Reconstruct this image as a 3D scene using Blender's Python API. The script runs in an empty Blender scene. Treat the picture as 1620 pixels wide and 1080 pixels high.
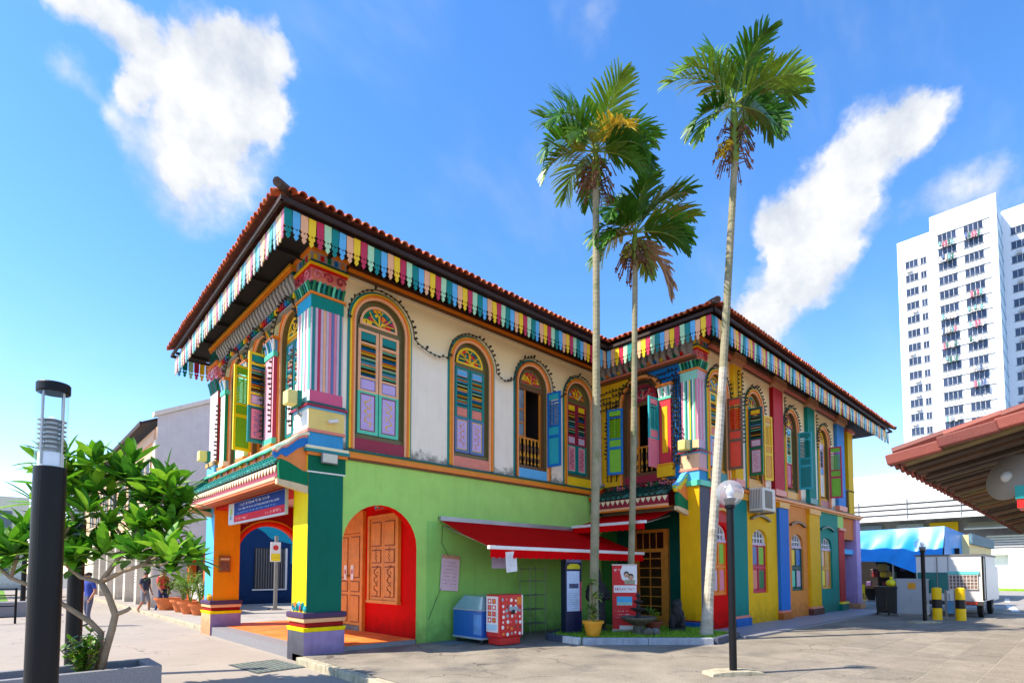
import bpy, bmesh, math, random
from mathutils import Vector, Matrix
random.seed(7)
S = bpy.context.scene
COL = S.collection
PI = math.pi
R = math.radians

# ------------------------------------------------------------------ camera
F_PX, PP_Y, PITCH = 866.0, 861.0, R(2.9)
AZ = math.atan2(920.0, F_PX)                      # angle between view axis and world X
CAM = Vector((-4.15, -9.95, 1.65))
cd = bpy.data.cameras.new('camera'); cam = bpy.data.objects.new('camera', cd); COL.objects.link(cam)
cam.location = CAM
vdir = Vector((math.cos(AZ) * math.cos(PITCH), math.sin(AZ) * math.cos(PITCH), math.sin(PITCH)))
cam.rotation_euler = vdir.to_track_quat('-Z', 'Y').to_euler()
cd.sensor_width = 36.0; cd.lens = F_PX / 1620 * 36.0
cd.shift_y = (PP_Y - 540) / 1620
cd.clip_end = 4000; cd.clip_start = 0.05
S.camera = cam
_f = Vector((math.cos(AZ), math.sin(AZ), 0)); _r = Vector((math.sin(AZ), -math.cos(AZ), 0))
_F = _f * math.cos(PITCH) + Vector((0, 0, math.sin(PITCH))); _U = -_f * math.sin(PITCH) + Vector((0, 0, math.cos(PITCH)))
def direction(u, v):                              # compass direction of a sky feature
    return (_r * (u - 810) / F_PX + _U * (PP_Y - v) / F_PX + _F).normalized()

# ------------------------------------------------------------------ sky, sun, exposure
SUN_EL = R(49)
SUN_H = Vector((-0.88, 0.475, 0)).normalized()
sun_from = SUN_H * math.cos(SUN_EL) + Vector((0, 0, math.sin(SUN_EL)))
W = bpy.data.worlds.new('World'); S.world = W; W.use_nodes = True
nt = W.node_tree; nt.nodes.clear()
def N(t, **k):
    n = nt.nodes.new(t)
    for a, b in k.items(): setattr(n, a, b)
    return n
def L(a, b): nt.links.new(a, b)
def M(op, a, b=None, c=None, clamp=False):
    n = N('ShaderNodeMath', operation=op); n.use_clamp = clamp
    for i, x in enumerate((a, b, c)):
        if x is None: continue
        if isinstance(x, (int, float)): n.inputs[i].default_value = x
        else: L(x, n.inputs[i])
    return n.outputs[0]
sky = N('ShaderNodeTexSky'); sky.sky_type = 'NISHITA'; sky.sun_disc = False
sky.sun_elevation = SUN_EL; sky.sun_rotation = math.atan2(SUN_H.x, SUN_H.y)
sky.air_density = 1.0; sky.dust_density = 0.12; sky.ozone_density = 2.0; sky.altitude = 0
tc = N('ShaderNodeTexCoord')
n1 = N('ShaderNodeTexNoise'); n1.inputs['Scale'].default_value = 9; n1.inputs['Detail'].default_value = 5; n1.inputs['Roughness'].default_value = 0.62
L(tc.outputs['Generated'], n1.inputs['Vector'])
sub = N('ShaderNodeVectorMath', operation='SUBTRACT'); L(n1.outputs['Color'], sub.inputs[0]); sub.inputs[1].default_value = (.5, .5, .5)
sc = N('ShaderNodeVectorMath', operation='SCALE'); L(sub.outputs[0], sc.inputs[0]); sc.inputs['Scale'].default_value = 0.11
add = N('ShaderNodeVectorMath', operation='ADD'); L(tc.outputs['Generated'], add.inputs[0]); L(sc.outputs[0], add.inputs[1])
PUFFS = [(105, 10, 62), (190, 40, 70), (255, 95, 74), (330, 70, 80), (400, 60, 62), (440, 110, 46), (360, 140, 95), (410, 180, 62), (330, 215, 66), (300, 262, 42), (215, 150, 40),
         (1445, 196, 52), (1388, 222, 74), (1335, 285, 84), (1288, 345, 92), (1352, 355, 66), (1240, 365, 58), (1285, 428, 74), (1232, 472, 70), (1188, 520, 56), (1130, 545, 36), (1535, 305, 80, .42), (1600, 275, 70, .4), (1470, 330, 60, .35), (90, 120, 60, .4), (170, 190, 60, .35), (940, 20, 80, .35)]
ext = [(-.9, .3, .35, .16), (-.8, -.1, .5, .2), (-.2, -.9, .4, .2), (.5, -.8, .3, .18), (-.5, .8, .5, .16), (0, -.5, .8, .2), (-.95, -.3, .2, .14), (.2, .9, .62, .12)]
dens = None
for p in PUFFS:
    d = direction(p[0], p[1]); e = direction(p[0] + p[2], p[1]); ext.append((d.x, d.y, d.z, (d - e).length * (1.2 if p[0] > 800 else 1.0), p[3] if len(p) > 3 else 1.0))
for x, y, z, r, *wt in ext:
    d = Vector((x, y, z)).normalized()
    dn = N('ShaderNodeVectorMath', operation='DISTANCE'); L(add.outputs[0], dn.inputs[0]); dn.inputs[1].default_value = d
    q = M('MULTIPLY_ADD', dn.outputs['Value'], -1.0 / r, 1.0, clamp=True)
    if wt and wt[0] < 1: q = M('MULTIPLY', q, wt[0])
    dens = q if dens is None else M('ADD', dens, q)
n2 = N('ShaderNodeTexNoise'); n2.inputs['Scale'].default_value = 16; n2.inputs['Detail'].default_value = 4; n2.inputs['Roughness'].default_value = 0.6
L(tc.outputs['Generated'], n2.inputs['Vector'])
dens = M('ADD', dens, M('MULTIPLY', M('SUBTRACT', n2.outputs['Fac'], 0.5), M('MULTIPLY', M('MINIMUM', dens, 0.5), 1.5)))
mask = N('ShaderNodeMapRange'); mask.interpolation_type = 'SMOOTHSTEP'; L(dens, mask.inputs['Value'])
mask.inputs['From Min'].default_value = 0.10; mask.inputs['From Max'].default_value = 0.80
# thin streaky veil
mp = N('ShaderNodeMapping'); L(tc.outputs['Generated'], mp.inputs['Vector']); mp.inputs['Rotation'].default_value = (0.3, 0.5, 0.9); mp.inputs['Scale'].default_value = (1.2, 4.5, 3.0)
n3 = N('ShaderNodeTexNoise'); n3.inputs['Scale'].default_value = 1.6; n3.inputs['Detail'].default_value = 4; n3.inputs['Roughness'].default_value = 0.6; L(mp.outputs[0], n3.inputs['Vector'])
veil = N('ShaderNodeMapRange'); veil.interpolation_type = 'SMOOTHSTEP'; L(n3.outputs['Fac'], veil.inputs['Value'])
veil.inputs['From Min'].default_value = 0.45; veil.inputs['From Max'].default_value = 0.85; veil.inputs['To Max'].default_value = 0.26
sx = N('ShaderNodeSeparateXYZ'); L(tc.outputs['Generated'], sx.inputs[0])
haz = N('ShaderNodeMapRange'); L(sx.outputs['Z'], haz.inputs['Value']); haz.inputs['From Min'].default_value = 0.42; haz.inputs['From Max'].default_value = 0.0
haz.inputs['To Min'].default_value = 0.0; haz.inputs['To Max'].default_value = 0.2; haz.interpolation_type = 'SMOOTHSTEP'
fac = M('MAXIMUM', mask.outputs[0], M('ADD', veil.outputs[0], haz.outputs[0]))
CLOUD = (2.35, 2.35, 2.35, 1)
cs = N('ShaderNodeMixRGB'); cs.inputs[1].default_value = (1.45, 1.6, 1.85, 1); cs.inputs[2].default_value = CLOUD; L(M('MULTIPLY_ADD', n2.outputs['Fac'], 2.4, M('MULTIPLY_ADD', dens, .22, -.85), clamp=True), cs.inputs[0])
SKY_GAIN = (0.80, 0.75, 0.77)
sg = N('ShaderNodeMixRGB', blend_type='MULTIPLY'); sg.inputs[0].default_value = 1; L(sky.outputs[0], sg.inputs[1]); sg.inputs[2].default_value = (*SKY_GAIN, 1)
hs = N('ShaderNodeHueSaturation'); hs.inputs['Saturation'].default_value = 1.3; L(sg.outputs[0], hs.inputs['Color'])
mx = N('ShaderNodeMixRGB'); L(fac, mx.inputs[0]); L(hs.outputs[0], mx.inputs[1]); L(cs.outputs[0], mx.inputs[2])
bg = N('ShaderNodeBackground'); bg.inputs['Strength'].default_value = 0.15; L(mx.outputs[0], bg.inputs['Color'])
W.cycles.sampling_method = 'MANUAL'; W.cycles.sample_map_resolution = 256
out = N('ShaderNodeOutputWorld'); L(bg.outputs[0], out.inputs['Surface'])
sl = bpy.data.lights.new('sun', 'SUN'); sl.energy = 2.8; sl.angle = R(0.55); sl.color = (1.0, 0.91, 0.77)
so = bpy.data.objects.new('sun', sl); COL.objects.link(so); so.rotation_euler = sun_from.to_track_quat('Z', 'Y').to_euler(); so.location = (-20, 10, 30)
vs = S.view_settings; vs.view_transform = 'Standard'; vs.look = 'None'; vs.gamma = 1; vs.use_curve_mapping = False
vs.exposure = 1.62
S.render.engine = 'CYCLES'
S.cycles.max_bounces = 8; S.cycles.diffuse_bounces = 4; S.cycles.transparent_max_bounces = 12

# ------------------------------------------------------------------ materials
def lin(c):
    return tuple(((x / 255) / 12.92 if x / 255 <= .04045 else ((x / 255 + .055) / 1.055) ** 2.4) for x in c)
MATS = {}
def mat(name, rgb, rough=0.6, var=0.10, scale=3.0, bump=0.0, bscale=60, spec=0.4, metal=0.0, streak=0.0, dirt=None, trans=0.0, sss=0.0, coat=0.0, splash=0.0):
    """procedural principled material; mottling, rain streaks and fine relief in world position"""
    if name in MATS: return MATS[name]
    m = bpy.data.materials.new(name); m.use_nodes = True; t = m.node_tree; b = t.nodes['Principled BSDF']
    def n(ty, **k):
        x = t.nodes.new(ty)
        for a, c in k.items(): setattr(x, a, c)
        return x
    base = lin(rgb)
    geo = n('ShaderNodeNewGeometry')
    nz = n('ShaderNodeTexNoise'); nz.inputs['Scale'].default_value = scale; nz.inputs['Detail'].default_value = 6; nz.inputs['Roughness'].default_value = .65
    t.links.new(geo.outputs['Position'], nz.inputs['Vector'])
    rmp = n('ShaderNodeMapRange'); t.links.new(nz.outputs['Fac'], rmp.inputs['Value'])
    rmp.inputs['From Min'].default_value = .3; rmp.inputs['From Max'].default_value = .7
    rmp.inputs['To Min'].default_value = 1 - var; rmp.inputs['To Max'].default_value = 1 + var
    cur = rmp.outputs[0]
    if streak:
        mp = n('ShaderNodeMapping'); t.links.new(geo.outputs['Position'], mp.inputs['Vector']); mp.inputs['Scale'].default_value = (9, 9, .7)
        n4 = n('ShaderNodeTexNoise'); n4.inputs['Scale'].default_value = 1.3; n4.inputs['Detail'].default_value = 5; t.links.new(mp.outputs[0], n4.inputs['Vector'])
        r2 = n('ShaderNodeMapRange'); t.links.new(n4.outputs['Fac'], r2.inputs['Value']); r2.inputs['From Min'].default_value = .5; r2.inputs['From Max'].default_value = .75
        r2.inputs['To Min'].default_value = 1; r2.inputs['To Max'].default_value = 1 - streak
        mu = n('ShaderNodeMath', operation='MULTIPLY'); t.links.new(cur, mu.inputs[0]); t.links.new(r2.outputs[0], mu.inputs[1]); cur = mu.outputs[0]
    if splash:                                     # rain splash and grime on the lowest half metre, patchy fading higher up
        sz = n('ShaderNodeSeparateXYZ'); t.links.new(geo.outputs['Position'], sz.inputs[0])
        n7 = n('ShaderNodeTexNoise'); n7.inputs['Scale'].default_value = 4.5; n7.inputs['Detail'].default_value = 7; t.links.new(geo.outputs['Position'], n7.inputs['Vector'])
        h1 = n('ShaderNodeMath', operation='MULTIPLY_ADD'); t.links.new(n7.outputs['Fac'], h1.inputs[0]); h1.inputs[1].default_value = -.95; t.links.new(sz.outputs['Z'], h1.inputs[2])
        h2 = n('ShaderNodeMapRange'); t.links.new(h1.outputs[0], h2.inputs['Value']); h2.inputs['From Min'].default_value = -.32; h2.inputs['From Max'].default_value = .22; h2.inputs['To Min'].default_value = 1 - splash; h2.inputs['To Max'].default_value = 1
        mu2 = n('ShaderNodeMath', operation='MULTIPLY'); t.links.new(cur, mu2.inputs[0]); t.links.new(h2.outputs[0], mu2.inputs[1]); cur = mu2.outputs[0]
    vm = n('ShaderNodeVectorMath', operation='SCALE'); vm.inputs[0].default_value = base; t.links.new(cur, vm.inputs['Scale'])
    colout = vm.outputs[0]
    if dirt:
        n5 = n('ShaderNodeTexNoise'); n5.inputs['Scale'].default_value = dirt[1]; n5.inputs['Detail'].default_value = 8; n5.inputs['Roughness'].default_value = .7
        t.links.new(geo.outputs['Position'], n5.inputs['Vector'])
        r3 = n('ShaderNodeMapRange'); t.links.new(n5.outputs['Fac'], r3.inputs['Value']); r3.inputs['From Min'].default_value = dirt[2]; r3.inputs['From Max'].default_value = dirt[2] + .14
        r3.inputs['To Max'].default_value = dirt[3]
        mx_ = n('ShaderNodeMixRGB'); t.links.new(r3.outputs[0], mx_.inputs[0]); t.links.new(colout, mx_.inputs[1]); mx_.inputs[2].default_value = (*lin(dirt[0]), 1); colout = mx_.outputs[0]
    t.links.new(colout, b.inputs['Base Color'])
    b.inputs['Roughness'].default_value = rough; b.inputs['Metallic'].default_value = metal
    b.inputs['Specular IOR Level'].default_value = spec
    if trans: b.inputs['Transmission Weight'].default_value = trans
    if coat: b.inputs['Coat Weight'].default_value = coat; b.inputs['Coat Roughness'].default_value = .15
    if bump:
        nb = n('ShaderNodeTexNoise'); nb.inputs['Scale'].default_value = bscale; nb.inputs['Detail'].default_value = 5; t.links.new(geo.outputs['Position'], nb.inputs['Vector'])
        bp = n('ShaderNodeBump'); bp.inputs['Strength'].default_value = bump; bp.inputs['Distance'].default_value = .02
        t.links.new(nb.outputs['Fac'], bp.inputs['Height']); t.links.new(bp.outputs[0], b.inputs['Normal'])
    if sss:                                        # thin leaf: light passes through
        tr = n('ShaderNodeBsdfTranslucent'); t.links.new(colout, tr.inputs['Color']); ms = n('ShaderNodeMixShader'); ms.inputs[0].default_value = sss
        o = t.nodes['Material Output']; t.links.new(b.outputs[0], ms.inputs[1]); t.links.new(tr.outputs[0], ms.inputs[2]); t.links.new(ms.outputs[0], o.inputs['Surface'])
    MATS[name] = m
    return m
def glass(name, tint=(1, 1, 1), rough=.02, ior=1.5, milky=0):
    if name in MATS: return MATS[name]
    m = bpy.data.materials.new(name); m.use_nodes = True; t = m.node_tree; t.nodes.clear()
    o = t.nodes.new('ShaderNodeOutputMaterial'); g = t.nodes.new('ShaderNodeBsdfGlossy'); g.inputs['Roughness'].default_value = rough
    tr = t.nodes.new('ShaderNodeBsdfTransparent'); tr.inputs['Color'].default_value = (*tint, 1)
    fr = t.nodes.new('ShaderNodeFresnel'); fr.inputs['IOR'].default_value = ior
    ms = t.nodes.new('ShaderNodeMixShader'); ge = t.nodes.new('ShaderNodeNewGeometry'); mq = t.nodes.new('ShaderNodeMath'); mq.operation = 'MULTIPLY'; iv = t.nodes.new('ShaderNodeMath'); iv.operation = 'SUBTRACT'; iv.inputs[0].default_value = 1; t.links.new(ge.outputs['Backfacing'], iv.inputs[1]); t.links.new(fr.outputs[0], mq.inputs[0]); t.links.new(iv.outputs[0], mq.inputs[1]); t.links.new(mq.outputs[0], ms.inputs[0]); t.links.new(tr.outputs[0], ms.inputs[1]); t.links.new(g.outputs[0], ms.inputs[2]); t.links.new(ms.outputs[0], o.inputs['Surface'])
    if milky:
        df = t.nodes.new('ShaderNodeBsdfDiffuse'); df.inputs['Color'].default_value = (.8, .82, .85, 1); m3 = t.nodes.new('ShaderNodeMixShader'); m3.inputs[0].default_value = milky; t.links.new(ms.outputs[0], m3.inputs[1]); t.links.new(df.outputs[0], m3.inputs[2]); t.links.new(m3.outputs[0], o.inputs['Surface'])
    MATS[name] = m
    return m
def P(name, rgb, **k):                              # weathered masonry paint
    a = dict(rough=.62, var=.07, scale=2.2, bump=.12, bscale=45, streak=.10, spec=.13, splash=.42); a.update(k)
    return mat('paint_' + name, rgb, **a)
def G(name, rgb, **k):                              # gloss paint on wood and metal
    a = dict(rough=.38, var=.07, scale=6, bump=.05, bscale=80, spec=.3); a.update(k)
    return mat('gloss_' + name, rgb, **a)

# ------------------------------------------------------------------ mesh builder
class MB:
    def __init__(s): s.v = []; s.f = []; s.m = []; s.mats = []; s.T = None
    def mi(s, m):
        if m not in s.mats: s.mats.append(m)
        return s.mats.index(m)
    def add(s, pts, faces, m):
        o = len(s.v)
        if s.T is not None: pts = [tuple(s.T @ Vector(p)) for p in pts]
        s.v.extend(tuple(p) for p in pts); k = s.mi(m)
        for f in faces: s.f.append(tuple(i + o for i in f)); s.m.append(k)
    def quad(s, a, b, c, d, m): s.add([a, b, c, d], [(0, 1, 2, 3)], m)
    def poly(s, pts, m): s.add(pts, [tuple(range(len(pts)))], m)
    def box(s, x0, x1, y0, y1, z0, z1, m, tx=0, ty=0):
        """axis box; tx, ty widen the bottom (taper)"""
        p = [(x0 - tx, y0 - ty, z0), (x1 + tx, y0 - ty, z0), (x1 + tx, y1 + ty, z0), (x0 - tx, y1 + ty, z0), (x0, y0, z1), (x1, y0, z1), (x1, y1, z1), (x0, y1, z1)]
        s.add(p, [(0, 3, 2, 1), (4, 5, 6, 7), (0, 1, 5, 4), (1, 2, 6, 5), (2, 3, 7, 6), (3, 0, 4, 7)], m)
    def box2(s, x0, x1, y0, y1, z0, z1, mx_, my_, mz_):
        """box with its own paint on the x faces, y faces and top"""
        p = [(x0, y0, z0), (x1, y0, z0), (x1, y1, z0), (x0, y1, z0), (x0, y0, z1), (x1, y0, z1), (x1, y1, z1), (x0, y1, z1)]
        s.add(p, [(0, 3, 2, 1), (4, 5, 6, 7)], mz_); s.add(p, [(0, 1, 5, 4), (2, 3, 7, 6)], my_); s.add(p, [(1, 2, 6, 5), (3, 0, 4, 7)], mx_)
    def prism(s, pts, ax, a, b, m, mcap=None):
        """polygon (two coordinates) extruded from a to b along axis ax; pts order: x->(y,z), y->(x,z), z->(x,y)"""
        def P3(p, t): return (t, p[0], p[1]) if ax == 'x' else ((p[0], t, p[1]) if ax == 'y' else (p[0], p[1], t))
        n = len(pts); v = [P3(p, a) for p in pts] + [P3(p, b) for p in pts]
        s.add(v, [(i, (i + 1) % n, (i + 1) % n + n, i + n) for i in range(n)], m)
        s.add(v, [tuple(range(n - 1, -1, -1)), tuple(range(n, 2 * n))], mcap or m)
    def tube(s, path, r, m, n=6, r2=None, cap=True, rs=None):
        path = [Vector(p) for p in path]; k = len(path); vs_ = []; up = None
        for i, p in enumerate(path):
            d = (path[min(i + 1, k - 1)] - path[max(i - 1, 0)])
            if d.length < 1e-9: d = Vector((0, 0, 1))
            d.normalize()
            if up is None: up = d.orthogonal().normalized()
            up = (up - d * up.dot(d))
            up = up.normalized() if up.length > 1e-6 else d.orthogonal().normalized()
            w = d.cross(up)
            rr = rs[i] if rs else (r if r2 is None else r + (r2 - r) * i / max(1, k - 1))
            for j in range(n):
                a = 2 * PI * j / n; vs_.append(p + up * (rr * math.cos(a)) + w * (rr * math.sin(a)))
        fs = [(i * n + j, i * n + (j + 1) % n, (i + 1) * n + (j + 1) % n, (i + 1) * n + j) for i in range(k - 1) for j in range(n)]
        if cap: fs += [tuple(range(n - 1, -1, -1)), tuple(range((k - 1) * n, k * n))]
        s.add(vs_, fs, m)
    def lathe(s, prof, m, n=16, c=(0, 0, 0), mats=None, ax='z'):
        k = len(prof); vs_ = []
        for r, z in prof:
            for j in range(n):
                a = 2 * PI * j / n
                q = (r * math.cos(a), r * math.sin(a), z)
                if ax == 'x': q = (z, q[0], q[1])
                if ax == 'y': q = (q[0], z, q[1])
                vs_.append((c[0] + q[0], c[1] + q[1], c[2] + q[2]))
        o = len(s.v)
        if s.T is not None: vs_ = [tuple(s.T @ Vector(p)) for p in vs_]
        s.v.extend(vs_)
        for i in range(k - 1):
            q = s.mi(mats[i] if mats else m)
            for j in range(n): s.f.append((o + i * n + j, o + i * n + (j + 1) % n, o + (i + 1) * n + (j + 1) % n, o + (i + 1) * n + j)); s.m.append(q)
        s.f.append(tuple(range(o + n - 1, o - 1, -1))); s.m.append(s.mi(mats[0] if mats else m)); s.f.append(tuple(range(o + (k - 1) * n, o + k * n))); s.m.append(s.mi(mats[-1] if mats else m))
    def ball(s, c, r, m, n=8, k=5, sc=(1, 1, 1)):
        s_ = [(r * math.sin(PI * i / k) + 1e-4, -r * math.cos(PI * i / k)) for i in range(k + 1)]
        o = len(s.v); s.lathe(s_, m, n, (0, 0, 0)) if s.T is None else None
        if s.T is None: s.v[o:] = [(c[0] + p[0] * sc[0], c[1] + p[1] * sc[1], c[2] + p[2] * sc[2]) for p in s.v[o:]]
        else:
            T = s.T; s.T = None; s.lathe(s_, m, n); s.T = T
            s.v[o:] = [tuple(T @ Vector((c[0] + p[0] * sc[0], c[1] + p[1] * sc[1], c[2] + p[2] * sc[2]))) for p in s.v[o:]]
    def mesh(s, name, smooth=False):
        me = bpy.data.meshes.new(name); me.from_pydata(s.v, [], s.f)
        for m in s.mats: me.materials.append(m)
        me.polygons.foreach_set('material_index', s.m)
        if smooth: me.polygons.foreach_set('use_smooth', [True] * len(s.f))
        me.update(); return me
    def obj(s, name, parent=None, loc=(0, 0, 0), rz=0.0, smooth=False, bev=0.0, fix=True):
        me = s.mesh(name, smooth)
        if fix:
            bm = bmesh.new(); bm.from_mesh(me); bmesh.ops.recalc_face_normals(bm, faces=bm.faces); bm.to_mesh(me); bm.free()
        return ob(name, me, parent, loc, rz, bev)
def ob(name, me, parent=None, loc=(0, 0, 0), rz=0.0, bev=0.0, rot=None):
    o = bpy.data.objects.new(name, me); COL.objects.link(o); o.parent = parent; o.location = loc
    o.rotation_euler = rot if rot else (0, 0, rz)
    if bev:
        b = o.modifiers.new('bevel', 'BEVEL'); b.width = bev; b.segments = 2; b.limit_method = 'ANGLE'; b.angle_limit = R(40)
    return o
def tag(o, label, cat, group=None):
    o['label'] = label; o['category'] = cat
    if group: o['group'] = group
    return o
def thing(name, label, cat, loc=(0, 0, 0), rz=0.0, group=None):
    o = ob(name, None, None, loc, rz); o.empty_display_size = .2
    return tag(o, label, cat, group)
def struct(o): o['kind'] = 'structure'; return o
def stuff(o): o['kind'] = 'stuff'; return o
def text(s, size, m, parent, name, loc, rot, align='CENTER', ext=.002, sx=1.0):
    cu = bpy.data.curves.new(name, 'FONT'); cu.body = s; cu.size = size; cu.align_x = align; cu.align_y = 'CENTER'; cu.extrude = ext; cu.resolution_u = 2
    to = bpy.data.objects.new(name + '_tmp', cu); COL.objects.link(to)
    dg = bpy.context.evaluated_depsgraph_get(); me = bpy.data.meshes.new_from_object(to.evaluated_get(dg)); me.materials.clear(); me.materials.append(m)
    bpy.data.objects.remove(to); bpy.data.curves.remove(cu)
    o = ob(name, me, parent, loc, rot=rot); o.scale = (sx, 1, 1)
    return o
# ------------------------------------------------------------------ ground
asph = mat('worn_asphalt', (92, 88, 84), rough=.9, var=.22, scale=.8, bump=.5, bscale=28, streak=0, dirt=((150, 138, 120), 1.1, .53, .75), spec=.2)
conc = mat('street_concrete', (160, 150, 138), rough=.88, var=.10, scale=.7, bump=.25, bscale=50, dirt=((120, 114, 106), 1.4, .56, .6), spec=.2)
apron_m = mat('worn_concrete_apron', (140, 131, 116), rough=.9, var=.24, scale=1.1, bump=.4, bscale=30, dirt=((104, 98, 92), .9, .52, .8), spec=.2)
def worn(m, cs=.8, cw=.012, speck=.25):
    """cracks and stone speckle worked into a paving material"""
    t = m.node_tree; b_ = t.nodes['Principled BSDF']; src = b_.inputs['Base Color'].links[0].from_socket; g = t.nodes.new('ShaderNodeNewGeometry')
    nz = t.nodes.new('ShaderNodeTexNoise'); nz.inputs['Scale'].default_value = 2.2; nz.inputs['Detail'].default_value = 5; t.links.new(g.outputs['Position'], nz.inputs['Vector'])
    mx_ = t.nodes.new('ShaderNodeMixRGB'); mx_.blend_type = 'ADD'; mx_.inputs[0].default_value = .55; t.links.new(g.outputs['Position'], mx_.inputs[1]); t.links.new(nz.outputs['Color'], mx_.inputs[2])
    vo = t.nodes.new('ShaderNodeTexVoronoi'); vo.feature = 'DISTANCE_TO_EDGE'; vo.inputs['Scale'].default_value = cs; t.links.new(mx_.outputs[0], vo.inputs['Vector'])
    n2_ = t.nodes.new('ShaderNodeTexNoise'); n2_.inputs['Scale'].default_value = .7; t.links.new(g.outputs['Position'], n2_.inputs['Vector'])
    th = t.nodes.new('ShaderNodeMapRange'); t.links.new(n2_.outputs['Fac'], th.inputs['Value']); th.inputs['From Min'].default_value = .5; th.inputs['From Max'].default_value = .62; th.inputs['To Min'].default_value = 0; th.inputs['To Max'].default_value = cw
    lt = t.nodes.new('ShaderNodeMath'); lt.operation = 'LESS_THAN'; t.links.new(vo.outputs['Distance'], lt.inputs[0]); t.links.new(th.outputs[0], lt.inputs[1])
    sp = t.nodes.new('ShaderNodeTexNoise'); sp.inputs['Scale'].default_value = 55; sp.inputs['Detail'].default_value = 3; t.links.new(g.outputs['Position'], sp.inputs['Vector'])
    sr_ = t.nodes.new('ShaderNodeMapRange'); t.links.new(sp.outputs['Fac'], sr_.inputs['Value']); sr_.inputs['From Min'].default_value = .35; sr_.inputs['From Max'].default_value = .65; sr_.inputs['To Min'].default_value = 1 - speck; sr_.inputs['To Max'].default_value = 1 + speck
    ck = t.nodes.new('ShaderNodeMath'); ck.operation = 'MULTIPLY_ADD'; t.links.new(lt.outputs[0], ck.inputs[0]); ck.inputs[1].default_value = -.55; ck.inputs[2].default_value = 1
    mm = t.nodes.new('ShaderNodeMath'); mm.operation = 'MULTIPLY'; t.links.new(ck.outputs[0], mm.inputs[0]); t.links.new(sr_.outputs[0], mm.inputs[1])
    vs_ = t.nodes.new('ShaderNodeVectorMath'); vs_.operation = 'SCALE'; t.links.new(src, vs_.inputs[0]); t.links.new(mm.outputs[0], vs_.inputs['Scale']); t.links.new(vs_.outputs[0], b_.inputs['Base Color'])
worn(apron_m, .7, .010, .3); worn(conc, .45, .006, .12)
mortar = mat('pale_mortar', (168, 158, 140), rough=.9, var=.2, scale=6, bump=.3)
granite = mat('speckled_granite', (132, 130, 132), rough=.7, var=.35, scale=60, bump=.2, bscale=90)
kerbm = mat('weathered_kerb', (176, 166, 140), rough=.9, var=.25, scale=7, bump=.5, bscale=40, streak=.35)
soil = mat('soil', (88, 66, 46), rough=.95, var=.3, scale=20, bump=.8, bscale=40)
b = MB(); b.quad((-900, -900, -.05), (900, -900, -.05), (900, 900, -.05), (-900, 900, -.05), mat('far_ground', (120, 116, 108), rough=.95, var=.15, scale=.05)); struct(b.obj('ground'))
b = MB(); b.quad((-30, -40, 0), (0.6, -40, 0), (0.6, 120, 0), (-30, 120, 0), conc); struct(b.obj('street'))
b = MB(); b.box(-.02, 60, -60, .5, -.04, .128, apron_m); b.box(2.0, 60, .5, 30, -.04, .1265, apron_m); struct(b.obj('apron'))
# kerb stones down the apron edge, one broken through
kr = struct(ob('kerb', None)); random.seed(3)
y = -.05
kst = []
while y > -14:
    l = random.uniform(.85, 1.05)
    b = MB()
    if abs(y + .9) < .5: l = .35
    b.box(-.17, -.022, -l + .012, 0, -.04, .126 + random.uniform(-.004, .006), kerbm)
    o = b.obj('kerb_stone', kr, (-.05 * 0 + .012 * y, y, 0), bev=.015); y -= l
y = 6.9
while y < 40:
    b = MB(); b.box(0, .16, 0, 1.18, -.04, .13, kerbm); b.obj('kerb_stone', kr, (.12, y, 0), bev=.015); y += 1.2
# walkway behind the pots (raised)
b = MB(); b.box(.282, 14, 6.75, 60, -.04, .132, mat('walkway_cement', (160, 152, 142), rough=.9, var=.15, scale=1.5, bump=.3, dirt=((110, 104, 98), 2, .55, .6))); struct(b.obj('walkway'))
# big pavers on the square to the right
pv = struct(ob('plaza_paving', None)); slabm = [mat('paver_%d' % i, c, rough=.88, var=.16, scale=2.3, bump=.35, bscale=35, dirt=((100, 95, 88), 1.7, .55, .55), spec=.2) for i, c in enumerate([(142, 133, 120), (137, 128, 116), (146, 137, 123), (133, 125, 113)])]
for mm in slabm: worn(mm, .6, .005, .2)
b = MB(); b.quad((.2, -16, .1325), (24, -16, .1325), (24, -6.3, .1325), (.2, -6.3, .1325), mortar); struct(b.obj('mortar_bed', pv))
random.seed(11); me_s = []
for mm in slabm:
    b = MB(); b.box(.003, 1.197, .007, .613, 0, .006, mm); me_s.append(b.mesh('paving_slab'))
for r in range(14):
    yy = -6.92 - .62 * r; x = .2 + (.6 if r % 2 else 0)
    while x < 22.6:
        ob('paving_slab', random.choice(me_s), pv, (x, yy, .1295 + random.uniform(-.0006, .0010))); x += 1.2
# raised walk along the long wing
b = MB(); b.box(8.6, 21.5, -4.35, -3.0, 0, .165, mat('wing_walk', (150, 150, 158), rough=.5, var=.12, scale=2, bump=.15, spec=.5)); b.box(8.55, 21.5, -4.47, -4.352, 0, .172, granite); struct(b.obj('wing_walkway'))
# drain covers set in the street
gm = mat('drain_iron', (70, 78, 76), rough=.7, var=.3, scale=9, bump=.5)
b = MB(); b.T = Matrix.Translation((-.62, .1, .004)) @ Matrix.Rotation(R(4), 4, 'Z'); b.box(-.42, .42, -.62, .62, -.01, .006, gm); b.T = None
b.T = Matrix.Translation((-.62, .1, .004)) @ Matrix.Rotation(R(4), 4, 'Z')
for i in range(9): b.box(-.38 + i * .09, -.33 + i * .09, -.56, .56, .006, .011, mat('drain_rib', (112, 120, 112), rough=.6, var=.3, scale=9))
tag(b.obj('drain_cover'), 'flat grey-green drain cover in the pale street beside the lavender pillar plinth', 'drain cover')

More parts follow.
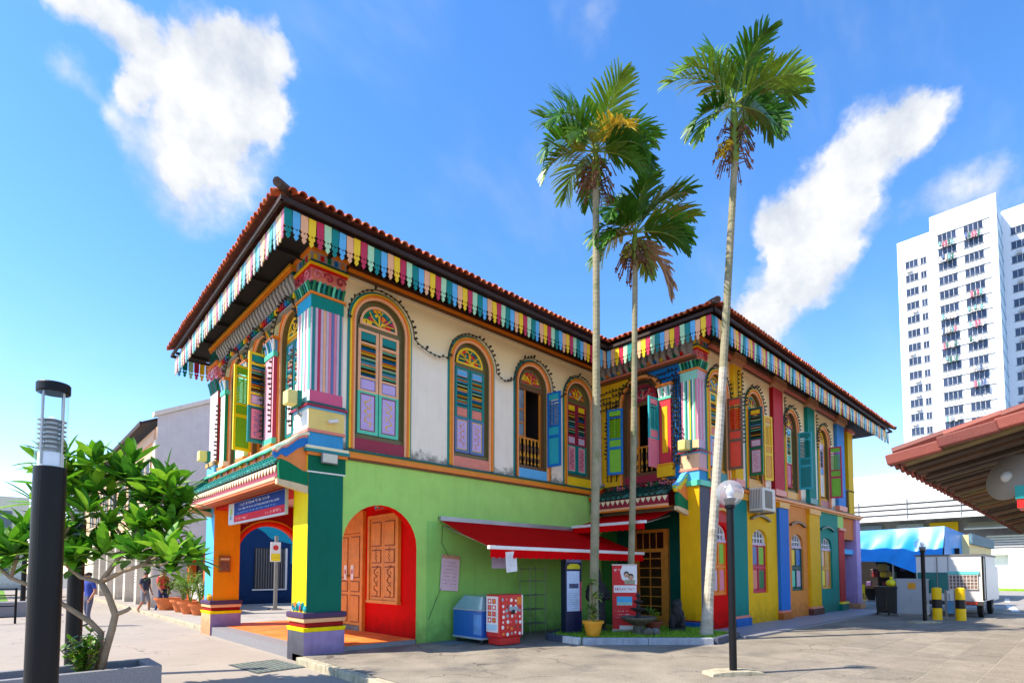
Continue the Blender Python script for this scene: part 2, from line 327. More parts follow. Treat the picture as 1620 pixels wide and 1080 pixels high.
# ------------------------------------------------------------------ paints
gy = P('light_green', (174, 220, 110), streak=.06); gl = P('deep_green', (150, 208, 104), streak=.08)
cream = P('cream', (236, 216, 178)); 
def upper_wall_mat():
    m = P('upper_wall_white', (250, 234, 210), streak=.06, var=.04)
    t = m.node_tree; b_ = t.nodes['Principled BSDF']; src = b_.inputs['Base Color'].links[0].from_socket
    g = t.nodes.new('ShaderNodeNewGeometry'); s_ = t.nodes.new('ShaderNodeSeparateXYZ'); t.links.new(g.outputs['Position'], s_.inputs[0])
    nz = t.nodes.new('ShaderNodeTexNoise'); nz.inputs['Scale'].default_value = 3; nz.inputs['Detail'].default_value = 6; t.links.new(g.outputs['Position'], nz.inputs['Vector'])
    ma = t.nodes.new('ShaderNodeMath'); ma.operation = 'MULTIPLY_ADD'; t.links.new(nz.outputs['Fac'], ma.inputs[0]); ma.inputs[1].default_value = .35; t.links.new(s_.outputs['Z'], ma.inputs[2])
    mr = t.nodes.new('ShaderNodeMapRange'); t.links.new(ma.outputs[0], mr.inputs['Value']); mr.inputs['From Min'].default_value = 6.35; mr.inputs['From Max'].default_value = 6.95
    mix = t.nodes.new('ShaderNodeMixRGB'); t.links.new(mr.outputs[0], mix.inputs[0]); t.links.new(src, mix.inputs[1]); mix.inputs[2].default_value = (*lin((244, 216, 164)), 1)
    # black mould just above the belt course
    n6 = t.nodes.new('ShaderNodeTexNoise'); n6.inputs['Scale'].default_value = 9; n6.inputs['Detail'].default_value = 8; t.links.new(g.outputs['Position'], n6.inputs['Vector'])
    mb_ = t.nodes.new('ShaderNodeMath'); mb_.operation = 'MULTIPLY_ADD'; t.links.new(n6.outputs['Fac'], mb_.inputs[0]); mb_.inputs[1].default_value = -.55; t.links.new(s_.outputs['Z'], mb_.inputs[2])
    m2 = t.nodes.new('ShaderNodeMapRange'); t.links.new(mb_.outputs[0], m2.inputs['Value']); m2.inputs['From Min'].default_value = 3.85; m2.inputs['From Max'].default_value = 4.02; m2.inputs['To Min'].default_value = .7; m2.inputs['To Max'].default_value = 0
    mix2 = t.nodes.new('ShaderNodeMixRGB'); t.links.new(m2.outputs[0], mix2.inputs[0]); t.links.new(mix.outputs[0], mix2.inputs[1]); mix2.inputs[2].default_value = (*lin((70, 64, 58)), 1)
    t.links.new(mix2.outputs[0], b_.inputs['Base Color']); return m
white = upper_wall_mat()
offw = P('off_white', (232, 228, 220)); redp = P('signal_red', (222, 4, 2), streak=.05, rough=.6, spec=.05); lav = P('lavender', (168, 146, 190)); slate = P('slate', (92, 92, 102))
yel = P('bright_yellow', (252, 226, 6), streak=.03); dgreen = P('bottle_green', (6, 106, 84), rough=.5, streak=.05); ora = P('orange', (240, 146, 12)); peach = P('peach', (240, 178, 130))
ochre = P('ochre', (240, 176, 14)); blue = P('blue', (40, 112, 190)); skyb = P('sky_blue', (90, 178, 226)); maroon = P('maroon', (150, 34, 50)); tealp = P('teal', (16, 128, 116)); purp = P('dark_purple', (84, 62, 92))
pinkp = P('pink', (222, 110, 132)); mint = P('mint', (120, 205, 170)); grey = P('grey', (168, 164, 160)); rose = P('rose_red', (196, 58, 66)); dred = P('deep_red', (150, 22, 22)); terra = P('terracotta', (214, 120, 52)); lil = P('lilac', (206, 178, 198))
g_ = {k: G(k, v) for k, v in dict(teal=(14, 128, 122), tealdark=(6, 86, 78), mint=(96, 202, 164), peach=(240, 176, 128), orange=(236, 128, 32), yellow=(246, 200, 28), lemon=(250, 224, 20), maroon=(150, 36, 58), crimson=(196, 46, 76),
     lav=(196, 168, 214), brown=(112, 76, 44), blue=(14, 112, 184), sky=(96, 176, 220), green=(14, 118, 70), lime=(128, 192, 40), red=(216, 30, 22), cream=(240, 222, 178), white=(238, 234, 226), pink=(226, 128, 146), slate=(86, 92, 118),
     ochre=(226, 154, 26), black=(22, 20, 20), grey=(150, 148, 146), palegreen=(176, 218, 170), bluegrey=(98, 118, 164), wood=(206, 122, 40), darkwood=(70, 40, 22), tan=(206, 170, 130), lilac=(206, 176, 190), salmon=(226, 130, 108), olive=(112, 100, 60), vermilion=(232, 62, 14), aqua=(46, 170, 176)).items()}
dark = mat('dark_interior', (38, 28, 24), rough=.9, var=.2)
grille_g = glass('window_glass', (.75, .8, .8))

# ------------------------------------------------------------------ house helpers
house = thing('townhouse', 'two-storey corner house painted in many bright colours with red tiled hipped roof', 'house')
def rect(b, u0, u1, z0, z1, m, y=0):
    if u1 - u0 > 1e-4 and z1 - z0 > 1e-4: b.quad((u0, y, z0), (u1, y, z0), (u1, y, z1), (u0, y, z1), m)
def wall_open(b, u0, u1, z0, z1, ops, th, m, mrev, back=False, n=16, m2=None):
    cur = u0; m0 = m; m2 = m2 or m
    for y in ((0, th) if back else (0,)):
        cur = u0; m = m0
        for (uc, w, zb, zt, rise) in ops:
            a, e = uc - w / 2, uc + w / 2; rect(b, cur, a, z0, z1, m, y); rect(b, a, e, z0, zb, m, y)
            if rise:
                zs = zt - rise; pts = [(uc - w / 2 * math.cos(PI * i / n), zs + rise * math.sin(PI * i / n)) for i in range(n + 1)]
                for i in range(n): b.quad((pts[i][0], y, pts[i][1]), (pts[i + 1][0], y, pts[i + 1][1]), (pts[i + 1][0], y, z1), (pts[i][0], y, z1), m if i < n / 2 else m2)
            else: rect(b, a, e, zt, z1, m, y)
            cur = e; m = m2
        rect(b, cur, u1, z0, z1, m, y)
    for (uc, w, zb, zt, rise) in ops:
        a, e = uc - w / 2, uc + w / 2; zs = zt - rise
        pts = [(a, zb), (a, zs)] + [(uc - w / 2 * math.cos(PI * i / n), zs + rise * math.sin(PI * i / n)) for i in range(1, n if rise else 1)] + [(e, zs), (e, zb)]
        for i in range(len(pts) - 1): b.quad((pts[i][0], 0, pts[i][1]), (pts[i + 1][0], 0, pts[i + 1][1]), (pts[i + 1][0], th, pts[i + 1][1]), (pts[i][0], th, pts[i][1]), mrev)
        if zb > z0 + .01: b.quad((a, 0, zb), (e, 0, zb), (e, th, zb), (a, th, zb), mrev)
def arch_pts(w, H, o, rise=None, n=18):
    r = w / 2 + o; rr = (w / 2 if rise is None else rise); zs = H - rr
    return [(-r, 0)] + [(-r * math.cos(PI * i / n), zs + (rr + o) * math.sin(PI * i / n)) for i in range(n + 1)] + [(r, 0)]
def arch_band(b, w, H, o0, o1, y0, y1, m, rise=None, n=18):
    A = arch_pts(w, H, o0, rise, n); B_ = arch_pts(w, H, o1, rise, n)
    for i in range(len(A) - 1):
        a, c, d, e = A[i], A[i + 1], B_[i + 1], B_[i]
        b.quad((a[0], y0, a[1]), (c[0], y0, c[1]), (d[0], y0, d[1]), (e[0], y0, e[1]), m)
        b.quad((d[0], y0, d[1]), (e[0], y0, e[1]), (e[0], y1, e[1]), (d[0], y1, d[1]), m)
        b.quad((a[0], y0, a[1]), (c[0], y0, c[1]), (c[0], y1, c[1]), (a[0], y1, a[1]), m)
SL = ['teal', 'palegreen', 'brown', 'yellow', 'orange', 'blue', 'tealdark', 'ochre', 'darkwood', 'mint', 'peach', 'sky']
def framed(b, x0, x1, z0, z1, y, fr, pan, w=.02, d=.012):
    """small raised panel with its own border"""
    b.box(x0, x1, y - d * .4, y + .004, z0, z1, g_[fr]); b.box(x0 + w, x1 - w, y - d, y - d * .4 + .001, z0 + w, z1 - w, g_[pan])
def scroll(b, x, z, y, s, m):
    for k in range(3):
        zz = z + (k - 1) * s * .75
        b.tube([(x + s * .28 * math.sin(t * 2.1 + k), y - .004, zz + (t - 1.5) * s * .3) for t in (0, .6, 1.2, 1.8, 2.4, 3)], s * .035, m, 4)
        b.ball((x - s * .22, y - .004, zz + s * .1), s * .09, m, 6, 3, (1, .4, 1)); b.ball((x + s * .24, y - .004, zz - s * .1), s * .08, m, 6, 3, (1, .4, 1))
def leaf(w, h, st, seed=0, plain=False):
    """one shutter leaf, hinge at x=0, front at y=0, thickness .045"""
    rnd = random.Random(seed); b = MB(); f1, f2 = st['up'], st['low']; t = .045; s = max(.045, w * .13); zl = h * .405
    for (z0, z1, f) in ((0, zl, f2), (zl, h, f1)):
        b.box(0, s, 0, t, z0, z1, g_[f]); b.box(w - s, w, 0, t, z0, z1, g_[f])
    for (z0, z1, f) in ((0, .07, f2), (zl - .04, zl, f2), (zl, zl + .04, f1), (h * .53, h * .53 + .04, f1), (h * .86, h * .86 + .04, f1), (h - .05, h, f1)): b.box(s, w - s, .003, t - .003, z0, z1, g_[f])
    if plain:
        b.box(s, w - s, .018, t - .01, .07, zl - .04, g_[st['pan']]); b.box(s + .03, w - s - .03, .010, .018, .10, zl - .07, g_[st['pan']])
        b.box(s, w - s, .018, t - .01, zl + .04, h * .53, g_[st['pan']]); b.box(s, w - s, .018, t - .01, h * .9, h - .05, g_[st['pan']])
        k = 13
        for i in range(k):
            z = h * .53 + .05 + i * (h * .33 - .06) / k; T = b.T; b.T = Matrix.Translation((w / 2, .022, z)) @ Matrix.Rotation(R(-38), 4, 'X'); b.box(-(w / 2 - s), w / 2 - s, -.02, .02, -.003, .003, g_[st['slat']]); b.T = T
        b.box(w / 2 - .012, w / 2 + .012, -.012, .004, h * .55, h * .85, g_[st['slat']])
        return b
    b.box(s, w - s, .02, t - .008, .07, zl - .04, g_[st['panb']]); b.box(s + .025, w - s - .025, .012, .02, .095, zl - .065, g_[st['pan']])
    scroll(b, w / 2, (.095 + zl - .065) / 2, .012, (w - 2 * s) * .75, g_[st.get('orn', 'ochre')])
    b.box(s, w - s, .02, t - .008, zl + .04, h * .53, g_[st['midb']]); b.box(s + .02, w - s - .02, .012, .02, zl + .06, h * .53 - .02, g_[st['mid']])
    b.box(s, w - s, .02, t - .008, h * .9, h - .05, g_[st['topb']]); b.box(s + .02, w - s - .02, .012, .02, h * .9 + .02, h - .07, g_[st['top']])
    b.box(s, w - s, .036, t - .006, h * .53 + .04, h * .86, g_['black'])
    k = st.get('n', 15); pal = st.get('pal', SL)
    for i in range(k):
        z = h * .53 + .055 + i * (h * .33 - .07) / (k - 1); b_T = b.T
        b.T = Matrix.Translation((w / 2, .02, z)) @ Matrix.Rotation(R(-35), 4, 'X'); b.box(-(w / 2 - s), w / 2 - s, -.015, .015, -.004, .004, g_[pal[(i * st.get('step', 1) + seed) % len(pal)]]); b.T = b_T
    return b
def fan(w, st, seed):
    """half-round fanlight with coloured carved tracery, centre at 0,0"""
    rnd = random.Random(seed); b = MB(); r = w / 2; n = 16; ym = -.03
    for i in range(n):
        a0, a1 = PI * i / n, PI * (i + 1) / n
        q = [(-r * math.cos(a0), r * math.sin(a0)), (-r * math.cos(a1), r * math.sin(a1)), (-(r - .05) * math.cos(a1), (r - .05) * math.sin(a1)), (-(r - .05) * math.cos(a0), (r - .05) * math.sin(a0))]
        b.quad(*[(p[0], ym, p[1]) for p in q], g_[st['fan']]); b.quad((q[3][0], ym, q[3][1]), (q[2][0], ym, q[2][1]), (q[2][0], 0, q[2][1]), (q[3][0], 0, q[3][1]), g_[st['fan']])
        b.quad((q[0][0], ym, q[0][1]), (q[1][0], ym, q[1][1]), (q[1][0], 0, q[1][1]), (q[0][0], 0, q[0][1]), g_[st['fan']])
    b.box(-r, r, ym - .002, 0, -.03, .012, g_[st['fan']])
    pal = st.get('fpal', ['green', 'red', 'orange', 'teal', 'ochre', 'tealdark', 'crimson', 'yellow'])
    ri = r - .05
    for ring, (ra, rb, k) in enumerate(((.03, ri * .42, 4), (ri * .42, ri * .75, 7), (ri * .75, ri, 11))):
        for i in range(k):
            a0, a1 = PI * (i + .06) / k, PI * (i + .94) / k; am = (a0 + a1) / 2; y = -.012 - rnd.random() * .012
            pts = [(-rb * math.cos(a0), rb * math.sin(a0)), (-(rb * .98) * math.cos(am), rb * .98 * math.sin(am)), (-rb * math.cos(a1), rb * math.sin(a1)), (-ra * 1.06 * math.cos(a1), ra * 1.06 * math.sin(a1)), (-ra * 1.06 * math.cos(a0), ra * 1.06 * math.sin(a0))]
            c = rnd.choice(pal); b.poly([(p[0], y, p[1]) for p in pts], g_[c])
    for i in range(6):
        a = PI * (i + .5) / 6 + rnd.uniform(-.1, .1); p0 = Vector((0, -.03, .03)); p1 = Vector((-ri * .92 * math.cos(a), -.03, ri * .92 * math.sin(a))); mid = (p0 + p1) / 2 + Vector((.06 * (-1) ** i, -.006, .02))
        b.tube([p0, mid, p1], .012, g_[st.get('vein', 'yellow')], 4)
    for i in range(5): b.ball((rnd.uniform(-.5, .5) * ri, -.03, rnd.uniform(.15, .7) * ri), .035, g_[rnd.choice(pal)], 6, 3, (1, .4, 1))
    b.poly([(-r * math.cos(PI * i / n), -.004, r * math.sin(PI * i / n)) for i in range(n + 1)], g_['tealdark'])
    return b
def window(loc, rz, w, H, st, seed, left=0, right=0, lst=None, rst=None, label=None, bands=True, deep=.16, bal=None):
    """arched shuttered window; left/right = opening angle of the leaf, None = missing"""
    b = MB()
    if bands:
        for (o0, o1, pr, c) in ((.0, .05, .035, st.get('b0', 'peach')), (.05, .09, .065, st.get('b1', 'orange')), (.09, .125, .05, st.get('b2', 'yellow')), (.125, .17, .02, st.get('b3', 'teal'))): arch_band(b, w, H, o0, o1, -pr, 0, g_[c])
    wn = b.obj('window', house, loc, rz)
    if label: wn['label'] = label
    b = MB(); ap = arch_pts(w, H, -.001)
    if left == 0 and right == 0:
        b.poly([(p[0], deep, p[1]) for p in ap], g_[st['frame']])
    arch_band(b, w, H, -.10, -.001, deep - .06, deep, g_[st['frame']]); b.obj('frame', wn)
    zs = H - w / 2; z0 = .34; lh = zs - z0 - .10; fw = w - .2; lw = fw / 2 - .012
    b = MB(); b.box(-w / 2 + .001, w / 2 - .001, -.012, deep, 0, .24, g_[st['sill']]); b.box(-w / 2 + .001, w / 2 - .001, .04, deep - .01, .2405, .335, g_[st['frame']]); b.obj('sill', wn)
    b = MB(); b.box(-w / 2 + .1, w / 2 - .1, deep - .07, deep - .005, zs - .095, zs + .02, g_[st['frame']]); b.obj('transom', wn)
    fb = fan(fw * .92, st, seed); fb.obj('fanlight', wn, (0, deep - .06, zs + .05))
    for (ang, sgn, s2) in ((left, 1, lst or st), (right, -1, rst or st)):
        if ang is None: continue
        op = ang != 0
        m_ = leaf(lw, lh, s2, seed + (3 if sgn < 0 else 0), plain=s2.get('plain', False))
        if sgn < 0: m_.v = [(-p[0], p[1], p[2]) for p in m_.v]
        if op and ang > 0:
            m_.v = [(p[0], .045 - p[1], p[2]) for p in m_.v] if s2.get('flip') else m_.v
        hx = -sgn * (fw / 2) if not op else -sgn * (w / 2 + .01)
        o = m_.obj('shutter', wn, (hx, deep - .10 if not op else -.05, z0 + .02), -sgn * R(ang) if op else 0)
    if left or right or left is None or right is None:
        b = MB(); q = 1.3
        for y0, y1 in ((deep + .002, q),):
            b.quad((-w / 2, y0, 0), (-w / 2, y1, 0), (-w / 2, y1, H), (-w / 2, y0, H), dark); b.quad((w / 2, y0, 0), (w / 2, y1, 0), (w / 2, y1, H), (w / 2, y0, H), dark); b.quad((-w / 2, q, 0), (w / 2, q, 0), (w / 2, q, H), (-w / 2, q, H), dark); b.quad((-w / 2, y0, .01), (w / 2, y0, .01), (w / 2, y1, .01), (-w / 2, y1, .01), dark)
        arch = arch_pts(w, H, -.002)
        b.obj('room', wn)
        b = MB(); fw2 = fw / 2                     # inner casement, bars and rail
        for sx_ in (-fw2, -fw2 * .45, fw2 - .05): b.box(sx_, sx_ + .05, deep - .04, deep, .3, zs - .095, g_['wood'])
        for zz in (1.1, 1.45, 1.8): b.box(-fw2 + .05, -fw2 * .45, deep - .035, deep - .005, zz, zz + .035, g_['wood'])
        for zz in (1.05,): b.box(-fw2 + .05, fw2 - .05, deep - .05, deep - .006, zz, zz + .05, g_['wood'])
        b.obj('casement', wn)
        b = MB(); b.quad((-fw2 + .05, deep - .012, 1.1), (-fw2 * .45, deep - .012, 1.1), (-fw2 * .45, deep - .012, zs - .1), (-fw2 + .05, deep - .012, zs - .1), mat('dim_pane', (120, 140, 150), rough=.06, var=.4, scale=2)); b.obj('pane', wn)
        if bal is not None: k = bal
        else: k = 6
        b = MB(); b.lathe([(.018, .34), (.03, .40), (.018, .46), (.034, .58), (.018, .70), (.034, .80), (.018, .90), (.02, 1.05)], g_['ochre'], 7, (0, 0, 0), mats=[g_['brown'], g_['ochre'], g_['brown'], g_['ochre'], g_['brown'], g_['brown'], g_['ochre']])
        me = b.mesh('baluster')
        for i in range(k): ob('baluster', me, wn, (-fw2 + .09 + i * (fw - .18) / (k - 1), deep - .045, 0))
    return wn
def band(b, u0, u1, zs, outs, cols, y=0):
    """stack of horizontal mouldings: heights zs, projections outs"""
    for i in range(len(cols)): b.box(u0 - .0005 * i, u1 + .0005 * i, y - outs[i], y + .05, zs[i] + .0003, zs[i + 1] - .0003, cols[i])

# ------------------------------------------------------------------ main block, side wall (faces the apron)
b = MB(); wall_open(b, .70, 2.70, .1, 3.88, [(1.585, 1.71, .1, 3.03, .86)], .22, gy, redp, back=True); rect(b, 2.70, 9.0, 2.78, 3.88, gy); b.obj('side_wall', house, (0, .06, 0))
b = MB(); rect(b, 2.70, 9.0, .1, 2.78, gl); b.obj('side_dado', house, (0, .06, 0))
A_W = [(1.52, 1.15, 4.10, 7.28), (3.95, 1.08, 4.10, 7.10), (6.02, 1.06, 4.10, 7.08), (7.90, 1.04, 4.10, 7.08)]
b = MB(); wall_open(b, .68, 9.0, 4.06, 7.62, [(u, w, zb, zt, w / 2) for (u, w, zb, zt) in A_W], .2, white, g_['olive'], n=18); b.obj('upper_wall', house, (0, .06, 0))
b = MB(); band(b, .74, 8.88, [3.86, 3.90, 3.98, 4.03, 4.07], [.05, .10, .06, .09], [g_['brown'], g_['orange'], g_['ochre'], g_['tealdark']], .06); b.obj('belt_moulding', house)
b = MB(); band(b, .74, 8.88, [7.50, 7.56, 7.62, 7.68, 7.74], [.03, .07, .11, .15], [g_['cream'], g_['brown'], g_['orange'], g_['darkwood']], .06); b.obj('cornice', house)
b = MB(); b.box(8.52, 8.60, .0, .06, 4.08, 7.5, P('orange_line', (226, 150, 90))); b.box(8.62, 8.84, -.03, .06, 4.08, 7.5, offw); b.obj('inner_pilaster', house)
W1 = dict(up='peach', low='mint', pan='lav', panb='maroon', mid='lav', midb='bluegrey', top='teal', topb='teal', frame='olive', fan='peach', sill='maroon', orn='yellow')
W2 = dict(up='teal', low='bluegrey', pan='lav', panb='yellow', mid='salmon', midb='salmon', top='sky', topb='lilac', frame='olive', fan='yellow', sill='salmon', orn='ochre', step=5, b2='ochre')
W3 = dict(up='blue', low='blue', pan='aqua', slat='blue', frame='brown', fan='olive', sill='sky', plain=True, flip=True, b1='orange', b2='brown', fpal=['yellow', 'red', 'orange', 'ochre', 'crimson'], vein='ochre')
W4 = dict(up='maroon', low='teal', pan='pink', panb='cream', mid='lilac', midb='crimson', top='yellow', topb='yellow', frame='olive', fan='olive', sill='yellow', orn='brown', n=9, fpal=['red', 'orange', 'sky', 'crimson', 'yellow'], b2='ochre')
L3 = dict(W3); L3.update(up='lemon', low='yellow', pan='lime', slat='lime', flip=True)
for i, (st, (u, w, zb, zt)) in enumerate(zip((W1, W2, W3, W4), A_W)):
    if i == 2: window((u, .06, zb), 0, w, zt - zb, st, 5 + i, left=None, right=100, label='window with teal-blue shutter folded open over a turned balustrade')
    else: window((u, .06, zb), 0, w, zt - zb, st, 5 + i)

# ------------------------------------------------------------------ ground-floor pillars of the porch
def pillar(name, x, y, wx, wy, fx, fy, px, py, lab):
    p = ob(name, None, house, (x, y, 0)); p['label'] = lab
    b = MB(); b.box2(.03, wx, .03, wy, .90, 3.84, fx, fy, fx); b.obj('shaft', p, bev=.006)
    b = MB(); b.box2(-.02, wx + .05, -.02, wy + .05, -.02, .55, px, py, py); b.obj('plinth', p, bev=.012)
    b = MB(); b.box(-.045, wx + .075, -.045, wy + .075, .551, .63, P('bright_yellow', (252, 226, 6)), -.02, -.02); b.obj('moulding', p, bev=.01)
    b = MB(); b.box(-.0, wx + .03, -.0, wy + .03, .631, .72, dred); b.obj('moulding', p, bev=.01)
    b = MB(); b.box(-.03, wx + .06, -.03, wy + .06, .721, .80, peach); b.obj('moulding', p, bev=.015)
    b = MB(); b.box(-.05, wx + .08, -.05, wy + .08, .801, .905, purp); b.obj('moulding', p, bev=.02)
    return p
p1 = pillar('pillar', 0, 0, .72, .70, yel, dgreen, slate, lav, 'pillar with bright yellow and bottle green faces')
b = MB(); 
for i, c in enumerate(['aqua', 'teal', 'red', 'sky', 'aqua', 'orange', 'sky']): b.ball((.025, .07 + i * .09, .98 + (i % 2) * .06), .055, g_[c], 7, 4, (.5, 1, 1.2))
for i in range(3): b.tube([(.02, .1 + i * .2, .93), (.0, .16 + i * .2, 1.06), (.02, .22 + i * .2, .95)], .02, g_['teal'], 5)
b.obj('carved_ornament', p1)
b = MB(); b.box(-.0, .75, -.0, .73, 3.52, 3.545, g_['white']); b.box2(.0, .75, .0, .73, 3.546, 3.84, yel, P('bottle_green_top', (10, 100, 70)), yel); b.obj('pillar_head', p1)
b = MB(); b.box(-.03, .78, -.03, .76, 3.842, 3.90, g_['orange']); b.box(-.06, .81, -.06, .79, 3.901, 3.96, g_['teal']); b.box(-.045, .795, -.045, .775, 3.961, 4.02, g_['cream']); b.obj('pillar_cornice', p1)
p2 = pillar('pillar', 0, 6.0, .68, .80, skyb, ora, peach, lav, 'pillar with orange and sky blue faces')
b = MB(); b.ball((.0, .12, .98), .09, g_['ochre'], 8, 5); b.ball((.0, .25, .96), .07, g_['blue'], 8, 5); b.ball((-.02, .18, 1.05), .05, g_['lime'], 8, 4); b.obj('carved_ornament', p2)
b = MB(); b.box2(.0, .71, .0, .83, 3.2, 3.84, skyb, ora, ora); b.obj('pillar_head', p2)

# porch floor, front wall, door, window, ceiling, far arch
b = MB(); b.box(.02, 2.46, .06, 6.75, -.03, .215, granite); b.obj('porch_step', house)
pf = ob('porch_floor', None, house); tm = [mat('quarry_tile_%d' % i, c, rough=.55, var=.1, scale=4, bump=.08) for i, c in enumerate([(236, 128, 56), (226, 120, 50), (240, 138, 66)])]
random.seed(5); tms = []
for m in tm:
    b = MB(); b.box(.004, .296, .004, .296, 0, .006, m); tms.append(b.mesh('floor_tile'))
for i in range(7):
    for j in range(22): 
        if .36 + .3 * i + .3 < 2.46: ob('floor_tile', random.choice(tms), pf, (.36 + .3 * i, .10 + .3 * j, .2152))
b = MB(); b.quad((2.45, .07, .1), (2.45, 6.75, .1), (2.45, 6.75, 3.6), (2.45, .07, 3.6), redp); b.obj('front_wall', house)
b = MB(); b.quad((.02, .06, 3.58), (2.45, .06, 3.58), (2.45, 6.75, 3.58), (.02, 6.75, 3.58), P('porch_ceiling', (214, 206, 196))); b.box(.05, .65, .72, 6.0, 3.3, 3.575, P('beam_red', (190, 40, 30))); b.obj('porch_ceiling', house)
woodm = mat('orange_timber', (224, 134, 44), rough=.45, var=.18, scale=5, bump=.15, bscale=25, spec=.45); woodd = mat('dark_timber_edge', (142, 66, 14), rough=.5, var=.2, scale=6)
def panel_leaf(b, x0, x1, z0, z1, rows, m, md, y=0):
    b.box(x0, x1, y, y + .05, z0, z1, m); s_ = .07
    zz = z0 + s_
    for fr in rows:
        h = fr * (z1 - z0 - s_ * (len(rows) + 1)); b.box(x0 + s_, x1 - s_, y - .004, y + .001, zz, zz + h, md); b.box(x0 + s_ + .03, x1 - s_ - .03, y - .016, y - .003, zz + .03, zz + h - .03, m); zz += h + s_
# local frame of the front wall: origin y=0 on wall, rz -90 -> local x = -Y
d = ob('front_door', None, house, (2.45, 0, .215), -PI / 2)
b = MB(); b.box(-3.78, -3.66, -.09, 0, 0, 2.95, woodm); b.box(-2.42, -2.30, -.09, 0, 0, 2.95, woodm); b.box(-3.66, -2.42, -.09, 0, 2.42, 2.95, woodm); b.box(-3.66, -2.42, -.10, 0, -.01, .12, P('grey_sill', (150, 140, 130))); b.obj('frame', d)
for a, e in ((-3.65, -3.045), (-3.035, -2.43)):
    b = MB(); panel_leaf(b, a, e, .125, 2.41, (.34, .14, .52), woodm, woodd, -.05); b.obj('door_leaf', d)
b = MB()
for x in (-3.22, -2.86): b.box(x - .07, x + .07, -.075, -.069, 1.25, 1.62, mat('paper_print', (236, 226, 222), rough=.7, var=.1, scale=14)); b.ball((x, -.077, 1.45), .045, G('guard_red', (200, 60, 60)), 6, 3, (1, .2, 1.6))
b.obj('door_paper', d)
b = MB(); b.lathe([(.03, -.02), (.045, 0), (.045, .01), (.02, .04)], mat('brass', (170, 130, 50), metal=1, rough=.3), 10, (-3.04, -.11, 1.35), ax='y'); b.obj('door_knocker', d)
w = ob('front_window', None, house, (2.45, 0, 0), -PI / 2)
b = MB(); b.box(-2.08, -1.99, -.08, 0, 1.0, 3.0, woodm); b.box(-.79, -.70, -.08, 0, 1.0, 3.0, woodm); b.box(-1.99, -.79, -.08, 0, 2.92, 3.0, woodm); b.box(-2.10, -.68, -.10, 0, .93, 1.0, woodm); b.obj('frame', w)
for a, e in ((-1.985, -1.395), (-1.385, -.795)):
    b = MB(); panel_leaf(b, a, e, 1.003, 2.917, (.44, .2, .36), woodm, woodd, -.05); scroll(b, (a + e) / 2, 1.45, -.066, .3, woodd); scroll(b, (a + e) / 2, 2.07, -.066, .14, woodd); b.obj('shutter', w)
lm = mat('lamp_steel', (186, 180, 160), rough=.4, metal=.3)
b = MB(); b.box(-1.7, -1.15, -.10, -.02, 3.1, 3.35, g_['red']); 
for i, c in enumerate(['sky', 'yellow', 'aqua', 'white', 'sky', 'pink', 'ochre']): b.ball((-1.65 + i * .08, -.11, 3.2 + .04 * (i % 2)), .05, g_[c], 6, 4, (1, .5, 1.3))
b.obj('carved_plaque', w)
b = MB(); wall_open(b, .66, 2.45, .1, 3.58, [(1.56, 1.68, .1, 2.98, .8)], .2, P('arch_wall_red', (150, 30, 24)), P('arch_soffit', (200, 70, 40)), back=True); b.obj('far_arch_wall', house, (0, 6.30, 0))
b = MB(); b.T = Matrix.Translation((1.56, 6.30, .1))
arch_band(b, 1.68, 2.88, 0, .06, -.02, 0, g_['vermilion'], .8); arch_band(b, 1.68, 2.88, .06, .12, -.05, 0, g_['red'], .8); arch_band(b, 1.68, 2.88, .12, .17, -.03, 0, g_['ochre'], .8); b.obj('far_arch_trim', house)
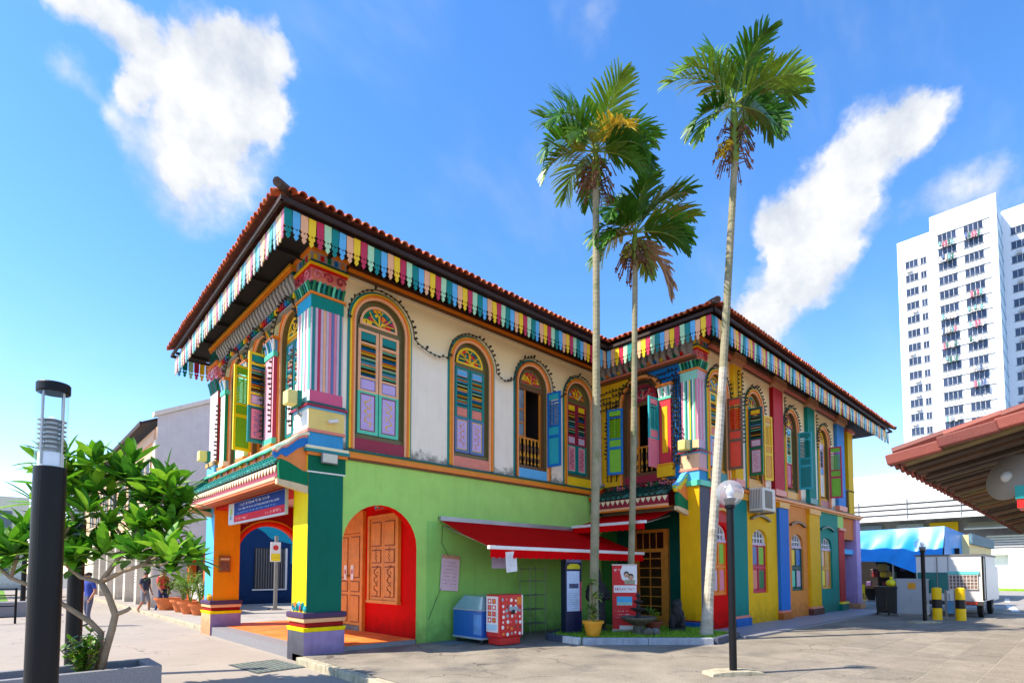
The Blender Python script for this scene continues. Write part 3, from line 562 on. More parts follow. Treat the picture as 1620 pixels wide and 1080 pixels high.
# ------------------------------------------------------------------ upper front (over the porch) and corner pilaster
def stripes(b, x0, x1, y, z0, z1, cols, ax):
    """raised vertical fillets on a pilaster face"""
    n = len(cols); w = (x1 - x0) / n
    for i, c in enumerate(cols):
        a, e = x0 + i * w + .004, x0 + (i + 1) * w - .004
        if ax == 'y': b.box(a, e, y - .012 - .006 * (i % 2), y, z0, z1, g_[c])
        else: b.box(y - .012 - .006 * (i % 2), y, a, e, z0, z1, g_[c])
def capital(b, x0, x1, y0, y1, z0, z1, leafc, scrc, face='xy'):
    """leafy capital: a row of acanthus tongues and scrolls above"""
    zm = z0 + (z1 - z0) * .45; b.box(x0 + .02, x1 - .02, y0 + .02, y1 - .02, z0, z1, g_['tealdark'])
    def row(n, f):
        for i in range(n):
            t = (i + .5) / n
            f(t, i)
    n = max(4, int((x1 - x0) / .09)); m = max(4, int((y1 - y0) / .09))
    for i in range(n):
        x = x0 + (x1 - x0) * (i + .5) / n
        b.tube([(x, y0 + .02, z0), (x, y0 - .01, (z0 + zm) / 2), (x + .012, y0 - .05, zm)], .022, g_[leafc[i % len(leafc)]], 5, .028)
    for i in range(m):
        y = y0 + (y1 - y0) * (i + .5) / m
        b.tube([(x0 + .02, y, z0), (x0 - .01, y, (z0 + zm) / 2), (x0 - .05, y + .01, zm)], .022, g_[leafc[i % len(leafc)]], 5, .028)
    def spiral(cx, cz, r, s_, P3, c):
        pts = [P3(cx + s_ * r * (1 - k / 11) * math.cos(k * .75), cz + r * (1 - k / 11) * math.sin(k * .75)) for k in range(10)]
        b.tube(pts, r * .17, g_[c], 5)
    h = (z1 - zm); k = max(2, int((x1 - x0) / .22))
    for i in range(k): spiral(x0 + (x1 - x0) * (i + .5) / k, zm + h * .5, h * .42, (-1) ** i, lambda a, c: (a, y0 - .035, c), scrc[i % len(scrc)])
    k2 = max(2, int((y1 - y0) / .22))
    for i in range(k2): spiral(y0 + (y1 - y0) * (i + .5) / k2, zm + h * .5, h * .42, (-1) ** i, lambda a, c: (x0 - .035, a, c), scrc[i % len(scrc)])
    b.box2(x0 - .0, x1 + .0, y0 - .0, y1 + .0, zm + .01, z1 - .001, g_['pink'], g_['salmon'], g_['pink'])
def corner_pilaster(x, y, w, d, lab, cols_y, cols_x, block, neck, base_x, base_y, base2, stripe_m):
    p = ob('corner_pilaster', None, house, (x, y, 0)); p['label'] = lab
    b = MB(); b.box2(.0, w + .03, .0, d + .03, 4.021, 4.28, skyb, P('sky_blue2', (64, 150, 196)), skyb); b.box(-.03, w + .06, -.03, d + .06, 4.281, 4.335, g_['salmon']); b.box2(-.01, w + .04, -.01, d + .04, 4.336, 4.72, base_x, base_y, base_y)
    b.box(-.03, w + .06, -.03, d + .06, 4.721, 4.755, g_['sky']); b.box(-.06, w + .09, -.06, d + .09, 4.756, 4.80, g_['maroon']); b.box(-.03, w + .06, -.03, d + .06, 4.801, 4.85, g_['tealdark']); b.obj('pedestal', p)
    b = MB(); b.box(.03, w, .03, d, 4.851, 6.92, stripe_m); b.obj('shaft', p)
    b = MB(); b.box2(.012, w + .01, .012, d + .01, 4.852, 5.08, block[0], block[1], block[1]); b.obj('collar', p); b = MB(); b.box2(.012, w + .01, .012, d + .01, 6.68, 6.921, neck[0], neck[1], neck[1]); b.obj('neck', p)
    b = MB(); stripes(b, .05, w - .02, .03, 5.081, 6.679, cols_y, 'y'); stripes(b, .05, d - .02, .03, 5.081, 6.679, cols_x, 'x'); b.obj('fluting', p)
    b = MB(); b.box(-.02, w + .05, -.02, d + .05, 6.922, 6.965, g_['orange']); b.obj('neck_ring', p); b = MB(); b.box(-.03, w + .06, -.03, d + .06, 7.43, 7.47, g_['red']); b.box(-.05, w + .08, -.05, d + .08, 7.471, 7.52, g_['yellow']); b.box(-.02, w + .05, -.02, d + .05, 7.521, 7.58, g_['tealdark']); b.box(-.01, w + .04, -.01, d + .04, 7.581, 7.74, grey)
    for i, c in enumerate(['yellow', 'red', 'green', 'blue', 'orange']):
        b.box(.03 + i * .14, .10 + i * .14, -.025, -.01, 7.60, 7.70, g_[c])
        if .10 + i * .14 < d: b.box(-.025, -.01, .03 + i * .14, .10 + i * .14, 7.60, 7.70, g_[c])
    b.box(-.06, w + .09, -.06, d + .09, 7.741, 7.80, g_['orange']); b.obj('abacus', p)
    b = MB(); capital(b, .0, w + .03, .0, d + .03, 6.966, 7.429, ['green', 'mint', 'teal'], ['pink', 'crimson', 'maroon']); b.obj('capital', p)
    return p
corner_pilaster(0, 0, .66, .66, 'striped corner pilaster with pink collar and teal neck', ['teal', 'lilac', 'crimson', 'lilac', 'peach', 'lilac', 'pink', 'bluegrey', 'pink', 'lilac', 'teal'], ['mint', 'white', 'pink', 'white', 'mint', 'white', 'pink', 'white'],
    (P('mintwhite', (210, 232, 224)), P('pink2', (216, 96, 128))), (P('blue_neck', (40, 160, 200)), tealp), offw, P('straw', (238, 206, 120)), None, P('lilac_shaft', (214, 184, 200)))
# front upper wall (local x = -Y)
B_W = [(4.72, .96), (3.0, 1.04), (1.30, .98)]
b = MB(); wall_open(b, -6.1, -.69, 4.06, 7.7, [(-c, w, 4.1, 7.05, w / 2) for c, w in B_W], .2, P('front_upper', (196, 176, 120)), g_['olive'], n=18); b.obj('front_upper_wall', house, (.14, 0, 0), -PI / 2)
V1 = dict(up='teal', low='teal', pan='white', panb='pink', mid='white', midb='pink', top='sky', topb='white', frame='ochre', fan='yellow', sill='teal', orn='pink', pal=['white', 'teal', 'sky', 'white', 'red', 'white', 'ochre'])
V2 = dict(up='yellow', low='teal', pan='pink', panb='tealdark', mid='lilac', midb='bluegrey', top='teal', topb='teal', frame='orange', fan='green', sill='orange', orn='bluegrey', n=12)
V2L = dict(V2); V2L.update(up='lemon', low='lemon', pan='lime', slat='lime', plain=True, flip=True)
V3 = dict(V1); V3.update(up='lime', low='green', fan='maroon', frame='maroon', sill='red')
window((.14, 4.72, 4.1), -PI / 2, .96, 2.95, V3, 21)
window((.14, 3.0, 4.1), -PI / 2, 1.04, 2.95, V2, 22, left=84, right=96, lst=V2L, label='front window with lime and yellow shutter leaves swung open')
window((.14, 1.30, 4.1), -PI / 2, .98, 2.95, V1, 23)
def small_pilaster(y0, y1, c, cx, cap_c, out=.0):
    p = ob('pilaster', None, house, (0, 0, 0)); b = MB()
    b.box2(out, .139, y0, y1, 4.5, 6.25, P(*c), P(*cx), P(*c)); b.obj('shaft', p)
    b = MB(); b.box(out - .03, .139, y0 - .03, y1 + .03, 4.08, 4.30, g_[cap_c[0]]); b.box(out - .05, .139, y0 - .05, y1 + .05, 4.301, 4.36, g_['orange']); b.box(out - .02, .139, y0 - .02, y1 + .02, 4.361, 4.499, g_[cap_c[1]]); b.obj('foot', p)
    b = MB(); b.box(out - .02, .139, y0 - .02, y1 + .02, 6.251, 6.36, g_['mint']); b.box(out - .05, .139, y0 - .05, y1 + .05, 6.62, 6.68, g_['orange'])
    n = 5
    b.box(out + .01, .139, y0 + .01, y1 - .01, 6.361, 6.619, g_['sky'])
    for i in range(n):
        y = y0 + (y1 - y0) * (i + .5) / n; b.tube([(out, y, 6.37), (out - .02, y, 6.48), (out - .06, y, 6.6)], .022, g_[('white', 'sky', 'teal')[i % 3]], 5)
    b.tube([(out - .01, y0 + .0, 6.4), (out - .03, y0 - .03, 6.6)], .03, g_['white'], 5); b.obj('capital', p)
    return p
small_pilaster(1.86, 2.36, ('pilpinkx', (236, 170, 180)), ('pilpinky', (198, 66, 92)), ('yellow', 'mint'))
small_pilaster(3.62, 4.10, ('piltealx', (150, 214, 200)), ('piltealy', (30, 140, 120)), ('ochre', 'palegreen'))
small_pilaster(5.26, 5.62, ('pilgreenx', (190, 220, 200)), ('pilgreeny', (20, 120, 80)), ('palegreen', 'cream'))
p = ob('pilaster', None, house); p['label'] = 'red end pilaster of the porch front'
b = MB(); b.box2(-.0, .6, 5.92, 6.62, 4.6, 6.5, P('endpilx', (214, 190, 190)), P('endpily', (178, 40, 44)), dred); b.obj('shaft', p)
b = MB(); b.box(-.03, .62, 5.89, 6.66, 4.04, 4.5, g_['sky']); b.box(-.06, .62, 5.86, 6.7, 4.501, 4.599, g_['ochre']); b.obj('pedestal', p)
b = MB(); capital(b, -.02, .6, 5.90, 6.62, 6.501, 7.2, ['green', 'slate', 'teal'], ['pink', 'lilac']); b.box(-.07, .62, 5.86, 6.7, 7.201, 7.3, g_['orange']); b.box(-.03, .62, 5.88, 6.68, 7.301, 7.7, g_['tealdark']); b.obj('capital', p)
# frieze over the front windows: cornice, consoles, coloured blocks
fz = ob('frieze', None, house)
b = MB(); b.box(.02, .13, .72, 5.9, 7.06, 7.10, g_['grey']); b.box(.05, .13, .72, 5.9, 7.101, 7.24, g_['darkwood']); b.box(-.02, .13, .72, 5.9, 7.241, 7.27, g_['grey']); b.box(.06, .13, .72, 5.9, 7.271, 7.56, grey); b.box(-.08, .13, .72, 6.4, 7.561, 7.61, g_['tealdark']); b.box(-.11, .13, .72, 6.4, 7.611, 7.68, g_['orange']); b.box(-.14, .13, .72, 6.4, 7.681, 7.74, g_['ochre']); b.obj('front_cornice', fz)
b = MB(); b.box(0, .06, 0, .10, .03, .29, grey, 0, 0); b.prism([(0, .29), (-.10, .29), (-.09, .20), (-.03, .10), (0, .03)], 'y', .0, .10, grey); cme = b.mesh('console')
bl = []
for c in ['yellow', 'red', 'blue', 'green', 'orange', 'maroon', 'teal']:
    b = MB(); b.box(-.02, .06, 0, .09, 0, .1, g_[c]); bl.append(b.mesh('frieze_block'))
for i in range(29): ob('console', cme, fz, (.0, .76 + i * .178, 7.265))
for i in range(36): ob('frieze_block', bl[(i * 3) % 7], fz, (.0, .76 + i * .143, 7.12))

# ------------------------------------------------------------------ tiled canopy over the porch front
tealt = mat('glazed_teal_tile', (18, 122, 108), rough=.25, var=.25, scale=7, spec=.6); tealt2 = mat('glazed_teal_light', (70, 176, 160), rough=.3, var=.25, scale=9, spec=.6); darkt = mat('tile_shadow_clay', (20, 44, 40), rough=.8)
def canopy(name, loc, rz, length, dep, zt, zb, lab, cols=(tealt, tealt2), pitch=.15, r=.055, rail=True):
    """local: x along the wall, -y outwards"""
    c = ob(name, None, house, loc, rz); c['label'] = lab
    b = MB(); n = int(length / pitch); sl_ = Vector((0, -dep, zb - zt)); nrm = Vector((0, -(zt - zb), dep)).normalized()
    if nrm.z < 0: nrm = -nrm
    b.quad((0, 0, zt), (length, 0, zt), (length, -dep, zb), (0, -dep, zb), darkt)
    for i in range(n):
        x = (i + .5) * length / n
        for k in range(3):
            p0 = Vector((x, 0, zt)) + sl_ * (k / 3) + nrm * (.012 + .006 * 0); p1 = Vector((x, 0, zt)) + sl_ * ((k + 1) / 3 + .03) + nrm * .022
            ra, rb = r * .86, r * 1.08; v = []
            for pp, rr in ((p0, ra), (p1, rb)):
                for j in range(6):
                    a = PI * j / 5; v.append(pp + Vector((rr * math.cos(a), 0, 0)) + nrm * (rr * math.sin(a)))
            b.add(v, [(j, j + 1, j + 7, j + 6) for j in range(5)], cols[0] if k < 2 else cols[(i + 1) % 2 if i % 3 == 0 else 0])
        e = Vector((x, -dep, zb)) + sl_ * .03 + nrm * .02
        b.add([e + Vector((r * 1.08 * math.cos(PI * j / 5), 0, 0)) + nrm * (r * 1.08 * math.sin(PI * j / 5)) for j in range(6)], [(0, 1, 2, 3, 4, 5)], cols[1])
    stuff(b.obj('tile_rows', c, fix=False))
    b = MB(); n2 = int(length / .16)
    for i in range(n2):
        x = (i + .5) * length / n2; b.prism([(x - .07, zb - .03), (x + .07, zb - .03), (x + .045, zb - .09), (x, zb - .16), (x - .045, zb - .09)], 'y', -dep - .01, -dep + .012, g_['cream'])
    stuff(b.obj('drip_tiles', c))
    b = MB(); b.box(0, length, -dep + .014, -dep + .04, zb - .24, zb - .012, g_['maroon']); b.box(0, length, -dep - .03, -dep + .04, zb - .30, zb - .241, g_['peach']); b.box(0, length, -dep - .01, -dep + .03, zb - .34, zb - .301, g_['orange']); b.obj('fascia', c)
    b = MB(); b.prism([(-dep + .03, zb - .341), (-dep + .03, zb - .30), (0, zb - .22), (0, zb - .26)], 'x', 0, length, mat('soffit_timber', (176, 92, 30), rough=.6, var=.2, scale=4)); b.obj('soffit', c)
    if rail:
        b = MB(); b.box(0, length, -.10, 0, zt - .02, zt + .10, g_['orange']); b.box(0, length, -.14, .0, zt + .101, zt + .16, g_['palegreen']); b.box(0, length, -.12, 0, zt + .161, zt + .19, g_['cream'])
        for i in range(int(length / .5)): b.ball((.25 + i * .5, -.12, zt + .05), .05, g_[('pink', 'yellow', 'teal', 'crimson')[i % 4]], 6, 4, (1.6, .5, .8))
        b.tube([(x_ * length, -.17, zt + .10 + .01 * math.sin(x_ * 40)) for x_ in [i / 20 for i in range(21)]], .035, g_['mint'], 6); b.obj('ridge_moulding', c)
    return c
canopy('porch_canopy', (.0, 6.25, 0), -PI / 2, 6.12, .52, 4.04, 3.62, 'green glazed tile canopy above the porch sign')
def scroll_end(parent_loc, rz, s, lab, pal):
    """curled gable end of a canopy, local: x = outwards is -x, y thickness"""
    e = ob('scroll_gable', None, house, parent_loc, rz); e['label'] = lab
    top = [(0, 4.26), (-.10, 4.25), (-.20, 4.20), (-.30, 4.11), (-.40, 4.02), (-.50, 3.95), (-.60, 3.90), (-.64, 3.86)]
    offs = [0, .055, .10, .15, .27]
    cols = [g_[c] for c in pal]
    for k in range(4):
        b = MB(); A = [(x, z - offs[k] * (1.0 if x > -.5 else .6)) for x, z in top]; B2 = [(x + (.06 if x < -.5 else 0), z - offs[k + 1] * (1.0 if x > -.5 else .6)) for x, z in top]
        t = (.09 if k == 0 else .07 - .008 * k)
        for i in range(len(A) - 1): b.prism([A[i], A[i + 1], B2[i + 1], B2[i]], 'y', -t, t * .6, cols[k])
        b.obj('scroll_band', e)
    b = MB(); low = [(x + (.06 if x < -.5 else 0), z - .27 * (1.0 if x > -.5 else .6)) for x, z in top]
    b.prism(low + [(-.50, 3.70), (-.36, 3.66), (-.2, 3.58), (-.1, 3.53), (0, 3.52)], 'y', -.03, .03, P('scroll_orange', (236, 138, 72))); b.obj('scroll_field', e)
    b = MB(); b.prism([(-.50, 3.70), (-.36, 3.66), (-.2, 3.58), (-.1, 3.53), (0, 3.52), (0, 3.26), (-.25, 3.30), (-.52, 3.34), (-.54, 3.6)], 'y', -.05, .03, P('scroll_green', (10, 116, 74))); b.obj('scroll_body', e)
    b = MB(); b.prism([(0, 3.255), (-.25, 3.295), (-.56, 3.335), (-.56, 3.24), (-.25, 3.17), (0, 3.12)], 'y', -.06, .04, P('scroll_base', (226, 196, 150))); b.obj('scroll_base', e)
    return e
scroll_end((.02, .08, 0), 0, 1, 'curled gable end with blue and orange bands beside the yellow pillar', ('cream', 'salmon', 'blue', 'blue'))
scroll_end((.02, 6.32, 0), 0, 1, 'far curled gable end of the porch canopy', ('grey', 'cream', 'teal', 'teal'))

# ------------------------------------------------------------------ eaves: roof tiles, fascia, valance boards
clay = [mat('clay_tile_%d' % i, c, rough=.75, var=.35, scale=9, bump=.3, bscale=30, dirt=((84, 54, 42), 6, .6, .7)) for i, c in enumerate([(214, 110, 60), (200, 92, 50), (224, 130, 78), (176, 82, 52)])]
def tile_mesh(m):
    b = MB(); r0, r1, L_, t = .078, .066, .42, .014; n = 7; v = []
    for (y, ro) in ((0, r0), (L_, r1)):
        for rr in (ro, ro - t):
            for j in range(n + 1):
                a = PI * j / n; v.append((rr * math.cos(a), y, rr * math.sin(a)))
    k = n + 1; f = []
    for j in range(n): f += [(j, j + 1, j + 1 + 2 * k, j + 2 * k), (j + k, j + 1 + k, j + 1 + 3 * k, j + 3 * k), (j, j + 1, j + 1 + k, j + k)]
    b.add(v, f, m); return b.mesh('roof_tile', True)
tile_me = [tile_mesh(m) for m in clay]
for me in tile_me:
    for p in me.polygons: p.use_smooth = False
PITCH_R = R(23)
roof = ob('roof', None, house); random.seed(21)
fieldb = MB(); pan = mat('pan_tile_dark', (120, 58, 36), rough=.85, var=.35, scale=8, dirt=((50, 40, 36), 5, .5, .8))
def eave(E0, E1, nin, z, halfdep, tiles_to=1.0, tiles_from=0.0, hip0=True, hip1=True, pitch=.165):
    """row of barrel tiles along an eave with the roof slope behind; E0->E1 horizontal, nin points into the roof"""
    E0, E1, nin = Vector((*E0, z)), Vector((*E1, z)), Vector((*nin, 0)).normalized(); e = (E1 - E0); Lt = e.length; e.normalize()
    up = nin * math.cos(PITCH_R) + Vector((0, 0, math.sin(PITCH_R))); nrm = (-nin * math.sin(PITCH_R) + Vector((0, 0, math.cos(PITCH_R))))
    n = int(Lt / pitch)
    rot = Matrix((e, up, e.cross(up))).transposed()
    if (e.cross(up)).z < 0: rot = Matrix((-e, up, (-e).cross(up))).transposed()
    for i in range(n):
        t = (i + .5) * Lt / n; p = E0 + e * t
        run = min(halfdep, (t if hip0 else 99), (Lt - t if hip1 else 99))
        if tiles_from <= t / Lt <= tiles_to and run > .14:
            o = ob('roof_tile', random.choice(tile_me), roof, p + nrm * (.02 + random.uniform(-.006, .01)) - up * random.uniform(-.01, .02))
            o.rotation_euler = (rot @ Matrix.Rotation(random.uniform(-.04, .04), 3, 'Z')).to_euler()
        Ls = run / math.cos(PITCH_R)
        if Ls > .3:
            a = p + up * .3 + nrm * .03; c = p + up * Ls + nrm * .03; v = []
            for q in (a, c):
                for j in range(5): th = PI * j / 4; v.append(q + e * (.07 * math.cos(th)) + nrm * (.07 * math.sin(th)))
            fieldb.add(v, [(j, j + 1, j + 6, j + 5) for j in range(4)], clay[i % 4])
            w2 = pitch / 2; q0 = p + nrm * .012; 
            fieldb.quad(q0 - e * w2, q0 + e * w2, q0 + e * w2 + up * Ls, q0 - e * w2 + up * Ls, pan)
ZE = 7.97
MA, MBk, MC, MD = (-1.0, -1.0), (-.80, 8.2), (13.0, 8.2), (13.0, -1.0)
eave((-1.0, -1.0), (13.0, -1.0), (0, 1), ZE, 4.6, tiles_to=9.0 / 14)
eave((-.80, 8.2), (-1.0, -1.0), (1, .0), ZE, 7)
eave((13, 8.2), (-.8, 8.2), (0, -1), ZE, 4.6, tiles_to=-1)
eave((7.95, 5.0), (7.95, -4.12), (1, 0), ZE, 4.56, tiles_from=5.95 / 9.12)
eave((7.95, -4.12), (24.7, -4.12), (0, 1), ZE, 4.56)
eave((24.7, -4.12), (24.7, 5.0), (-1, 0), ZE, 4.56, tiles_to=-1)
eave((24.7, 5.0), (7.95, 5.0), (0, -1), ZE, 4.56, tiles_to=-1)
stuff(fieldb.obj('tile_field', roof, fix=False))
# hip ridges with cement bedding
hipm = mat('ridge_cement', (84, 66, 56), rough=.9, var=.35, scale=8, bump=.6, bscale=25)
for (x, y), (dx, dy), l in (((-1.0, -1.0), (1, 1), 4.6), ((7.95, -4.12), (1, 1), 4.5), ((24.7, -4.12), (-1, 1), 4.5)):
    p0 = Vector((x - .02 * dx, y - .02 * dy, ZE + .06)); p1 = Vector((x + dx * l, y + dy * l, ZE + .10 + l * math.tan(PITCH_R)))
    b = MB(); k = 14
    b.tube([p0 + (p1 - p0) * (i / k) + Vector((0, 0, .015 * math.sin(i * 2.1))) for i in range(k + 1)], .08, hipm, 8, .09); b.obj('hip_ridge', roof)
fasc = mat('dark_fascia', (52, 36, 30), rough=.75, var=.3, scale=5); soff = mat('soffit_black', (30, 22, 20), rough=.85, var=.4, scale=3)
VAL = {}
def board_mesh(c, g_=g_):
    b = MB(); w, h = .128, .5
    prof = [(0, 0), (0, -.275), (.032, -.305), (.004, -.34), (.018, -.385), (.046, -.40), (.022, -.435), (.042, -.475), (w / 2, -.5)]
    L_ = prof + [(w / 2, -.335), (.044, -.315), (.040, -.285), (.05, -.298), (w / 2, -.306), (w / 2, 0)]
    Rr = [(w - x, z) for x, z in L_]
    b.prism(L_, 'y', 0, .02, g_[c]); b.prism(Rr, 'y', 0, .02, g_[c])
    return b.mesh('valance_board')
PALE = {'teal': (96, 176, 172), 'sky': (150, 190, 212), 'peach': (226, 186, 164), 'yellow': (232, 210, 150), 'crimson': (206, 128, 148), 'palegreen': (196, 216, 196)}
VC = ['teal', 'sky', 'peach', 'yellow', 'crimson', 'palegreen']
vme = [board_mesh(c) for c in VC]; vpale = [board_mesh(c, {k: G('faded_' + k, v) for k, v in PALE.items()}) for c in VC]
val = ob('valance', None, house)
def valance(P0, P1, z, rz, off=0, vme=vme):
    P0, P1 = Vector(P0), Vector(P1); d = P1 - P0; n = int(d.length / .139); 
    for i in range(n):
        p = P0 + d * (i / n); ob('valance_board', vme[(i + off) % 6], val, (p.x, p.y, z + random.uniform(-.012, .008)), rot=(random.uniform(-.04, .04), random.uniform(-.022, .022), math.atan2(d.y, d.x)))
valance((-.82, -.82), (8.06, -.82), 7.80, 0)
valance((-.60, 8.0), (-.82, -.80), 7.80, 0, 2, vpale)
valance((8.06, -.84), (8.06, -3.92), 7.80, 0, 1)
valance((8.08, -3.93), (24.45, -3.93), 7.80, 0, 0)
valance((.6, 7.95), (-.58, 7.99), 7.80, 0, 0)
b = MB()
def fas(p0, p1, z0, z1, t=.05):
    a, c = Vector((*p0, 0)), Vector((*p1, 0)); d = (c - a).normalized(); n = Vector((-d.y, d.x, 0)) * t; b.add([a + Vector((0, 0, z0)), c + Vector((0, 0, z0)), c + n + Vector((0, 0, z0)), a + n + Vector((0, 0, z0)), a + Vector((0, 0, z1)), c + Vector((0, 0, z1)), c + n + Vector((0, 0, z1)), a + n + Vector((0, 0, z1))], [(0, 3, 2, 1), (4, 5, 6, 7), (0, 1, 5, 4), (1, 2, 6, 5), (2, 3, 7, 6), (3, 0, 4, 7)], fasc)
for p0, p1 in (((-.93, -.93), (8.0, -.93)), ((-.70, 8.1), (-.93, -.95)), ((8.0, -.95), (8.0, -4.03)), ((8.0, -4.04), (24.6, -4.04)), ((24.6, -4.0), (24.6, 5)), ((.62, 8.1), (-.7, 8.1))): fas(p0, p1, 7.835, 7.915)
b.obj('fascia', roof)
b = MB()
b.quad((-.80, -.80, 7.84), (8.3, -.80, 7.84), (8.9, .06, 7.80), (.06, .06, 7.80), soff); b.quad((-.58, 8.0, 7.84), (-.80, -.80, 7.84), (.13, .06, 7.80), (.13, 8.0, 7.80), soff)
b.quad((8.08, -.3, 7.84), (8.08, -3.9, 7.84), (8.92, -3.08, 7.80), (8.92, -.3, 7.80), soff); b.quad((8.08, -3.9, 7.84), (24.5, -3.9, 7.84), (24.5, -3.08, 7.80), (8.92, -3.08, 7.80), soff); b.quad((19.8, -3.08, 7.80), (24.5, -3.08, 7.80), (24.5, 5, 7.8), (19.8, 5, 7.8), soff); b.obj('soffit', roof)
b = MB(); raf = mat('rafter_timber', (34, 27, 24), rough=.8, var=.3)
for i in range(6): b.box(-.7, .12, .4 + i * 1.4, .44 + i * 1.4, 7.73, 7.80, raf)
for i in range(15): b.box(.3 + i * .56, .36 + i * .56, -.78, .06, 7.70, 7.80, raf)
stuff(b.obj('rafters', roof))
# ------------------------------------------------------------------ wing: short front (faces the porch side) at X = 8.9
must = P('mustard', (232, 178, 30)); azure = P('azure', (24, 116, 190))
b = MB(); wall_open(b, -.1, 2.59, 4.06, 7.2, [(1.40, 1.16, 4.1, 7.03, .58)], .2, must, g_['brown'], n=18, m2=azure); b.obj('wing_front_wall', house, (8.9, 0, 0), -PI / 2)
C1 = dict(up='blue', low='blue', pan='palegreen', slat='lime', frame='brown', fan='maroon', sill='maroon', plain=True, flip=True, b0='brown', b1='orange', b2='peach', b3='ochre', fpal=['crimson', 'maroon', 'teal', 'red'], vein='salmon')
C1['pan'] = 'lime'
C1R = dict(C1); C1R.update(up='aqua', low='pink', pan='pink', slat='aqua', plain=True, flip=False)
window((8.9, -1.40, 4.1), -PI / 2, 1.16, 2.93, C1, 31, left=164, right=88, rst=C1R, label='dark open window with lime shutter in blue frame under red arch')
p = ob('pilaster', None, house); p['label'] = 'narrow red pilaster with a yellow inset panel'
b = MB(); b.box(8.80, 8.899, -2.36, -2.02, 4.55, 6.30, rose); b.obj('shaft', p)
b = MB(); b.box(8.785, 8.80, -2.27, -2.11, 4.85, 6.1, must); b.obj('inset', p)
b = MB(); b.box(8.74, 8.899, -2.42, -1.96, 4.2, 4.5, must); b.box(8.72, 8.899, -2.44, -1.94, 4.501, 4.549, g_['ochre']); b.obj('pedestal', p)
b = MB(); b.box(8.78, 8.899, -2.38, -2.0, 6.301, 6.36, g_['mint']); b.box(8.79, 8.899, -2.37, -2.01, 6.361, 6.66, g_['white'])
for i in range(4): b.tube([(8.79, -2.33 + i * .095, 6.38), (8.76, -2.33 + i * .095, 6.5), (8.73, -2.33 + i * .095, 6.62)], .025, g_[('teal', 'white', 'mint', 'white')[i]], 5)
b.box(8.73, 8.899, -2.43, -1.95, 6.661, 6.72, g_['orange']); b.obj('capital', p)
corner_pilaster(8.9, -3.1, .5, .5, 'striped lilac corner pilaster of the wing with white and green capital', ['pink', 'lilac', 'pink', 'lilac', 'white', 'lilac'], ['pink', 'mint', 'white', 'teal', 'lemon', 'white', 'teal', 'mint', 'white', 'pink'],
    (P('peach_block', (238, 190, 140)), P('lilac_block', (206, 178, 192))), (P('mint_neck', (150, 214, 190)), P('lilac_neck', (206, 178, 192))), P('peach_base', (242, 190, 150)), P('pink_base', (214, 170, 170)), None, P('lilac_shaft2', (210, 180, 196)))
fz = ob('frieze', None, house)
b = MB(); b.box(8.78, 8.9, -3.1, .0, 7.201, 7.26, g_['brown']); b.box(8.72, 8.9, -3.0, .0, 7.261, 7.30, g_['salmon']); b.box(8.84, 8.9, -3.0, 0, 7.301, 7.62, grey); b.box(8.66, 8.9, -3.0, 0, 7.621, 7.68, g_['grey']); b.box(8.6, 8.9, -3.0, 0, 7.681, 7.76, P('stone_pink', (176, 150, 140))); b.obj('wing_cornice', fz)
b = MB(); b.prism([(0, .30), (-.13, .30), (-.12, .18), (-.04, .08), (0, 0)], 'y', 0, .11, grey); cm2 = b.mesh('console')
for i in range(14): ob('console', cm2, fz, (8.84, -2.85 + i * .2, 7.31)); ob('frieze_block', bl[(i * 2 + 1) % 7], fz, (8.80, -2.76 + i * .2, 7.36))
b = MB(); b.box2(8.90, 9.44, -3.1, -2.52, .40, 3.88, ochre, slate, ochre); b.box2(8.87, 9.47, -3.13, -2.5, .0, .38, blue, P('blue_plinth_y', (66, 66, 80)), blue); b.box(8.885, 9.455, -3.115, -2.51, .381, .42, g_['maroon']); p = ob('pillar', None, house); p['label'] = 'ochre pillar with blue plinth at the corner of the wing'; b.obj('shaft', p)
b = MB(); b.box(8.84, 9.5, -3.16, -2.46, 3.881, 4.02, g_['mint']); b.obj('pillar_head', p)
# recessed entrance
b = MB(); b.quad((9.6, .0, .1), (9.6, -2.6, .1), (9.6, -2.6, 3.5), (9.6, .0, 3.5), P('recess_green', (8, 84, 70))); b.quad((8.9, -.01, .1), (9.6, -.01, .1), (9.6, -.01, 3.5), (8.9, -.01, 3.5), P('recess_side', (60, 130, 60))); b.quad((8.9, 0, 3.45), (8.9, -2.6, 3.45), (9.6, -2.6, 3.45), (9.6, 0, 3.45), P('recess_ceiling', (120, 110, 100))); b.quad((8.9, .05, 3.44), (8.9, -2.515, 3.44), (8.9, -2.515, 4.06), (8.9, .05, 4.06), P('wing_red_panel', (176, 34, 40))); b.obj('entrance_recess', house)
d = ob('side_door', None, house, (9.6, 0, .13), -PI / 2); d['label'] = 'orange side door with glazed bars beside the dark green wall'
b = MB(); b.box(.62, .74, -.09, 0, 0, 2.75, woodm); b.box(1.66, 1.80, -.09, 0, 0, 2.75, woodm); b.box(.74, 1.66, -.09, 0, 2.66, 2.75, woodm); b.box(.74, 1.66, -.08, 0, 2.1, 2.2, woodm); b.obj('frame', d)
b = MB(); b.box(.741, .84, -.06, -.01, 0, 2.099, woodm); b.box(1.56, 1.659, -.06, -.01, 0, 2.099, woodm); b.box(.84, 1.56, -.06, -.01, 0, .3, woodm)
for i in range(6): b.box(.84, 1.56, -.05, -.02, .55 + i * .27, .58 + i * .27, woodm)
b.box(1.18, 1.21, -.048, -.022, .3, 2.09, woodm); b.obj('door_leaf', d)
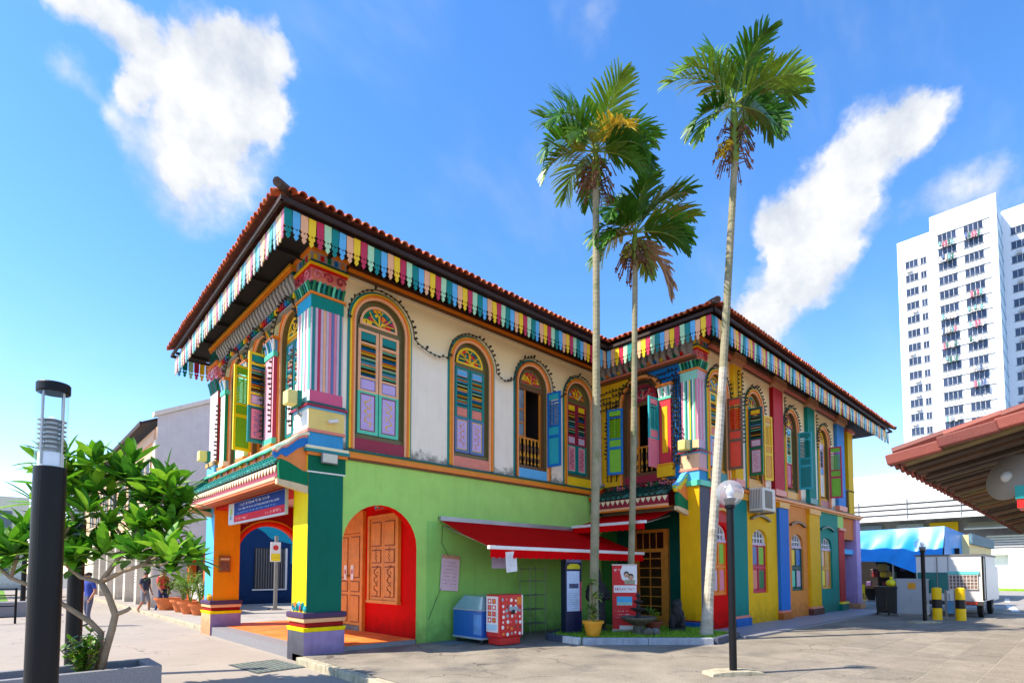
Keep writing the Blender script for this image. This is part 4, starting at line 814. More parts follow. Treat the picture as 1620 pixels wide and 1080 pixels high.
b = MB(); b.quad((.84, -.03, .3), (1.56, -.03, .3), (1.56, -.03, 2.09), (.84, -.03, 2.09), mat('door_glass', (60, 26, 22), rough=.1, var=.5, scale=3)); b.quad((.74, -.03, 2.2), (1.66, -.03, 2.2), (1.66, -.03, 2.66), (.74, -.03, 2.66), mat('door_glass', (60, 26, 22))); b.obj('pane', d)
b = MB()
for i in range(3): b.box(.95 + i * .22, .975 + i * .22, -.045, -.015, 2.2, 2.66, woodm)
stuff(b.obj('fanlight_bars', d))
# tiled canopy of the wing, with red relief above
canopy('wing_canopy', (8.9, -.1, 0), -PI / 2, 2.45, .62, 3.98, 3.66, 'dark green tile canopy over the side entrance', cols=(mat('dark_glazed_tile', (14, 74, 62), rough=.3, var=.35, scale=7), mat('dark_glazed_end', (60, 120, 110), rough=.35, var=.4, scale=9)), rail=False, pitch=.17, r=.065)
b = MB(); b.box(8.80, 8.899, -2.5, -.1, 4.061, 4.13, g_['darkwood'])
random.seed(9)
for i in range(26): b.tube([(8.78, -.3 - i * .085, 4.0 + .05 * math.sin(i)), (8.72, -.34 - i * .085, 4.08 + .03 * math.sin(i * 2)), (8.78, -.38 - i * .085, 4.02)], .018, g_[random.choice(['salmon', 'pink', 'tealdark', 'green', 'maroon'])], 4)
stuff(b.obj('relief', house))
e1 = scroll_end((8.92, -2.72, 0), 0, 1, 'curled gable end with mint and yellow bands on the wing', ('sky', 'lemon', 'mint', 'yellow'))
e2 = scroll_end((8.92, -.02, 0), 0, 1, 'curled gable end with green and yellow bands in the inner corner', ('grey', 'green', 'yellow', 'vermilion'))

# ------------------------------------------------------------------ wing: long side (Y = -3.1)
YD = -3.1
lowp = [(9.45, 10.58, redp), (11.46, 13.82, P('golden', (244, 184, 8))), (14.58, 16.5, P('soft_orange', (232, 140, 60))), (17.55, 19.88, P('sea_green', (14, 134, 116)))]
LW = [(9.98, .86), (12.52, 1.06), (15.55, 1.06), (18.52, 1.16)]
for (x0, x1, m), (c, w) in zip(lowp, LW):
    b = MB(); wall_open(b, x0 - .02, x1 + .02, .1, 3.88, [(c, w, 1.04, 2.94, .32)], .14, m, m, n=12); b.obj('wing_wall', house, (0, YD, 0))
b = MB(); rect(b, 9.44, 10.60, 3.0, 3.88, P('rose_panel', (206, 76, 72)), -.004); b.obj('wing_panel', house, (0, YD, 0))
b = MB(); rect(b, 9.43, 10.58, 1.0, 3.0, P('pink_panel', (222, 122, 122)), -.004) if False else None
def low_window(c, w, cols, frm, eye):
    o = ob('lower_window', None, house, (c, YD, 1.04)); H = 1.9
    b = MB(); b.box(-w / 2, w / 2, .06, .13, .001, .08, g_[frm]); b.box(-w / 2, -w / 2 + .07, .06, .13, .08, 1.42, g_[frm]); b.box(w / 2 - .07, w / 2, .06, .13, .08, 1.42, g_[frm]); b.box(-w / 2, w / 2, .05, .13, 1.4205, 1.50, g_['lilac']); b.box(-.03, .03, .055, .13, .08, 1.42, g_[frm]); b.box(-w / 2 + .07, w / 2 - .07, .058, .13, .72, .80, g_[frm]); b.obj('frame', o)
    q = 0
    for zz in ((.08, .72), (.80, 1.42)):
        for xx in ((-w / 2 + .07, -.03), (.03, w / 2 - .07)):
            b = MB(); b.box(xx[0] + .002, xx[1] - .002, .085, .12, zz[0] + .002, zz[1] - .002, g_[frm]); b.box(xx[0] + .05, xx[1] - .05, .07, .085, zz[0] + .05, zz[1] - .05, g_[cols[q]]); b.obj('panel', o); q += 1
    b = MB(); b.poly([(p[0], .125, p[1]) for p in arch_pts(w, H, -.002, .32, 12) if p[1] > 0] + [(w / 2, .125, 1.5), (-w / 2, .125, 1.5)], mat('grille_dark', (110, 104, 110), rough=.5)) if False else None
    ap = [(p[0], .125, max(p[1], 1.5)) for p in arch_pts(w, H, -.002, .32, 12)]
    b.poly(ap, mat('grille_dark', (96, 92, 100), rough=.4)); b.obj('pane', o)
    b = MB()
    for i in range(5):
        x = -w / 2 + w * (i + .5) / 5; zt = 1.58 + .32 * math.sqrt(max(0, 1 - (x / (w / 2)) ** 2)); b.box(x - .018, x + .018, .09, .12, 1.5, zt, g_['white'])
    b.box(-w / 2, w / 2, .085, .118, 1.62, 1.655, g_['white']); arch_band(b, w, H, -.05, -.002, .08, .12, g_['white'], .32, 12); b.obj('grille', o)
    b = MB(); n = 10
    for i in range(n):
        a0, a1 = -1 + 2 * i / n, -1 + 2 * (i + 1) / n; f = lambda a: 2.14 + .13 * math.cos(a * 1.5) 
        b.add([(a0 * w * .62, -.09, f(a0)), (a1 * w * .62, -.09, f(a1)), (a1 * w * .62, -.09, f(a1) + .07), (a0 * w * .62, -.09, f(a0) + .07), (a0 * w * .62, 0, f(a0)), (a1 * w * .62, 0, f(a1)), (a1 * w * .62, 0, f(a1) + .07), (a0 * w * .62, 0, f(a0) + .07)], [(0, 1, 2, 3), (0, 4, 5, 1), (3, 2, 6, 7), (0, 3, 7, 4), (1, 5, 6, 2)], g_[eye])
    b.obj('eyebrow', o)
low_window(9.98, .86, ('lilac', 'pink', 'ochre', 'lime'), 'orange', 'ochre')
low_window(12.52, 1.06, ('salmon', 'green', 'bluegrey', 'lime'), 'crimson', 'olive')
low_window(15.55, 1.06, ('mint', 'lilac', 'yellow', 'blue'), 'tealdark', 'brown')
low_window(18.52, 1.16, ('lemon', 'salmon', 'peach', 'ochre'), 'ochre', 'tealdark')
for x0, x1, c, pc in ((10.58, 11.46, tealp, blue), (13.82, 14.58, blue, terra), (16.5, 17.55, ochre, P('plinth_brown', (110, 70, 60)))):
    p = ob('pilaster', None, house); b = MB(); b.box(x0, x1, YD - .09, YD + .1, .45, 3.7, c); b.obj('shaft', p)
    b = MB(); b.box(x0 - .03, x1 + .03, YD - .16, YD + .1, .0, .38, pc); b.box(x0 - .015, x1 + .015, YD - .12, YD + .1, .381, .449, g_['salmon']); b.obj('plinth', p)
    b = MB(); b.box(x0 - .03, x1 + .03, YD - .13, YD + .1, 3.70, 3.88, g_['ochre']); b.obj('head', p)
UW = [(9.95, 1.0), (12.30, 1.0), (15.22, 1.04), (18.42, 1.04)]
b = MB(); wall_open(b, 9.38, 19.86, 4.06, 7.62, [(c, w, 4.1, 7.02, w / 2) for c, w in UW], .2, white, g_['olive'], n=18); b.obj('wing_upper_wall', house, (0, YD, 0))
b = MB(); band(b, 9.44, 22.9, [3.88, 3.93, 4.0, 4.06], [.06, .12, .08], [g_['ochre'], g_['orange'], g_['brown']], YD); b.obj('belt_moulding', house)
b = MB(); band(b, 9.48, 20.9, [7.50, 7.56, 7.62, 7.70, 7.78], [.03, .07, .12, .18], [g_['cream'], g_['brown'], g_['salmon'], g_['brown']], YD); b.obj('cornice', house)
b = MB(); rect(b, 9.44, 10.45, 3.60, 4.05, g_['green'], -.13) if False else None
D1 = dict(up='yellow', low='sky', pan='lilac', panb='tealdark', mid='salmon', midb='orange', top='teal', topb='teal', frame='ochre', fan='olive', sill='teal', orn='ochre', fpal=['sky', 'yellow', 'orange', 'teal'])
D1R = dict(up='brown', low='brown', pan='vermilion', slat='red', plain=True, flip=True)
D2 = dict(up='bluegrey', low='green', pan='lilac', panb='maroon', mid='lilac', midb='crimson', top='yellow', topb='maroon', frame='ochre', fan='teal', sill='ochre', orn='pink', n=9)
D2['up'] = 'tealdark'
D2R = dict(up='yellow', low='yellow', pan='ochre', slat='yellow', plain=True, flip=True)
D3 = dict(up='palegreen', low='crimson', pan='pink', panb='crimson', mid='mint', midb='teal', top='sky', topb='teal', frame='olive', fan='maroon', sill='ochre', orn='lilac', n=10)
D3R = dict(up='aqua', low='aqua', pan='teal', slat='teal', plain=True, flip=True)
D4 = dict(up='lilac', low='cream', pan='white', panb='cream', mid='sky', midb='teal', top='lilac', topb='white', frame='ochre', fan='yellow', sill='maroon', orn='lilac', n=10, pal=['slate', 'teal', 'maroon', 'sky'])
D4R = dict(up='crimson', low='crimson', pan='lime', slat='lime', plain=True, flip=True)
for (c, w), st, rs_, sd, an, lb in zip(UW, (D1, D2, D3, D4), (D1R, D2R, D3R, D4R), (41, 42, 43, 44), (100, 165, 100, 104), ('vermilion', 'yellow', 'turquoise', 'lime and red')):
    window((c, YD, 4.1), 0, w, 2.92, st, sd, left=(88 if sd == 42 else 0.001), right=an, rst=rs_, label='wing window with %s shutter folded open' % lb)
for x0, x1, c, c2 in ((10.72, 11.22, must, None), (13.48, 14.26, rose, None), (16.5, 17.2, tealp, None), (19.7, 20.6, P('pil_blue', (60, 130, 200)), None)):
    p = ob('pilaster', None, house); b = MB(); b.box2(x0, x1, YD - .12, YD + .1, 4.25, 7.49, dred if c is rose else c, c, c); b.obj('shaft', p)
    b = MB(); b.box(x0 - .03, x1 + .03, YD - .16, YD + .1, 4.061, 4.249, g_['teal'] if c is tealp else g_['salmon']); b.obj('foot', p)
    b = MB(); b.box(x0 - .04, x1 + .04, YD - .16, YD + .1, 7.491, 7.60, P('cap_tan', (206, 160, 120))); b.box(x0 - .08, x1 + .08, YD - .24, YD + .1, 7.601, 7.79, P('cap_tan2', (196, 140, 96))); b.obj('head', p)
# open loggia at the far end
p = ob('loggia', None, house); p['label'] = 'open loggia with yellow upper column and red lower column at the far end'
b = MB(); b.box(21.5, 22.2, YD, YD + .7, 4.1, 7.6, P('loggia_yellow', (226, 178, 10))); b.box(21.42, 22.28, YD - .08, YD + .78, 7.5, 7.62, g_['terra'] if 'terra' in g_ else g_['salmon']); b.obj('upper_column', p)
b = MB(); b.box(19.9, 20.6, YD - .02, YD + .6, .5, 3.3, P('column_red', (190, 30, 34))); b.obj('lower_column', p)
b = MB(); b.box(19.86, 20.66, YD - .1, YD + .64, .0, .42, tealp); b.box(19.84, 20.68, YD - .12, YD + .66, .421, .499, g_['lemon']); b.obj('column_plinth', p)
b = MB(); b.box(19.84, 20.66, YD - .08, YD + .64, 3.301, 3.4, g_['salmon']); b.box(19.9, 20.6, YD, YD + .6, 3.401, 3.87, g_['lime']); b.obj('column_head', p)
b = MB(); b.box(22.3, 22.9, YD, YD + .6, .0, 3.87, P('column_lilac', (196, 160, 206))); b.box(22.2, 23.0, YD - .1, YD + .7, 0, .35, peach); b.obj('end_column', p)
b = MB(); b.box(20.6, 22.3, YD + .1, YD + .4, 3.0, 3.87, terra); b.box(20.6, 22.3, YD + .12, YD + .36, 2.4, 2.6, skyb); b.obj('lintel', p)
b = MB(); b.quad((20.2, YD + 1.6, .1), (23.2, YD + 1.6, .1), (23.2, YD + 1.6, 3.87), (20.2, YD + 1.6, 3.87), P('loggia_brown', (120, 64, 34))); b.quad((20.0, YD + .2, .1), (20.0, YD + 1.6, .1), (20.0, YD + 1.6, 7.7), (20.0, YD + .2, 7.7), P('loggia_side', (150, 170, 90))); b.quad((20.2, YD + 2.6, 3.9), (23.2, YD + 2.6, 3.9), (23.2, YD + 2.6, 7.7), (20.2, YD + 2.6, 7.7), P('loggia_back', (210, 200, 180))); b.box(19.86, 22.95, YD, YD + 2.6, 3.87, 4.05, grey); b.obj('loggia_shell', p)
ir = mat('black_iron', (26, 24, 24), rough=.5, metal=.6)
b = MB(); b.box(20.7, 22.3, YD - .0, YD + .04, 5.0, 5.05, ir)
for i in range(12): b.box(20.75 + i * .13, 20.77 + i * .13, YD + .01, YD + .03, 4.06, 5.0, ir)
stuff(b.obj('balcony_rail', p))
# unseen rear walls that close the house off
b = MB(); back = P('rear_plaster', (210, 204, 192))
b.quad((2.46, 6.9, .1), (9.6, 6.9, .1), (9.6, 6.9, 3.6), (2.46, 6.9, 3.6), back); b.quad((.14, 6.9, 3.6), (9.6, 6.9, 3.6), (9.6, 6.9, 7.8), (.14, 6.9, 7.8), back); b.quad((9.6, 4.9, .1), (23.2, 4.9, .1), (23.2, 4.9, 7.8), (9.6, 4.9, 7.8), back); b.quad((23.2, 4.9, .1), (23.2, -.5, .1), (23.2, -.5, 7.8), (23.2, 4.9, 7.8), back); b.quad((.14, 6.9, 4), (.14, 5.8, 4), (.14, 5.8, 7.8), (.14, 6.9, 7.8), back); b.quad((2.3, .3, 3.7), (9.2, .3, 3.7), (9.2, 6.8, 3.7), (2.3, 6.8, 3.7), dark); b.quad((9.2, -2.8, 3.9), (20, -2.8, 3.9), (20, 4.8, 3.9), (9.2, 4.8, 3.9), dark); b.obj('rear_wall', house)

# ------------------------------------------------------------------ strings of festoon bulbs
wire = mat('festoon_wire', (28, 40, 30), rough=.6, var=.2); bulbm = mat('festoon_bulb', (52, 46, 34), rough=.35, var=.5, scale=30)
def festoon(label, runs, out=(0, -1, 0), grp='strings of festoon bulbs'):
    t = thing('festoon_string', label, 'light string', runs[0][0], group=None); o0 = Vector(runs[0][0]); ov = Vector(out); b = MB(); c = MB()
    for r_ in runs:
        pts = [Vector(q) - o0 for q in r_]; b.tube(pts, .012, wire, 4); acc = 0; side = 1
        for i in range(len(pts) - 1):
            d_ = pts[i + 1] - pts[i]; l = d_.length; k = acc
            while k < l:
                p_ = pts[i] + d_ * (k / l); s_ = d_.normalized().cross(ov) * side; side = -side if random.random() < .3 else side
                e_ = p_ + ov * .07 + s_ * random.uniform(.02, .07) + Vector((0, 0, random.uniform(-.02, .02))); c.tube([p_, (p_ * .35 + e_ * .65), e_], .012, bulbm, 4, rs=[.012, .032, .01]); k += .115
            acc = k - l
    b.obj('wire', t); stuff(c.obj('bulbs', t)); return t
def arc(c, w, zt, y, o=.2):
    r = w / 2 + o; zs = zt - w / 2; return [(c - r * math.cos(PI * i / 14), y, zs + r * math.sin(PI * i / 14)) for i in range(15)]
random.seed(14)
runs = []; prev = None; path = []
for (u, w, zb, zt) in A_W:
    a = arc(u, w, zt, -.01); 
    if prev: path += [((prev[0] * (1 - t) + a[0][0] * t), -.01, prev[2] * (1 - t) + a[0][2] * t - .12 * math.sin(PI * t)) for t in (.2, .4, .6, .8)]
    path += a; prev = a[-1]
festoon('dark festoon bulbs looping over the four arched windows of the white side wall', [path])
runs = []
for (c, w) in UW: runs.append(arc(c, w, 7.02, YD - .05))
for x in (10.9, 11.15, 14.3, 17.25): runs.append([(x, YD - .16, 7.3 - .25 * i) for i in range(9 if x < 12 else 6)])
festoon('dark festoon bulbs over the arched windows of the long wing', runs)
runs = [[(-.04, 1.84 - .0, 4.6 + i * .2) for i in range(9)], [(-.04, 5.7, 4.5 + i * .2) for i in range(9)], [(-.04, .72, 4.5 + i * .2) for i in range(9)], [(-.03, 2.38, 4.6 + i * .2) for i in range(8)]]
for c, w in B_W: runs.append([(.0, p[0], p[2]) for p in arc(c, w, 7.05, 0, .16)])
festoon('festoon bulbs climbing the pilasters of the upper front above the porch', runs, (-1, 0, 0))
runs = [[(8.82, -.25, 4.3 + i * .2) for i in range(13)]] + [[(8.82, -.05 - j * .0 - i * .16, 6.45 + j * .16) for i in range(5 if j < 2 else 12)] for j in range(4)] + [[(8.82, -2.42 - (j % 2) * .1, 4.4 + j * .2) for j in range(12)]] + [[(8.86, -.12 - .2 * q, 4.3 + i * .2) for i in range(13)] for q in (1.2, 2.2)] + [[(8.86, -2.44 - .07 * q, 4.5 + i * .2) for i in range(13)] for q in range(3)] + [[(8.86, -1.95 - i * .15, 6.75 + .15 * q) for i in range(5)] for q in range(3)] + [[(8.82, p[0], p[2]) for p in arc(-1.40, 1.16, 7.03, 0, .16)]]
festoon('festoon bulbs over the mustard and blue upper front of the wing', runs, (-1, 0, 0))
# ------------------------------------------------------------------ awnings
redc = mat('red_canvas', (210, 2, 10), spec=.06, rough=.85, var=.10, scale=2, bump=.1, bscale=120); whitem = G('white_bar', (236, 232, 226)); alu = mat('aluminium', (170, 168, 164), rough=.35, metal=.7)
def awning(label, loc, rz, length, dep, zt, zb, drop=.24):
    t = thing('awning', label, 'awning', loc, rz)
    b = MB(); nx, ny = 12, 4; v = []
    for j in range(ny + 1):
        for i in range(nx + 1):
            s_ = j / ny; v.append((length * i / nx, -dep * s_, zt + (zb - zt) * s_ - .035 * math.sin(PI * s_) - .012 * math.sin(i * 1.3) * math.sin(PI * s_)))
    b.add(v, [(j * (nx + 1) + i, j * (nx + 1) + i + 1, (j + 1) * (nx + 1) + i + 1, (j + 1) * (nx + 1) + i) for j in range(ny) for i in range(nx)], redc)
    o = b.obj('canvas', t, smooth=True, fix=False)
    b = MB(); k = int(length / .16); n = k * 4; top = []; bot = []
    for i in range(n + 1):
        x = length * i / n; top.append((x, -dep - .03 - .008 * math.sin(i * .4), zb - .05)); bot.append((x, -dep - .035 - .012 * math.sin(i * .4), zb - drop + .03 * abs(math.sin(PI * i / 4))))
    for i in range(n): b.quad(top[i], top[i + 1], bot[i + 1], bot[i], redc)
    b.obj('scalloped_valance', t, fix=False)
    b = MB(); b.box(-.04, length + .04, -dep - .06, -dep + .02, zb - .055, zb + .02, whitem); b.obj('front_bar', t, bev=.01)
    b = MB(); b.box(-.02, length + .02, -.10, 0, zt - .04, zt + .06, alu); b.obj('cassette', t)
    for x in (.12, length - .12):
        b = MB(); b.tube([(x, -.05, zt - .16), (x + (.25 if x < 1 else -.25), -dep * .5, (zt + zb) / 2 - .16), (x, -dep, zb - .03)], .022, alu, 6); b.obj('folding_arm', t)
    return t
awning('long red canvas awning with white bar over the blue freezer on the green wall', (3.02, .05, 0), 0, 5.4, 1.72, 2.84, 2.17)
awning('short red canvas awning below the dark green tiled canopy of the side entrance', (8.9, -.08, 0), -PI / 2, 2.3, 1.4, 3.32, 2.92, .22)

# ------------------------------------------------------------------ palms
palmleaf = [mat('palm_leaf_%d' % i, c, rough=.42, var=.3, scale=5, sss=.22, spec=.5) for i, c in enumerate([(76, 128, 30), (58, 108, 28), (112, 150, 44)])]
palmyel = mat('palm_leaf_yellow', (216, 190, 64), rough=.5, var=.25, scale=5, sss=.2); palmdead = mat('palm_leaf_dead', (158, 130, 98), rough=.8, var=.3, scale=8, sss=.1); rach = mat('palm_rachis', (120, 142, 50), rough=.5, var=.2)
def ringed(name, c1, c2):
    m = mat(name, c1, rough=.85, var=.2, scale=6, bump=.4, bscale=30, dirt=(c2, 3, .5, .8)); return m
bark = ringed('palm_bark', (150, 142, 112), (104, 112, 70)); barkw = ringed('palm_bark_pale', (186, 178, 160), (140, 132, 110)); scar = mat('palm_ring_scar', (98, 90, 70), rough=.9, var=.2); crownsh = mat('palm_crownshaft', (120, 140, 50), rough=.45, var=.2)
def frond_mesh(L_, e0, droop, seed, m, nleaf=30):
    rnd = random.Random(seed); b = MB(); pts = []; p = Vector((0, 0, 0)); n = 12; tang = []
    for i in range(n + 1):
        s_ = i / n; el = e0 - droop * (s_ ** 1.4); d_ = Vector((math.cos(el), 0, math.sin(el))); pts.append(p.copy()); tang.append(d_); p = p + d_ * (L_ / n)
    b.tube(pts, .022, rach, 5, .006)
    for side in (-1, 1):
        for k in range(nleaf):
            s_ = .16 + .84 * (k + rnd.random() * .5) / nleaf; x = s_ * n; i = min(n - 1, int(x)); q = pts[i].lerp(pts[i + 1], x - i); T = tang[i]; Nn = Vector((-T.z, 0, T.x)); Bv = Vector((0, side, 0))
            ln = L_ * .43 * (math.sin(PI * min(1, .22 + s_ * .66)) ** .7) * rnd.uniform(.8, 1.12); ang = R(68 - 48 * s_ + rnd.uniform(-7, 7))
            dirv = (T * math.cos(ang) + Bv * math.sin(ang) + Nn * rnd.uniform(-.05, .35)).normalized(); w = .03 * rnd.uniform(.7, 1.3); fl = T.cross(dirv).normalized()
            wv = (T * .9 + Nn * .25 * side).normalized(); wv = (wv - dirv * wv.dot(dirv)).normalized()
            v = []; pp = q.copy(); dd = dirv.copy(); segs = 4; gr = rnd.uniform(.10, .45)
            for j in range(segs + 1):
                t_ = j / segs; ww = w * (1 - .15 * t_ if j < segs else .35) * (.5 if j == 0 else 1); v += [pp + wv * ww, pp - wv * ww]; dd = (dd + Vector((0, 0, -gr * t_))).normalized(); pp = pp + dd * (ln / segs)
            b.add(v, [(2 * j, 2 * j + 1, 2 * j + 3, 2 * j + 2) for j in range(segs)], m)
    return b.mesh('frond', True)
def palm(label, base, top, r0, r1, fronds, seed, pale=0.0, extra=(), hz=.9):
    rnd = random.Random(seed); t = thing('palm_tree', label, 'palm tree', base, group='slender palms beside the side entrance')
    B0, T0 = Vector((0, 0, 0)), Vector(top) - Vector(base); path = []; rs = []; n = int(T0.z / .11)
    for lvl in range(n + 1):
        s_ = lvl / n; bend = Vector((.10 * math.sin(s_ * PI), .06 * math.sin(s_ * 2.2), 0)); c = B0.lerp(T0, s_) + bend
        flare = .04 * max(0, 1 - s_ * 14); r = r0 + (r1 - r0) * s_ + flare; path += [c, c + Vector((0, 0, .018))]; rs += [r * 1.03, r * .98]
    ksplit = int(len(path) * pale) // 2 * 2
    if pale:
        b = MB(); b.tube(path[:ksplit + 1], 0, barkw, 12, rs=rs[:ksplit + 1]); b.tube(path[ksplit:], 0, bark, 12, rs=rs[ksplit:]); b.obj('trunk', t)
    else:
        b = MB(); b.tube(path, 0, bark, 12, rs=rs); b.obj('trunk', t)
    top_ = path[-1]
    b = MB(); b.lathe([(r1 * 1.15, -.05), (r1 * 1.5, .15), (r1 * 1.3, hz * .6), (r1 * .6, hz)], crownsh, 10, top_); b.obj('crownshaft', t, smooth=True)
    ang0 = math.atan2(_r.y, _r.x)
    for i, (az, e0, L_, dr, kind) in enumerate(fronds):
        m = palmyel if kind == 'y' else palmdead if kind == 'd' else palmleaf[rnd.randrange(3)]
        me = frond_mesh(L_ * .97, R(e0), R(dr), seed * 50 + i, m); o = ob('frond', me, t, top_ + Vector((0, 0, hz * (.75 if kind == 'd' else .9)))); o.rotation_euler = (rnd.uniform(-.25, .25), 0, ang0 + R(az))
    b = MB(); tang_m = [mat('palm_fibre', (92, 66, 48), rough=.9, var=.3), mat('palm_fibre2', (120, 80, 54), rough=.9, var=.3)]
    for i in range(70):
        a = rnd.uniform(0, 2 * PI); L_ = rnd.uniform(.25, .6); z0 = rnd.uniform(-.15, hz * .55); d_ = Vector((math.cos(a), math.sin(a), 0)); p0 = top_ + d_ * r1 + Vector((0, 0, z0))
        b.tube([p0, p0 + d_ * L_ * .5 + Vector((0, 0, .03)), p0 + d_ * L_ * .75 + Vector((0, 0, -L_ * .55))], .013, tang_m[i % 2], 4)
        if i % 3 == 0: b.ball(p0 + d_ * L_ * .7 + Vector((0, 0, -L_ * .4)), .035, tang_m[1], 5, 4)
    stuff(b.obj('dry_fibre', t))
    for (az, z0, L_, col) in extra:
        b = MB(); m = mat('fruit_' + col[0], col[1], rough=.5, var=.3, scale=20); a = ang0 + R(az); d_ = Vector((math.cos(a), math.sin(a), 0)); p0 = top_ + Vector((0, 0, z0))
        for i in range(26):
            a2 = a + rnd.uniform(-.7, .7); d2 = Vector((math.cos(a2), math.sin(a2), 0)); l = L_ * rnd.uniform(.5, 1); q = p0 + d2 * l * .8 + Vector((0, 0, rnd.uniform(-.5, .25) * l)); b.tube([p0 + d2 * r1, (p0 + q) / 2 + Vector((0, 0, .08)), q], .012, m, 4)
            for k in range(3): b.ball(q.lerp(p0 + d2 * r1, k * .12) + Vector((rnd.uniform(-.03, .03), rnd.uniform(-.03, .03), -.02)), .028, m, 5, 4)
        stuff(b.obj('fruit_cluster', t))
    return t
palm('leftmost palm with one yellow frond, its trunk behind the yellow flower pot', (5.83, -2.05, .2), (6.13, -2.05, 11.0), .105, .078,
     [(178, 62, 1.75, 70, 'g'), (8, 52, 1.75, 85, 'g'), (90, 74, 1.8, 60, 'g'), (280, 66, 1.7, 80, 'g'), (196, 28, 1.7, 120, 'g'), (340, 18, 1.6, 110, 'g'), (150, 78, 1.9, 45, 'g'), (45, 76, 1.9, 50, 'g'), (120, 24, 1.6, 110, 'g'), (300, 30, 1.35, 105, 'y'), (225, 40, 1.7, 110, 'g'), (20, 30, 1.7, 90, 'g'), (185, 2, 1.5, 75, 'g'), (352, -6, 1.45, 72, 'g'), (95, 4, 1.4, 75, 'g'), (245, 8, 1.4, 85, 'g')], 3, hz=.95)
palm('shortest palm of the three, rising behind the red banner with a dead frond hanging', (7.15, -2.12, .2), (7.15, -2.46, 9.35), .085, .065,
     [(170, 70, 1.55, 70, 'g'), (0, 58, 1.75, 55, 'g'), (10, 40, 1.7, 50, 'g'), (90, 80, 1.6, 40, 'g'), (280, 60, 1.5, 90, 'g'), (200, 20, 1.45, 110, 'g'), (345, 20, 1.5, 90, 'g'), (30, 72, 1.6, 60, 'g'), (230, 35, 1.45, 115, 'g'), (130, 30, 1.4, 110, 'g'), (345, -42, 1.7, 48, 'd'), (182, -10, 1.35, 65, 'g'), (352, 4, 1.45, 75, 'g'), (218, -6, 1.25, 65, 'g'), (60, 0, 1.3, 70, 'g')], 5, extra=[(190, .2, .5, ('olive', (150, 150, 50)))], hz=.8)
palm('tallest palm, leaning right, with a pale lower trunk standing on the grass', (7.53, -3.91, .2), (8.3, -4.5, 11.4), .112, .076,
     [(100, 82, 2.1, 25, 'g'), (20, 80, 2.0, 35, 'g'), (172, 52, 1.8, 75, 'g'), (5, 42, 1.9, 70, 'g'), (200, 50, 1.7, 90, 'g'), (330, 40, 1.7, 100, 'g'), (280, 60, 1.6, 90, 'g'), (190, -10, 1.5, 70, 'g'), (345, -15, 1.5, 70, 'g'), (60, 50, 1.7, 90, 'g'), (205, -28, 1.45, 52, 'g'), (325, -30, 1.4, 50, 'g'), (30, 30, 1.7, 85, 'g')], 8, pale=.55, extra=[(195, .3, .5, ('yellow', (196, 170, 40)))], hz=1.5)

# ------------------------------------------------------------------ grass bed, its kerb and the ornaments on it
bed = [(5.02, -1.5), (4.98, -2.42), (7.0, -4.32), (8.5, -4.12), (8.5, -3.2), (8.86, -3.2), (8.86, -2.5), (7.4, -.9), (6.2, -.9)]
b = MB(); b.prism([(x, y) for x, y in bed], 'z', .1, .235, mat('turf_soil', (70, 96, 30), rough=.95, var=.35, scale=9, bump=.6)); struct(b.obj('grass_bed'))
gb = MB(); random.seed(31); grm = [mat('grass_%d' % i, c, rough=.6, var=.3, scale=8, sss=.25) for i, c in enumerate([(132, 178, 32), (110, 160, 30), (164, 196, 52)])]
def inside(x, y):
    c = False; n = len(bed)
    for i in range(n):
        (x1, y1), (x2, y2) = bed[i], bed[i - 1]
        if (y1 > y) != (y2 > y) and x < (x2 - x1) * (y - y1) / (y2 - y1) + x1: c = not c
    return c
k = 0
while k < 9000:
    x, y = random.uniform(4.95, 8.9), random.uniform(-4.35, -.85)
    if not inside(x, y): continue
    h = random.uniform(.03, .085); a = random.uniform(0, PI); dx, dy = .006 * math.cos(a), .006 * math.sin(a); lx, ly = random.uniform(-.03, .03), random.uniform(-.03, .03)
    gb.add([(x - dx, y - dy, .233), (x + dx, y + dy, .233), (x + lx, y + ly, .235 + h)], [(0, 1, 2)], grm[k % 3]); k += 1
o = gb.obj('grass', fix=False); stuff(o); tag(o, 'bright green short grass in the kerbed bed under the palms', 'grass')
kd = struct(ob('bed_kerb', None)); kw = mat('kerb_white', (214, 212, 206), rough=.8, var=.15, scale=6, streak=.3); kk = mat('kerb_slate', (70, 76, 92), rough=.8, var=.2, scale=6); kg = mat('kerb_grey', (158, 162, 170), rough=.85, var=.2, scale=5, streak=.25, bump=.3)
kp = [(bed[8], bed[0], kk), (bed[0], ((5.0), -1.96), kk), ((5.0, -1.96), bed[1], kw), (bed[1], (5.99, -3.37), kg), ((5.99, -3.37), bed[2], kg), (bed[2], (7.75, -4.22), kk), ((7.75, -4.22), bed[3], kk)]
for (x0, y0), (x1, y1), m in kp:
    l = math.hypot(x1 - x0, y1 - y0); b = MB(); b.box(.004, l - .004, -.13, 0, -.15, .12, m); b.obj('kerb_stone', kd, (x0, y0, .15), math.atan2(y1 - y0, x1 - x0), bev=.02)
terr = mat('terracotta_pot', (206, 112, 58), rough=.7, var=.18, scale=6, bump=.2); terr2 = mat('ochre_pot', (224, 154, 40), rough=.5, var=.15, scale=6)
leafm = [mat('shrub_leaf_%d' % i, c, rough=.45, var=.3, scale=9, sss=.25) for i, c in enumerate([(110, 150, 34), (84, 130, 30), (150, 176, 60), (60, 108, 30)])]
def pot(t, m, r=.2, h=.3, n=18):
    b = MB(); b.lathe([(r * .62, 0), (r * .75, h * .2), (r * .95, h * .75), (r * .98, h * .82), (r * 1.12, h * .83), (r * 1.15, h), (r * 1.0, h), (r * .95, h * .86)], m, n); b.obj('pot', t, smooth=False)
    b = MB(); b.lathe([(r * .93, h * .84), (.001, h * .88)], soil, n); b.obj('soil', t)
